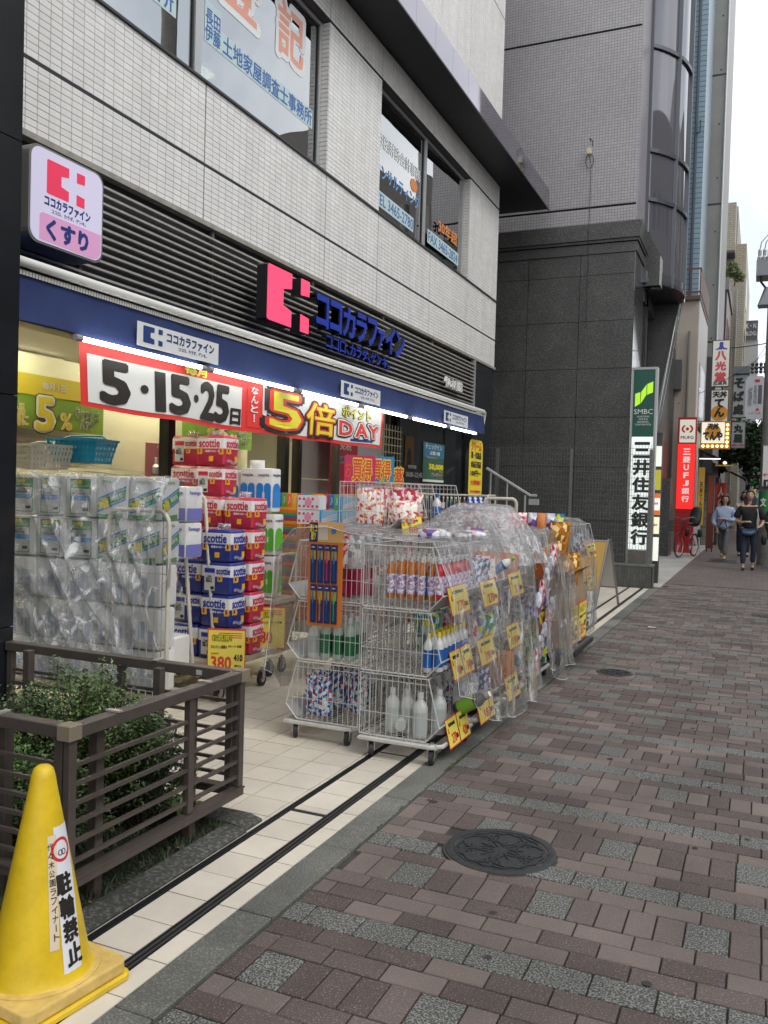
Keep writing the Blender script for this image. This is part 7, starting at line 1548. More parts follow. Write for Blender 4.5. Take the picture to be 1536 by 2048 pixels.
def white_tissue(lab, loc, w, kind):
    t = thing('tissue_bundle', lab, 'tissue boxes', loc, 0, 'white patterned tissue bundles on the top row'); MB().box(-w / 2, w / 2, -.06, .06, 0, .115).build('tissue_box', PM('tissue_white', (.66, .64, .64), .35) if kind == 'dot' else PM('tissue_sky', (.25, .5, .68), .35), t)
    if kind == 'dot':
        for i in range(9): MB().lathe([(.012, 0), (.012, .001)], 8, (-w * .4 + (i % 5) * w * .2, -.0615, .025 + (i // 5) * .06), axis='Y').build('petal_print', PM('petal_red', (.55, .05, .14), .4), t)
        MB().lathe([(.032, 0), (.032, .001)], 12, (0, -.063, .057), axis='Y').build('oval_print', PPL, t)
    else:
        plate('side_print', PM('tissue_blue', (.03, .28, .6), .35), t, (-w * .4, -.0615, .057), w * .2, .113, FY, world=False)
        for i in range(3): framed([(0, .1 + .1 * i), (1, .5 + .18 * i), (1, .57 + .18 * i), (0, .2 + .1 * i)], (w * .1, -.0615, .057), w * .75, .11, FY, 0, .001).build('swirl_print', SWT, t)
    return t
a_ = white_tissue('white tissue bundle with red petals, upper', (-3.36, 6.2, 1.335), .2, 'dot'); copy_tree(a_, loc=(-3.36, 6.2, 1.215), label='white tissue bundle with red petals, lower')
a_ = white_tissue('pale blue swirl tissue bundle at the right end, upper', (-2.98, 6.2, 1.335), .22, 'sky'); copy_tree(a_, loc=(-2.98, 6.2, 1.215), label='pale blue swirl tissue bundle at the right end, lower'); copy_tree(a_, loc=(-3.18, 6.215, 1.215), label='pale blue swirl tissue bundle between the petals and the right end')
# ---- drinks shelf -------------------------------------------------------------------
ds = thing('drinks_rack', 'black rack with bottled drinks against the black wall', 'rack', (-3.25, 9.6, 0)); 
for z in (.6, .95, 1.285): box('rack_shelf', PM('rack_black', (.02, .02, .02), .5), ds, -3.75, -2.85, 9.5, 9.85, z, z + .012)
for x in (-3.74, -2.87): MB().tube(arch((x, 9.52), (x, 9.83), 1.49, 0, r=.05), .012, 6).build('rack_frame', CRM, ds, world=True)
MB().tube([(-3.74, 9.84, 1.48), (-2.87, 9.84, 1.48)], .012, 6).build('rack_rail', CRM, ds, world=True)
for k in range(11):
    x = -3.68 + .052 * k; many_l = ['green tea bottle with dark label', 'brown tea bottle with white label'][k // 3 % 2]
    bottle('bottle', many_l + ' on the drinks rack, ' + NW_[k] + ' from left', (x, 9.55, 1.30), .023, .155, PM('tea_green', (.03, .09, .01), .15) if k // 3 % 2 == 0 else PM('tea_brown', (.09, .03, .015), .15), WPL, NPL if k // 3 % 2 == 0 else WPL, group=many_l + 's on the drinks rack')
for k in range(4): bag('water_pouch', 'blue drink pouch right of the bottled tea, ' + NW_[k] + ' of four', (-3.10 + .065 * k, 9.56, 1.30), .065, .165, .04, dots('film_blue_pouch', ['0A3A9A', '1F5AC8', 'D8E0F0', '0A2A7A'], 40), group='blue drink pouches on the rack', seed=k, cat='pouch', sub=6)
for z in (.62, .97):
    for k in range(12): bottle('bottle', NW_[k] + ' drink bottle on the ' + ('lower' if z < .8 else 'middle') + ' shelf of the drinks rack', (-3.68 + .07 * k, 9.56, z), .027, .2, PM('tea_green', (.03, .09, .01), .15), WPL, None, group='drink bottles on the lower shelves')
card('small yellow price label under the tea bottles', (-3.45, 9.49, 1.26), .12, .05, frame=FY, price='88')
# ---- covered pile with pink parcels, handle, drinks, cartons ---------------------------
KR = PM('kraft_carton', (.33, .22, .12), .75, nscale=6, namt=.1)
pc = trolley('flat_trolley', 'flat trolley with tube handle under the covered pink parcels', -2.62, -2.15, 6.0, 6.9, .25, 1.4, [arch((-2.12, 6.95), (-1.86, 7.0), 1.47, .2, r=.05)])
for k in range(4):
    for j in range(2): bag('wrapped_parcel', ['front', 'second', 'third', 'rear'][k] + ' pink and white parcel in the ' + ['left', 'right'][j] + ' half of the covered pile', (-2.08 + .25 * j, 6.30 + .16 * k, 1.21), .24, .15, .14, FLM[1], seed=80 + k * 2 + j, cat='parcel', group='pink parcels under the plastic', sub=7)
box('parcel_tray', KR, thing('parcel_tray', 'kraft tray edge under the pink parcels', 'tray', (-1.95, 6.5, 1.2)), -2.22, -1.70, 6.24, 6.54, 1.205, 1.215)
# gold bags & cartons
ct = thing('flat_trolley', 'black platform trolley under the cartons at the kerb', 'trolley', (-1.72, 7.95, 0)); box('deck', PM('black_plastic_deck', (.02, .02, .022), .5), ct, -1.98, -1.46, 7.5, 8.45, .10, .15, bevel=.012); box('bumper', RUB, ct, -1.455, -1.435, 7.52, 8.43, .105, .145)
for x, y in ((.18, -.4), (.18, .4), (-.18, -.4), (-.18, .4)): caster(ct, x, y, .042, .042)
def carton(lab, x0, x1, y0, y1, z0, z1, opened=False):
    t = thing('carton', lab, 'carton', ((x0 + x1) / 2, (y0 + y1) / 2, z0), 0, 'kraft cartons on the black trolley'); x0 -= 0; m = MB().box(x0, x1, y0, y1, z0, z1, skip='t' if opened else ''); m.build('carton_body', KR, t, world=True)
    if opened:
        MB().add([(x1, y0, z1), (x1, y1, z1), (x1 + .07, y1, z1 + .05), (x1 + .07, y0, z1 + .05)], [(0, 1, 2, 3)]).build('flap', KR, t, world=True); MB().add([(x0, y0, z1), (x1, y0, z1), (x1, y0 - .09, z1 + .03), (x0, y0 - .09, z1 + .03)], [(0, 1, 2, 3)]).build('flap', KR, t, world=True)
    else: plate('tape', PM('tape_tan', (.45, .34, .2), .35), t, ((x0 + x1) / 2, (y0 + y1) / 2, z1 + .0004), .05, y1 - y0, (Vector((1, 0, 0)), Vector((0, 1, 0)), Vector((0, 0, 1))), t=.0004)
    txt('↑↑', .06, .05, BBLK, t, (x1 + .001, y0 + .08, (z0 + z1) / 2), FX, bold=.02); return t
carton('lowest kraft carton on the black trolley', -1.95, -1.50, 7.55, 8.4, .152, .40); carton('middle kraft carton on the black trolley', -1.95, -1.52, 7.6, 8.38, .402, .66); carton('open kraft carton on top of the black trolley', -1.9, -1.53, 7.7, 8.3, .662, .80, True)
for i, (y, z) in enumerate(((7.35, .86), (7.4, 1.02), (7.55, .95), (7.9, .68), (8.05, .72))): bag('gold_snack_bag', 'shiny gold snack bag ' + ['hanging lowest at the front', 'highest of the heap', 'in the middle of the heap', 'in the open carton, near side', 'in the open carton, far side'][i], (-1.62 + .03 * (i % 2), y, z), .22, .26, .1, FLM[3], .9, .15, 'gold snack bags', 90 + i, 'snack bag')
bt = thing('display_rack', 'grey rack behind the gold bags carrying refill pouches', 'rack', (-1.98, 8.4, 0)); box('rack_body', PM('rack_grey', (.2, .2, .21), .5), bt, -2.2, -1.75, 8.5, 8.9, .15, 1.13); box('rack_foot', CHR, bt, -2.2, -1.75, 8.5, 8.9, .0, .03)
mats_ = [FLM[7], FLM[5], FLM[7], FLM[6]]
for i in range(4): bag('refill_pouch', ['white and violet', 'orange', 'white and grey', 'green and teal'][i] + ' refill pouch in the row above the gold bags', (-2.10 + .092 * i, 8.55, 1.14), .095, .185, .05, mats_[i], seed=100 + i, cat='refill pouch', group='refill pouches in a row', sub=7)
for k, (y, z, pr) in enumerate(((7.72, .29, '183'), (8.12, .29, '533'))): card('large yellow card on the kraft cartons, ' + ['under the plastic', 'showing 533'][k], (-1.488, y, z + .06), .36, .36, price=pr, big=True, title='お徳用パック', side='537')
# kraft tray right of the handle
t = thing('carton', 'open kraft tray with red goods between the covered pile and the wall', 'carton', (-2.55, 8.2, 1.1), 0); box('carton_body', KR, t, -2.75, -2.35, 7.9, 8.1, 1.06, 1.17); box('red_goods', RPL, t, -2.72, -2.38, 7.92, 8.08, 1.171, 1.19); box('stand', PM('rack_grey', (.2, .2, .21), .5), t, -2.75, -2.35, 7.9, 8.1, 0, 1.05)
# leaflet box in middle basket
for k, (c1, c2) in enumerate((('B8B8B0', '3A3A3A'), ('D8702A', 'C83A20'))):
    t = thing('box_pack', ['grey printed box', 'orange printed box'][k] + ' in the middle basket stack', 'box', (-1.66 + .1 * k, 6.60, .86), 0); MB().box(-.045, .045, 0, .07, 0, .22).build('box_body', PM('boxp_%d' % k, c1, .5), t); plate('print', PM('boxq_%d' % k, c2, .5), t, (0, -.002, .15), .07, .05, FY, t=.001, world=False)
# bags hanging at the kerb side of the middle carts
for i in range(10): bag('hanging_pack', 'pink and white pack hanging on the kerb side of the middle stack, ' + ['lowest', 'second', 'third', 'fourth', 'fifth', 'sixth', 'seventh', 'eighth', 'ninth', 'highest'][i] + ' one', (-1.52, 6.4 + .12 * (i % 5), .15 + .085 * i), .16, .2, .05, FLM[(1, 4, 7)[i % 3]], 1.5, .1, 'hanging packs at the middle stack', 120 + i, 'pack', 7)
bottle('bottle', 'white tube with green cap leaning out of the second stack top basket', (-1.60, 5.45, .98), .03, .18, WPL, PM('lime_label', (.2, .42, .04), .4), BPL).rotation_euler = (.2, .9, .4)
# ---- folding A sign ---------------------------------------------------------------------
af = thing('folding_sign', 'grey metal framed folding sign standing beyond the far baskets', 'folding sign', (-1.9, 12.0, 0)); AG = PM('sign_tube_grey', (.25, .25, .25), .35, metal=.6)
for (xa, ya, xb_, yb_) in ((-2.0, 11.62, -1.98, 11.95), (-1.74, 12.38, -1.90, 12.2), (-2.28, 11.9, -2.2, 12.15), (-1.95, 12.6, -2.02, 12.4)): pass
ft = [((-1.97, 11.6, 0), (-1.88, 12.0, .93)), ((-1.78, 12.4, 0), (-1.86, 12.03, .93)), ((-2.36, 11.62, 0), (-2.30, 12.0, .93)), ((-2.22, 12.42, 0), (-2.27, 12.03, .93))]
for a, b_ in ft: MB().tube([a, b_], .017, 6).build('leg', AG, af, world=True)
for z in (.25, .9):
    u = z / .93
    for i, j in ((0, 2), (1, 3)): MB().tube([Vector(ft[i][0]).lerp(Vector(ft[i][1]), u), Vector(ft[j][0]).lerp(Vector(ft[j][1]), u)], .014, 5).build('cross_bar', AG, af, world=True)
for i, j, mt in ((0, 2, 'a'), (1, 3, 'b')):
    q = [Vector(ft[i][0]).lerp(Vector(ft[i][1]), .27), Vector(ft[j][0]).lerp(Vector(ft[j][1]), .27), Vector(ft[j][0]).lerp(Vector(ft[j][1]), .97), Vector(ft[i][0]).lerp(Vector(ft[i][1]), .97)]; n_ = (q[1] - q[0]).cross(q[3] - q[0]).normalized() * .006
    MB().add([p - n_ for p in q] + [p + n_ for p in q], [(3, 2, 1, 0), (4, 5, 6, 7), (0, 1, 5, 4), (1, 2, 6, 5), (2, 3, 7, 6), (3, 0, 4, 7)]).build('sign_panel', PM('sign_panel_' + mt, (.42, .25, .05) if mt == 'a' else (.5, .49, .45), .5), af, world=True)
# small dropped items
t = thing('paper_scrap', 'tiny white paper scrap on the pavement near the kerb', 'litter', (-1.1, 10.4, .003)); MB().add([(-.05, -.02, .002), (.05, -.01, .004), (.04, .03, .002), (-.04, .02, .006)], [(0, 1, 2, 3)]).build('paper', PWH, t)
t = thing('dry_leaf', 'single brown dry leaf beside the low wall corner', 'leaf', (-1.42, 15.3, .003)); MB().add([(-.06, 0, .01), (0, -.04, .03), (.07, 0, .01), (0, .04, .04)], [(0, 1, 2, 3)]).build('leaf_blade', PM('leaf_brown', (.25, .1, .03), .7), t)
# ================================================================== CLEAR PLASTIC SHEETS
PL = PLASTIC('clear_sheet', milk=.22, rough=.13, refl=.10, glint=.9, rot=(.1, .25, 0), cw=.028); PL2 = PLASTIC('clear_sheet_cloudy', milk=.22, rough=.14, refl=.08)
def interp(pts, u):
    x = u * (len(pts) - 1); i = min(int(x), len(pts) - 2); f = x - i; f = f * f * (3 - 2 * f) if 0 else f
    return [a + (b_ - a) * f for a, b_ in zip(pts[i], pts[i + 1])]
def sheet(name, lab, secs, nu, nv, mat, fold=.03, seed=0, diag=0., freq=5., hem=None):
    """secs: list of (y, [(x,z),...]) cross-sections; folds grow away from the top"""
    t = thing(name, lab, 'plastic sheet', (secs[0][1][0][0], secs[0][0], 0), 0)
    def f(u, v):
        k = v * (len(secs) - 1); i = min(int(k), len(secs) - 2); g = k - i
        A = interp(secs[i][1], u); B = interp(secs[i + 1][1], u); x = A[0] + (B[0] - A[0]) * g; z = A[1] + (B[1] - A[1]) * g; y = secs[i][0] + (secs[i + 1][0] - secs[i][0]) * g
        ztop = max(q[1] for q in secs[i][1]); hang = max(0, min(1, (ztop - z) / ztop)); s = seed * 11.3
        ph = y * freq * 3.4 + 3.2 * noise.noise(Vector((y * 1.3, z * .7, s))) + diag * z * 5
        pl = (1 - abs(math.sin(ph))) ** 2.2; pl2 = (1 - abs(math.sin(ph * 1.7 + 1.3 + 2 * noise.noise(Vector((y, z * 1.2, s + 3)))))) ** 3
        amp = fold * (.12 + 1.25 * hang ** .8); side_ = 1 if u > .5 else -1
        out = (pl * 1.1 + pl2 * .6 + .35 * noise.noise(Vector((y * 5, z * 3, s)))) * amp
        flat = 1 - hang
        zz = z + flat * fold * .5 * noise.noise(Vector((x * 5, y * 3.4, s))) + flat * fold * .35 * (1 - abs(noise.noise(Vector((x * 8 + y * 4, y * 2, s)))) * 2)
        if hem and (u > .93 or u < .04): zz += hem * noise.noise(Vector((y * 3, 0, s)))
        return (x + side_ * out * (1 if hang > .05 else .2), y + .02 * noise.noise(Vector((y * 3, z * 4, s + 5))), max(.02, zz))
    grid(f, nu, nv).build('sheet_film', mat, t, world=True, smooth=True)
    HM = PM('sheet_hem', (.62, .63, .64), .2); q = MB(); n = 60
    for pth in ([f(1, i / n) for i in range(n + 1)], [f(i / n, 0) for i in range(n + 1)], [f(0, i / n) for i in range(n + 1)]): q.tube(pth, .0016, 3, caps=False)
    q.build('sheet_hem', HM, t, world=True); return t
# long sheet over the near baskets
sec = lambda l, t_, r_: l + t_ + r_
S1 = [(4.40, [(-2.66, .42), (-2.65, .8), (-2.62, 1.12), (-2.50, 1.26), (-2.3, 1.27), (-2.06, 1.24), (-1.8, 1.225), (-1.62, 1.225), (-1.50, .95), (-1.49, .75), (-1.47, .5), (-1.46, .40)]),
      (4.75, [(-2.76, .22), (-2.72, .8), (-2.66, 1.15), (-2.50, 1.28), (-2.3, 1.27), (-2.06, 1.22), (-1.8, 1.215), (-1.62, 1.225), (-1.49, .92), (-1.45, .65), (-1.42, .38), (-1.40, .20)]),
      (5.35, [(-2.76, .25), (-2.72, .8), (-2.66, 1.12), (-2.50, 1.26), (-2.3, 1.22), (-2.06, 1.22), (-1.8, 1.22), (-1.60, 1.23), (-1.48, .92), (-1.43, .60), (-1.40, .30), (-1.37, .07)]),
      (5.95, [(-2.76, .35), (-2.72, .8), (-2.66, 1.1), (-2.50, 1.22), (-2.3, 1.24), (-2.14, 1.34), (-1.95, 1.38), (-1.66, 1.28), (-1.48, .98), (-1.44, .60), (-1.42, .30), (-1.40, .12)]),
      (6.25, [(-2.7, .55), (-2.62, .9), (-2.5, 1.1), (-2.40, 1.24), (-2.3, 1.30), (-2.14, 1.40), (-1.95, 1.40), (-1.72, 1.38), (-1.52, 1.08), (-1.47, .70), (-1.45, .40), (-1.44, .2)])]
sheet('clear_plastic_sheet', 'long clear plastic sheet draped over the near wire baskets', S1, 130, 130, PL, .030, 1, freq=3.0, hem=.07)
# tent over the pink parcels
t = thing('clear_plastic_sheet', 'clear plastic tent gathered over the pink parcels', 'plastic sheet', (-1.95, 6.5, 1.2))
def tent(u, v):
    a = 2 * math.pi * u; cx_, cy_ = -1.97, 6.42; sx, sy = .20, .24; k = v ** .8
    fold_ = math.sin(a * 9 + 2 * noise.noise(Vector((math.cos(a), math.sin(a), 2)))) * .13 * v + .05 * noise.noise(Vector((math.cos(a) * 3, math.sin(a) * 3, v * 2)))
    R1 = 1 + k * 1.35 + fold_ * 2
    return (cx_ + sx * math.cos(a) * R1, cy_ + sy * math.sin(a) * R1 * (1.1), 1.42 - .30 * v ** 1.2 - (.13 * v if math.cos(a) > .2 else 0) + .02 * fold_)
m = grid(tent, 110, 26); k_ = len(m.v); m.add([(-1.97, 6.42, 1.43)], []); m.f += [(i, i + 1, k_) for i in range(110)]; m.mi += [0] * 110
m.build('sheet_film', PLASTIC('clear_sheet_gathered', milk=.34, rough=.1, refl=.2, glint=2.2, rot=(0, .5, 0), cw=.035), t, world=True, smooth=True)
S3 = [(6.45, [(-2.15, 1.16), (-2.0, 1.225), (-1.75, 1.23), (-1.58, 1.22), (-1.50, .95), (-1.48, .7), (-1.46, .4), (-1.44, .12)]), (6.9, [(-2.15, 1.15), (-2.0, 1.22), (-1.75, 1.23), (-1.56, 1.22), (-1.50, .95), (-1.47, .7), (-1.45, .4), (-1.43, .10)]), (7.3, [(-2.2, 1.1), (-2.05, 1.18), (-1.8, 1.22), (-1.60, 1.20), (-1.52, .9), (-1.48, .62), (-1.46, .36), (-1.44, .12)]), (7.75, [(-2.1, .9), (-2.0, 1.0), (-1.8, 1.08), (-1.60, 1.02), (-1.52, .85), (-1.50, .62), (-1.48, .4), (-1.47, .25)])]
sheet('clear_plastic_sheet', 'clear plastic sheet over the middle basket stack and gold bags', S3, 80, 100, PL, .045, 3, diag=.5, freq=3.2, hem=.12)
S4 = [(8.75, [(-2.4, .6), (-2.3, 1.1), (-2.2, 1.28), (-2.0, 1.30), (-1.84, 1.28), (-1.72, .9), (-1.68, .5), (-1.66, .12)]), (9.4, [(-2.4, .6), (-2.3, 1.1), (-2.2, 1.28), (-2.0, 1.27), (-1.80, 1.27), (-1.66, .95), (-1.64, .5), (-1.64, .08)]), (10.1, [(-2.4, .6), (-2.3, 1.1), (-2.2, 1.24), (-2.05, 1.24), (-1.86, 1.2), (-1.74, .9), (-1.72, .5), (-1.71, .06)])]
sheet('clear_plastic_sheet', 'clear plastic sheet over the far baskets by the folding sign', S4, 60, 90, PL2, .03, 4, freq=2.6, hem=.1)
# sheet over the covered cage: top, front gathered low, right flank
t = thing('clear_plastic_sheet', 'clear plastic sheet tied round the green and white paper packs', 'plastic sheet', (-3.6, 3.85, 0))
def cagef(u, v):
    # u across (left to right then round the corner), v from the back of the top down the front
    x = -4.46 + 1.46 * min(1, u / .86); corner = max(0, (u - .86) / .14)
    if v < .22: k = v / .22; y = 4.3 - .43 * k; z = 1.585 - .012 * k + .02 * noise.noise(Vector((x * 4, y * 5, 1))) - .10 * (x + 4.4) / 1.5 * .45
    else:
        k = (v - .22) / .78; y = 3.87 - .10 * k - .07 * math.sin(k * math.pi) ; z = (1.57 - .045 * (x + 4.4)) * (1 - k) + (.42 + .10 * math.sin(x * 5)) * k
        pull = k * k * .25; x += (-3.35 - x) * pull
        s_ = x * 1.0 + z * .72
        y -= (.035 + .03 * k) * (1 - abs(noise.noise(Vector((s_ * 6.5, (x - z) * .7, 3)))) * 2.2) + .035 * noise.noise(Vector((x * 3, z * 3, 8))) * k + .018 * math.sin(s_ * 40 + 3 * noise.noise(Vector((x * 2, z * 2, 1))))
    if corner > 0: y += corner * .30; x += .03 * math.sin(z * 12 + corner * 4)
    return (x, y, z)
grid(cagef, 170, 150).build('sheet_film', PLASTIC('clear_sheet_grey', milk=.05, rough=.08, refl=.06, glint=2.0, rot=(.2, -.75, .1), cw=.038), t, world=True, smooth=True)
t = thing('clear_plastic_sheet', 'crumpled lower layer of plastic bunched in front of the paper cage', 'plastic sheet', (-3.6, 3.8, 0))
def flap(u, v):
    x = -4.40 + 1.32 * u; k = v; z = (1.02 + .16 * (u - .5) + .05 * math.sin(u * 9)) * (1 - k) + .40 * k; x += (-3.25 - x) * k * k * .35; s_ = x + z * .9
    y = 3.80 - .05 * k - .04 * (1 - abs(noise.noise(Vector((s_ * 5.5, (x - z), 13)))) * 2.2) + .05 * noise.noise(Vector((x * 6, z * 6, 18))) + .02 * noise.noise(Vector((x * 15, z * 15, 8)))
    return (x, y, z)
grid(flap, 120, 90).build('sheet_film', PLASTIC('clear_sheet_crumpled', milk=.10, rough=.1, refl=.10, glint=1.8, rot=(.2, -.75, .1), cw=.03), t, world=True, smooth=True)
scatter(9, -2.0, -1.68, 5.1, 5.6, 1.19, .14, .06, .05, [FLM[4], FLM[7]], 'pale pack lying above the rim of the second stack', 'packs above the second stack', 70)
# ================================================================== PEOPLE AND BICYCLE
def skin(name, chains, mat, parent, sub=1, offset=(0, 0, 0)):
    """chains: list of [(x,y,z,r), ...]; a chain whose first point equals an existing one grows from it"""
    pts = []; rad = []; edges = []; idx = {}
    for ch in chains:
        prev = None
        for (x, y, z, r) in ch:
            key = (round(x, 4), round(y, 4), round(z, 4))
            if key not in idx: idx[key] = len(pts); pts.append((x, y, z)); rad.append(r)
            i = idx[key]
            if prev is not None and prev != i: edges.append((prev, i))
            prev = i
    me = bpy.data.meshes.new(name); me.from_pydata(pts, edges, []); o = bpy.data.objects.new(name, me); COL.objects.link(o)
    md = o.modifiers.new('skin', 'SKIN'); md.use_smooth_shade = True
    sv = me.skin_vertices[0].data if me.skin_vertices else None
    if sv is None:
        bm = bmesh.new(); bm.from_mesh(me); bm.verts.layers.skin.verify(); bm.to_mesh(me); bm.free(); sv = me.skin_vertices[0].data
    for i, v in enumerate(sv):
        rr_ = rad[i]; v.radius = rr_ if isinstance(rr_, tuple) else (rr_, rr_)
    sv[0].use_root = True
    ss = o.modifiers.new('sub', 'SUBSURF'); ss.levels = sub + 1; ss.render_levels = sub + 1
    dg = bpy.context.evaluated_depsgraph_get(); dg.update(); m2 = bpy.data.meshes.new_from_object(o.evaluated_get(dg)); bpy.data.objects.remove(o)
    m2.materials.clear(); m2.materials.append(mat); m2.name = name; m2.polygons.foreach_set('use_smooth', [True] * len(m2.polygons))
    q = bpy.data.objects.new(name, m2); COL.objects.link(q); q.parent = parent; return q
SKINM = PM('skin', (.48, .30, .21), .5, nscale=20, namt=.04); HAIR = PM('dark_hair', (.015, .011, .009), .45, nscale=60, namt=.3); LIP = PM('lips', (.35, .10, .09), .4); EYE = PM('eye_dark', (.02, .015, .012), .3)
def head(t, c, tilt=0, hair='long', glasses=False):
    x, y, z = c
    h = thing('head_anchor', None, None); bpy.data.objects.remove(h)
    # skull, jaw, nose in one skin
    bm = bmesh.new(); bmesh.ops.create_uvsphere(bm, u_segments=20, v_segments=16, radius=1)
    for v in bm.verts:
        p = v.co.copy(); px_, py_, pz_ = p
        sx = .074 * (1 - .28 * max(0, -pz_) ** 1.3); sy = .093 * (1 - .12 * max(0, -pz_)); sz = .118
        q = Vector((px_ * sx, py_ * sy, pz_ * sz))
        if py_ < -.6 and abs(px_) < .22 and -.28 < pz_ < .12: q.y -= .022 * (1 - abs(px_) / .22) * (1 - (pz_ + .28) / .4 * .7)
        if py_ < -.6 and .05 < pz_ < .22 and .2 < abs(px_) < .5: q.y += .008
        v.co = q
    me = bpy.data.meshes.new('head'); bm.to_mesh(me); bm.free(); me.materials.append(SKINM); me.polygons.foreach_set('use_smooth', [True] * len(me.polygons)); o = bpy.data.objects.new('head', me); COL.objects.link(o); o.parent = t; o.location = c; o.rotation_euler = (tilt, 0, 0)
    for s_ in (-1, 1):
        e = MB().lathe([(.001, -.002), (.010, 0), (.001, .004)], 8, (s_ * .028, -.081, .012), axis='Y'); e.build('eye', EYE, o, smooth=True)
        b = MB(); b.tube([(s_ * .014, -.087, .030), (s_ * .03, -.086, .036), (s_ * .045, -.076, .030)], .0028, 4); b.build('eyebrow', HAIR, o)
        a = MB(); a.lathe([(.001, -.006), (.016, -.004), (.018, .002), (.008, .006)], 8, (s_ * .073, .0, .0), axis='X'); a.build('ear', SKINM, o, smooth=True)
    m = MB(); m.tube([(-.022, -.082, -.052), (0, -.088, -.048), (.022, -.082, -.052)], .006, 5); m.build('mouth', LIP, o, smooth=True)
    hm = bmesh.new(); bmesh.ops.create_uvsphere(hm, u_segments=24, v_segments=18, radius=1); r = random.Random(2)
    for v in hm.verts:
        p = v.co.copy(); q = Vector((p.x * .096, p.y * .114 + .014, p.z * .134 + .014))
        if p.y < .1 and p.z < .42: q.y = max(q.y, .012 - (.1 - p.y) * .02); q.x *= 1.02
        if hair == 'long' and p.z < -.05: q.z -= .17 * min(1, -p.z + .1); q.y = max(q.y, -.01) + .01; q.x *= 1.4
        if hair == 'bob' and p.z < -.05: q.z -= .05; q.y = max(q.y, -.015); q.x *= 1.35
        q += Vector((r.uniform(-1, 1), r.uniform(-1, 1), r.uniform(-1, 1))) * .004; v.co = q
    me = bpy.data.meshes.new('hair'); hm.to_mesh(me); hm.free(); me.materials.append(HAIR); me.polygons.foreach_set('use_smooth', [True] * len(me.polygons)); q = bpy.data.objects.new('hair', me); COL.objects.link(q); q.parent = o
    if glasses:
        m = MB()
        for s_ in (-1, 1): m.tube([(s_ * .03 + .02 * math.cos(a * .785), -.092, .012 + .015 * math.sin(a * .785)) for a in range(8)], .0022, 4, closed=True)
        m.tube([(-.01, -.094, .016), (.01, -.094, .016)], .002, 4); m.build('glasses', PM('glasses_dark', (.05, .03, .02), .3), o)
    return o
def hand(chs, wrist, d, up, s_):
    """palm and five bent fingers as skin chains"""
    w = Vector(wrist); d = Vector(d).normalized(); up = Vector(up).normalized(); sd_ = d.cross(up).normalized(); p1 = w + d * .045; p2 = w + d * .085
    chs.append([(*w, .022), (*p1, (.034, .016)), (*p2, (.036, .014))])
    for i, (off, ln) in enumerate(((-.026, .058), (-.009, .068), (.009, .064), (.025, .05))):
        b0 = p2 + sd_ * off; b1 = b0 + d * ln * .5 - up * .004; b2 = b1 + d * ln * .4 - up * ln * .38
        chs.append([(*p2, (.036, .014)), (*b0, .0095), (*b1, .009), (*b2, .0075)])
    b0 = w + d * .035 + sd_ * .03 * s_; b1 = b0 + d * .03 + sd_ * .022 * s_; b2 = b1 + d * .026 - up * .01; chs.append([(*p1, (.034, .016)), (*b0, .012), (*b1, .0105), (*b2, .009)])
JEAN = PM('dark_jeans', (.022, .032, .055), .8, nscale=14, namt=.25); BTOP = PM('black_top', (.010, .010, .012), .85, nscale=10, namt=.2); LBS = PM('light_blue_shirt', (.36, .45, .62), .8, nscale=10, namt=.08, bump=.3, bscale=25); GTR = PM('grey_trousers', (.15, .155, .16), .85, nscale=9, namt=.12)
# woman in black (local: faces -y, feet on z=0)
P1 = thing('person', 'woman in an off-shoulder black top and dark jeans walking with a blue shoulder bag', 'person', (-.20, 20.45, 0), .05)
ch = [[(0, .0, .95, .12), (0, .0, 1.10, .105), (0, .0, 1.25, .11), (0, .01, 1.36, .10), (0, .012, 1.43, .052), (0, .0, 1.50, .048), (0, -.005, 1.56, .05)],
      [(0, .01, 1.36, .10), (-.15, .01, 1.37, .058), (-.235, .03, 1.18, .042), (-.25, .01, 1.06, .036), (-.16, -.15, 1.04, .030), (-.10, -.19, 1.06, .024)],
      [(0, .01, 1.36, .10), (.15, .01, 1.37, .058), (.25, .05, 1.18, .042), (.28, .04, 1.05, .036), (.24, -.12, .99, .030), (.22, -.17, .98, .024)],
      [(0, .0, .95, .12), (-.09, .0, .90, .085), (-.10, -.05, .50, .058), (-.10, -.08, .12, .035)], [(0, .0, .95, .12), (.09, .0, .90, .085), (.11, .02, .50, .058), (.10, .10, .14, .035)],
      [(-.10, -.08, .12, .035), (-.10, -.09, .06, .034), (-.10, -.20, .035, .028)], [(.10, .10, .14, .035), (.10, .11, .07, .034), (.10, .0, .035, .028)]]
hand(ch, (-.10, -.19, 1.06), (.8, -.3, .1), (0, -.3, 1), 1); hand(ch, (.22, -.17, .98), (-.3, -.8, -.1), (0, 0, 1), -1)
skin('body', ch, SKINM, P1, 1)
skin('black_top', [[(0, .0, .86, (.19, .135)), (0, .0, 1.02, (.16, .125)), (0, .0, 1.2, (.175, .135)), (0, .01, 1.33, (.15, .115))], [(0, .01, 1.33, (.15, .115)), (-.17, .01, 1.35, .078), (-.24, .02, 1.22, .088), (-.27, .02, 1.12, .08)], [(0, .01, 1.33, (.15, .115)), (.17, .01, 1.35, .078), (.255, .04, 1.22, .088), (.29, .04, 1.10, .08)]], BTOP, P1, 1)
skin('jeans', [[(0, .0, .93, .15), (-.095, .0, .84, .105), (-.105, -.05, .50, .074), (-.10, -.08, .12, .055)], [(0, .0, .93, .15), (.095, .0, .84, .105), (.115, .02, .50, .074), (.10, .10, .15, .055)]], JEAN, P1, 1)
head(P1, (0, -.02, 1.625), -.12, 'long')
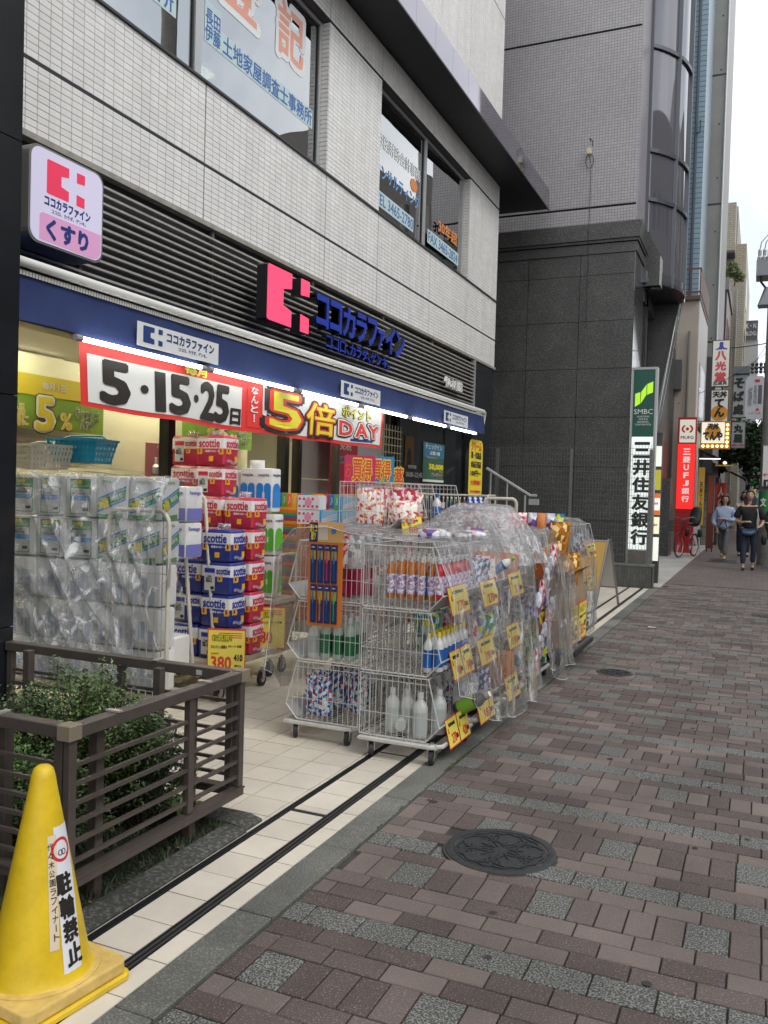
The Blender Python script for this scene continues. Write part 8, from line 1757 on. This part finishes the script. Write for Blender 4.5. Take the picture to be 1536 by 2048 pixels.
for s_, y in ((-1, -.13), (1, .06)): skin('shoe', [[(s_ * .10, y + .07, .045, .036), (s_ * .10, y - .02, .035, .038), (s_ * .10, y - .11, .028, .034)]], BLK, P1, 1)
skin('shoulder_bag', [[(-.15, -.16, .84, (.06, .045)), (-.0, -.19, .80, (.085, .06)), (.15, -.15, .86, (.06, .045))]], PM('bag_denim', (.04, .11, .20), .5, nscale=18, namt=.3), P1, 1)
MB().tube([(.16, -.15, .88), (.185, -.13, 1.1), (.15, -.08, 1.34), (.12, .02, 1.42), (.0, .13, 1.2), (-.16, -.1, .88)], .013, 5).build('strap', PM('strap_pale', (.4, .38, .32), .7), P1)
# woman in the light blue shirt
P2 = thing('person', 'woman with glasses in a long pale blue shirt and grey trousers holding a dark bag', 'person', (-.82, 23.8, 0), -.06)
ch = [[(0, .0, .90, .12), (0, .0, 1.05, .105), (0, .0, 1.20, .11), (0, .01, 1.30, .10), (0, .012, 1.36, .05), (0, .0, 1.43, .048), (0, -.005, 1.47, .05)],
      [(0, .01, 1.30, .10), (-.15, .01, 1.30, .055), (-.23, .03, 1.10, .040), (-.25, .0, .95, .034), (-.17, -.10, .80, .028), (-.15, -.12, .77, .024)],
      [(0, .01, 1.30, .10), (.15, .01, 1.30, .055), (.22, .04, 1.10, .040), (.22, .0, 1.0, .034), (.05, -.17, 1.03, .028), (-.02, -.18, 1.05, .024)],
      [(0, .0, .90, .12), (-.08, .0, .85, .08), (-.08, .10, .48, .056), (-.07, .20, .18, .035)], [(0, .0, .90, .12), (.08, .0, .85, .08), (.05, -.06, .46, .056), (.03, -.08, .12, .035)],
      [(-.07, .20, .18, .035), (-.07, .22, .12, .03), (-.07, .16, .05, .026)], [(.03, -.08, .12, .035), (.03, -.07, .05, .032), (.03, -.18, .03, .026)]]
hand(ch, (-.15, -.12, .77), (.2, -.5, -.8), (0, -.8, .3), 1); hand(ch, (-.02, -.18, 1.05), (-1, -.1, .1), (0, -.3, 1), -1)
skin('body', ch, SKINM, P2, 1)
skin('blue_shirt', [[(0, .0, .66, (.20, .15)), (0, .0, .85, (.185, .14)), (0, .0, 1.08, (.18, .14)), (0, .01, 1.25, (.16, .12)), (0, .01, 1.36, (.07, .065))], [(0, .01, 1.25, (.16, .12)), (-.17, .01, 1.28, .08), (-.245, .03, 1.10, .078), (-.265, .0, .95, .07), (-.20, -.08, .85, .05)], [(0, .01, 1.25, (.16, .12)), (.17, .01, 1.28, .08), (.24, .04, 1.10, .078), (.22, -.02, 1.0, .066), (.10, -.14, 1.03, .05)]], LBS, P2, 1)
skin('grey_trousers', [[(0, .0, .88, .13), (-.085, .0, .80, .10), (-.085, .10, .48, .082), (-.07, .19, .20, .068)], [(0, .0, .88, .13), (.085, .0, .80, .10), (.055, -.05, .46, .082), (.03, -.08, .10, .07)]], GTR, P2, 1)
head(P2, (0, -.02, 1.535), .03, 'bob', True)
for (x, y, z) in ((.03, -.1, .0), (-.07, .2, .06)): skin('shoe', [[(x, y + .06, z + .045, .036), (x, y - .03, z + .035, .038), (x, y - .12, z + .028, .03)]], PM('shoe_yellow', (.45, .38, .12), .6), P2, 1)
skin('handbag', [[(-.12, -.17, .80, (.05, .05)), (-.02, -.2, .74, (.07, .08)), (.08, -.17, .80, (.05, .05))]], PM('bag_dark', (.03, .02, .025), .5), P2, 1)
MB().tube([(-.11, -.17, .84), (-.03, -.17, 1.0), (.03, -.17, 1.02), (.07, -.17, .84)], .014, 5).build('strap', PM('bag_dark', (.03, .02, .025), .5), P2)
# man seen behind them
P3 = thing('person', 'person in a pale shirt and dark trousers half hidden behind the two women', 'person', (-.38, 25.4, 0), .1)
ch = [[(0, .0, .95, .12), (0, .0, 1.25, .12), (0, .01, 1.40, .10), (0, .0, 1.52, .05), (0, 0, 1.58, .05)], [(0, .01, 1.40, .10), (-.17, .01, 1.40, .06), (-.25, .06, 1.15, .042), (-.28, .0, .92, .03)], [(0, .01, 1.40, .10), (.17, .01, 1.40, .06), (.25, .0, 1.15, .042), (.26, -.08, .92, .03)], [(0, .0, .95, .12), (-.09, 0, .88, .09), (-.1, .05, .48, .06), (-.1, .1, .08, .036), (-.1, -.05, .03, .03)], [(0, .0, .95, .12), (.09, 0, .88, .09), (.1, -.05, .48, .06), (.1, -.06, .08, .036), (.1, -.2, .03, .03)]]
hand(ch, (-.28, .0, .92), (0, -.2, -1), (0, -1, 0), 1); hand(ch, (.26, -.08, .92), (0, -.2, -1), (0, -1, 0), -1); skin('body', ch, SKINM, P3, 1)
skin('pale_shirt', [[(0, .0, .90, (.19, .14)), (0, .0, 1.2, (.19, .14)), (0, .01, 1.38, (.16, .11))], [(0, .01, 1.38, (.16, .11)), (-.18, .01, 1.39, .075), (-.26, .05, 1.17, .07)], [(0, .01, 1.38, (.16, .11)), (.18, .01, 1.39, .075), (.26, .0, 1.17, .07)]], PM('shirt_pale_pink', (.5, .42, .44), .8), P3, 1)
skin('dark_trousers', [[(0, .0, .92, .15), (-.095, 0, .84, .11), (-.1, .05, .48, .085), (-.1, .1, .10, .06)], [(0, .0, .92, .15), (.095, 0, .84, .11), (.1, -.05, .48, .085), (.1, -.06, .10, .06)]], PM('trousers_black', (.02, .022, .03), .85), P3, 1); head(P3, (0, -.02, 1.66), 0, 'bob'); skin('backpack', [[(0, .2, 1.05, (.13, .09)), (0, .2, 1.3, (.12, .08))]], BLK, P3, 1)
for s_, y in ((-1, .05), (1, -.1)): skin('shoe', [[(s_ * .10, y + .07, .045, .038), (s_ * .10, y - .12, .03, .034)]], BLK, P3, 1)
# bicycle -----------------------------------------------------------------------
bk = thing('bicycle', 'red bicycle with a black rear child seat parked by the red bank sign', 'bicycle', (-1.72, 23.9, 0), 0)
BD = Vector((.30, 1.0, 0)).normalized(); bk.rotation_euler[2] = math.atan2(BD.y, BD.x) + math.pi   # local +x = forward
RB = PM('bicycle_red', (.42, .01, .015), .3); 
def wheel(x, r):
    w = thing('wheel', None, None, (x, 0, r)); w.parent = bk
    MB().tube([(r * .96 * math.cos(a * math.pi / 16), 0, r * .96 * math.sin(a * math.pi / 16)) for a in range(32)], .019, 7, closed=True).build('tyre', RUB, w, smooth=True)
    MB().tube([(r * .89 * math.cos(a * math.pi / 16), 0, r * .89 * math.sin(a * math.pi / 16)) for a in range(32)], .009, 5, closed=True).build('rim', CHR, w, smooth=True)
    m = MB()
    for a in range(16): m.tube([(.02 * math.cos(a), .02 * (-1) ** a, .02 * math.sin(a)), (r * .88 * math.cos(a * math.pi / 8), 0, r * .88 * math.sin(a * math.pi / 8))], .0018, 3, caps=False)
    tag(m.build('spokes', CHR, w), kind='stuff'); MB().lathe([(.025, -.04), (.025, .04)], 10, axis='Y').build('hub', CHR, w)
wheel(.55, .32); wheel(-.48, .30)
def tb_(name, pts, r, mat): return MB().tube(pts, r, 8).build(name, mat, bk, smooth=True)
tb_('frame_tube', [(.38, 0, .78), (.30, 0, .60), (.10, 0, .38), (-.05, 0, .28)], .02, RB); tb_('frame_tube', [(-.05, 0, .28), (-.17, 0, .72)], .017, RB); tb_('frame_tube', [(-.05, .05, .28), (-.48, .05, .30)], .011, RB); tb_('frame_tube', [(-.16, .04, .62), (-.48, .05, .30)], .010, RB); tb_('fork', [(.36, .045, .84), (.42, .045, .66), (.55, .045, .32)], .012, RB); tb_('fork', [(.36, -.045, .84), (.42, -.045, .66), (.55, -.045, .32)], .012, RB)
tb_('handlebar', [(.15, .27, 1.02), (.28, .24, 1.06), (.36, 0, 1.0), (.28, -.24, 1.06), (.15, -.27, 1.02)], .012, CHR); tb_('stem', [(.38, 0, .80), (.36, 0, 1.0)], .014, CHR)
skin('saddle', [[(-.02, 0, .86, (.035, .02)), (-.14, 0, .87, (.06, .03)), (-.26, 0, .88, (.10, .04))]], RUB, bk, 1); tb_('seat_post', [(-.17, 0, .7), (-.19, 0, .86)], .013, CHR)
m = MB(); 
for k in range(9): a = .52 + k * .04; m.tube([(a, -.15, .70), (a + .01, -.18, .96)], .003, 3); m.tube([(a, .15, .70), (a + .01, .18, .96)], .003, 3)
for z in (.70, .80, .90, .96): m.tube([(.50, -.17, z), (.86, -.17, z), (.86, .17, z), (.50, .17, z)], .004, 3, closed=True)
m.build('front_basket', PM('basket_black', (.02, .02, .02), .5), bk)
skin('child_seat', [[(-.45, 0, .78, (.15, .12)), (-.52, 0, .98, (.17, .10)), (-.60, 0, 1.18, (.17, .07)), (-.62, 0, 1.34, (.12, .06))]], PM('child_seat_black', (.015, .018, .016), .6), bk, 1); skin('leg_guard', [[(-.42, .17, .75, .07), (-.40, .17, .50, .06)]], RUB, bk, 0); skin('leg_guard', [[(-.42, -.17, .75, .07), (-.40, -.17, .50, .06)]], RUB, bk, 0)
tb_('mudguard', [(-.48 + .34 * math.cos(a), 0, .30 + .34 * math.sin(a)) for a in (.6, 1.1, 1.6, 2.1, 2.7, 3.3)], .012, CHR); tb_('mudguard', [(.55 + .35 * math.cos(a), 0, .32 + .35 * math.sin(a)) for a in (.9, 1.4, 1.9, 2.5)], .012, RB); tb_('stand', [(-.44, .12, .32), (-.52, .17, .02), (-.52, -.17, .02), (-.44, -.12, .32)], .008, CHR); MB().lathe([(.08, -.005), (.08, .005)], 16, (-.05, .07, .28), axis='Y').build('chainring', CHR, bk); tb_('crank', [(-.05, .08, .28), (.05, .09, .16)], .008, CHR)
t = thing('floor_grating', 'flat rectangular iron plate set in the far pavement before the walkers', 'grating', (-.8, 23.0, .003)); MB().box(-.33, .33, -.55, .45, -.002, .002).build('plate', IRON, t)
b2_ = copy_tree(bk, loc=(.30, 21.2, 0), rz=math.atan2(-1, .05), label='bicycle cut by the right edge beside the concrete pole')
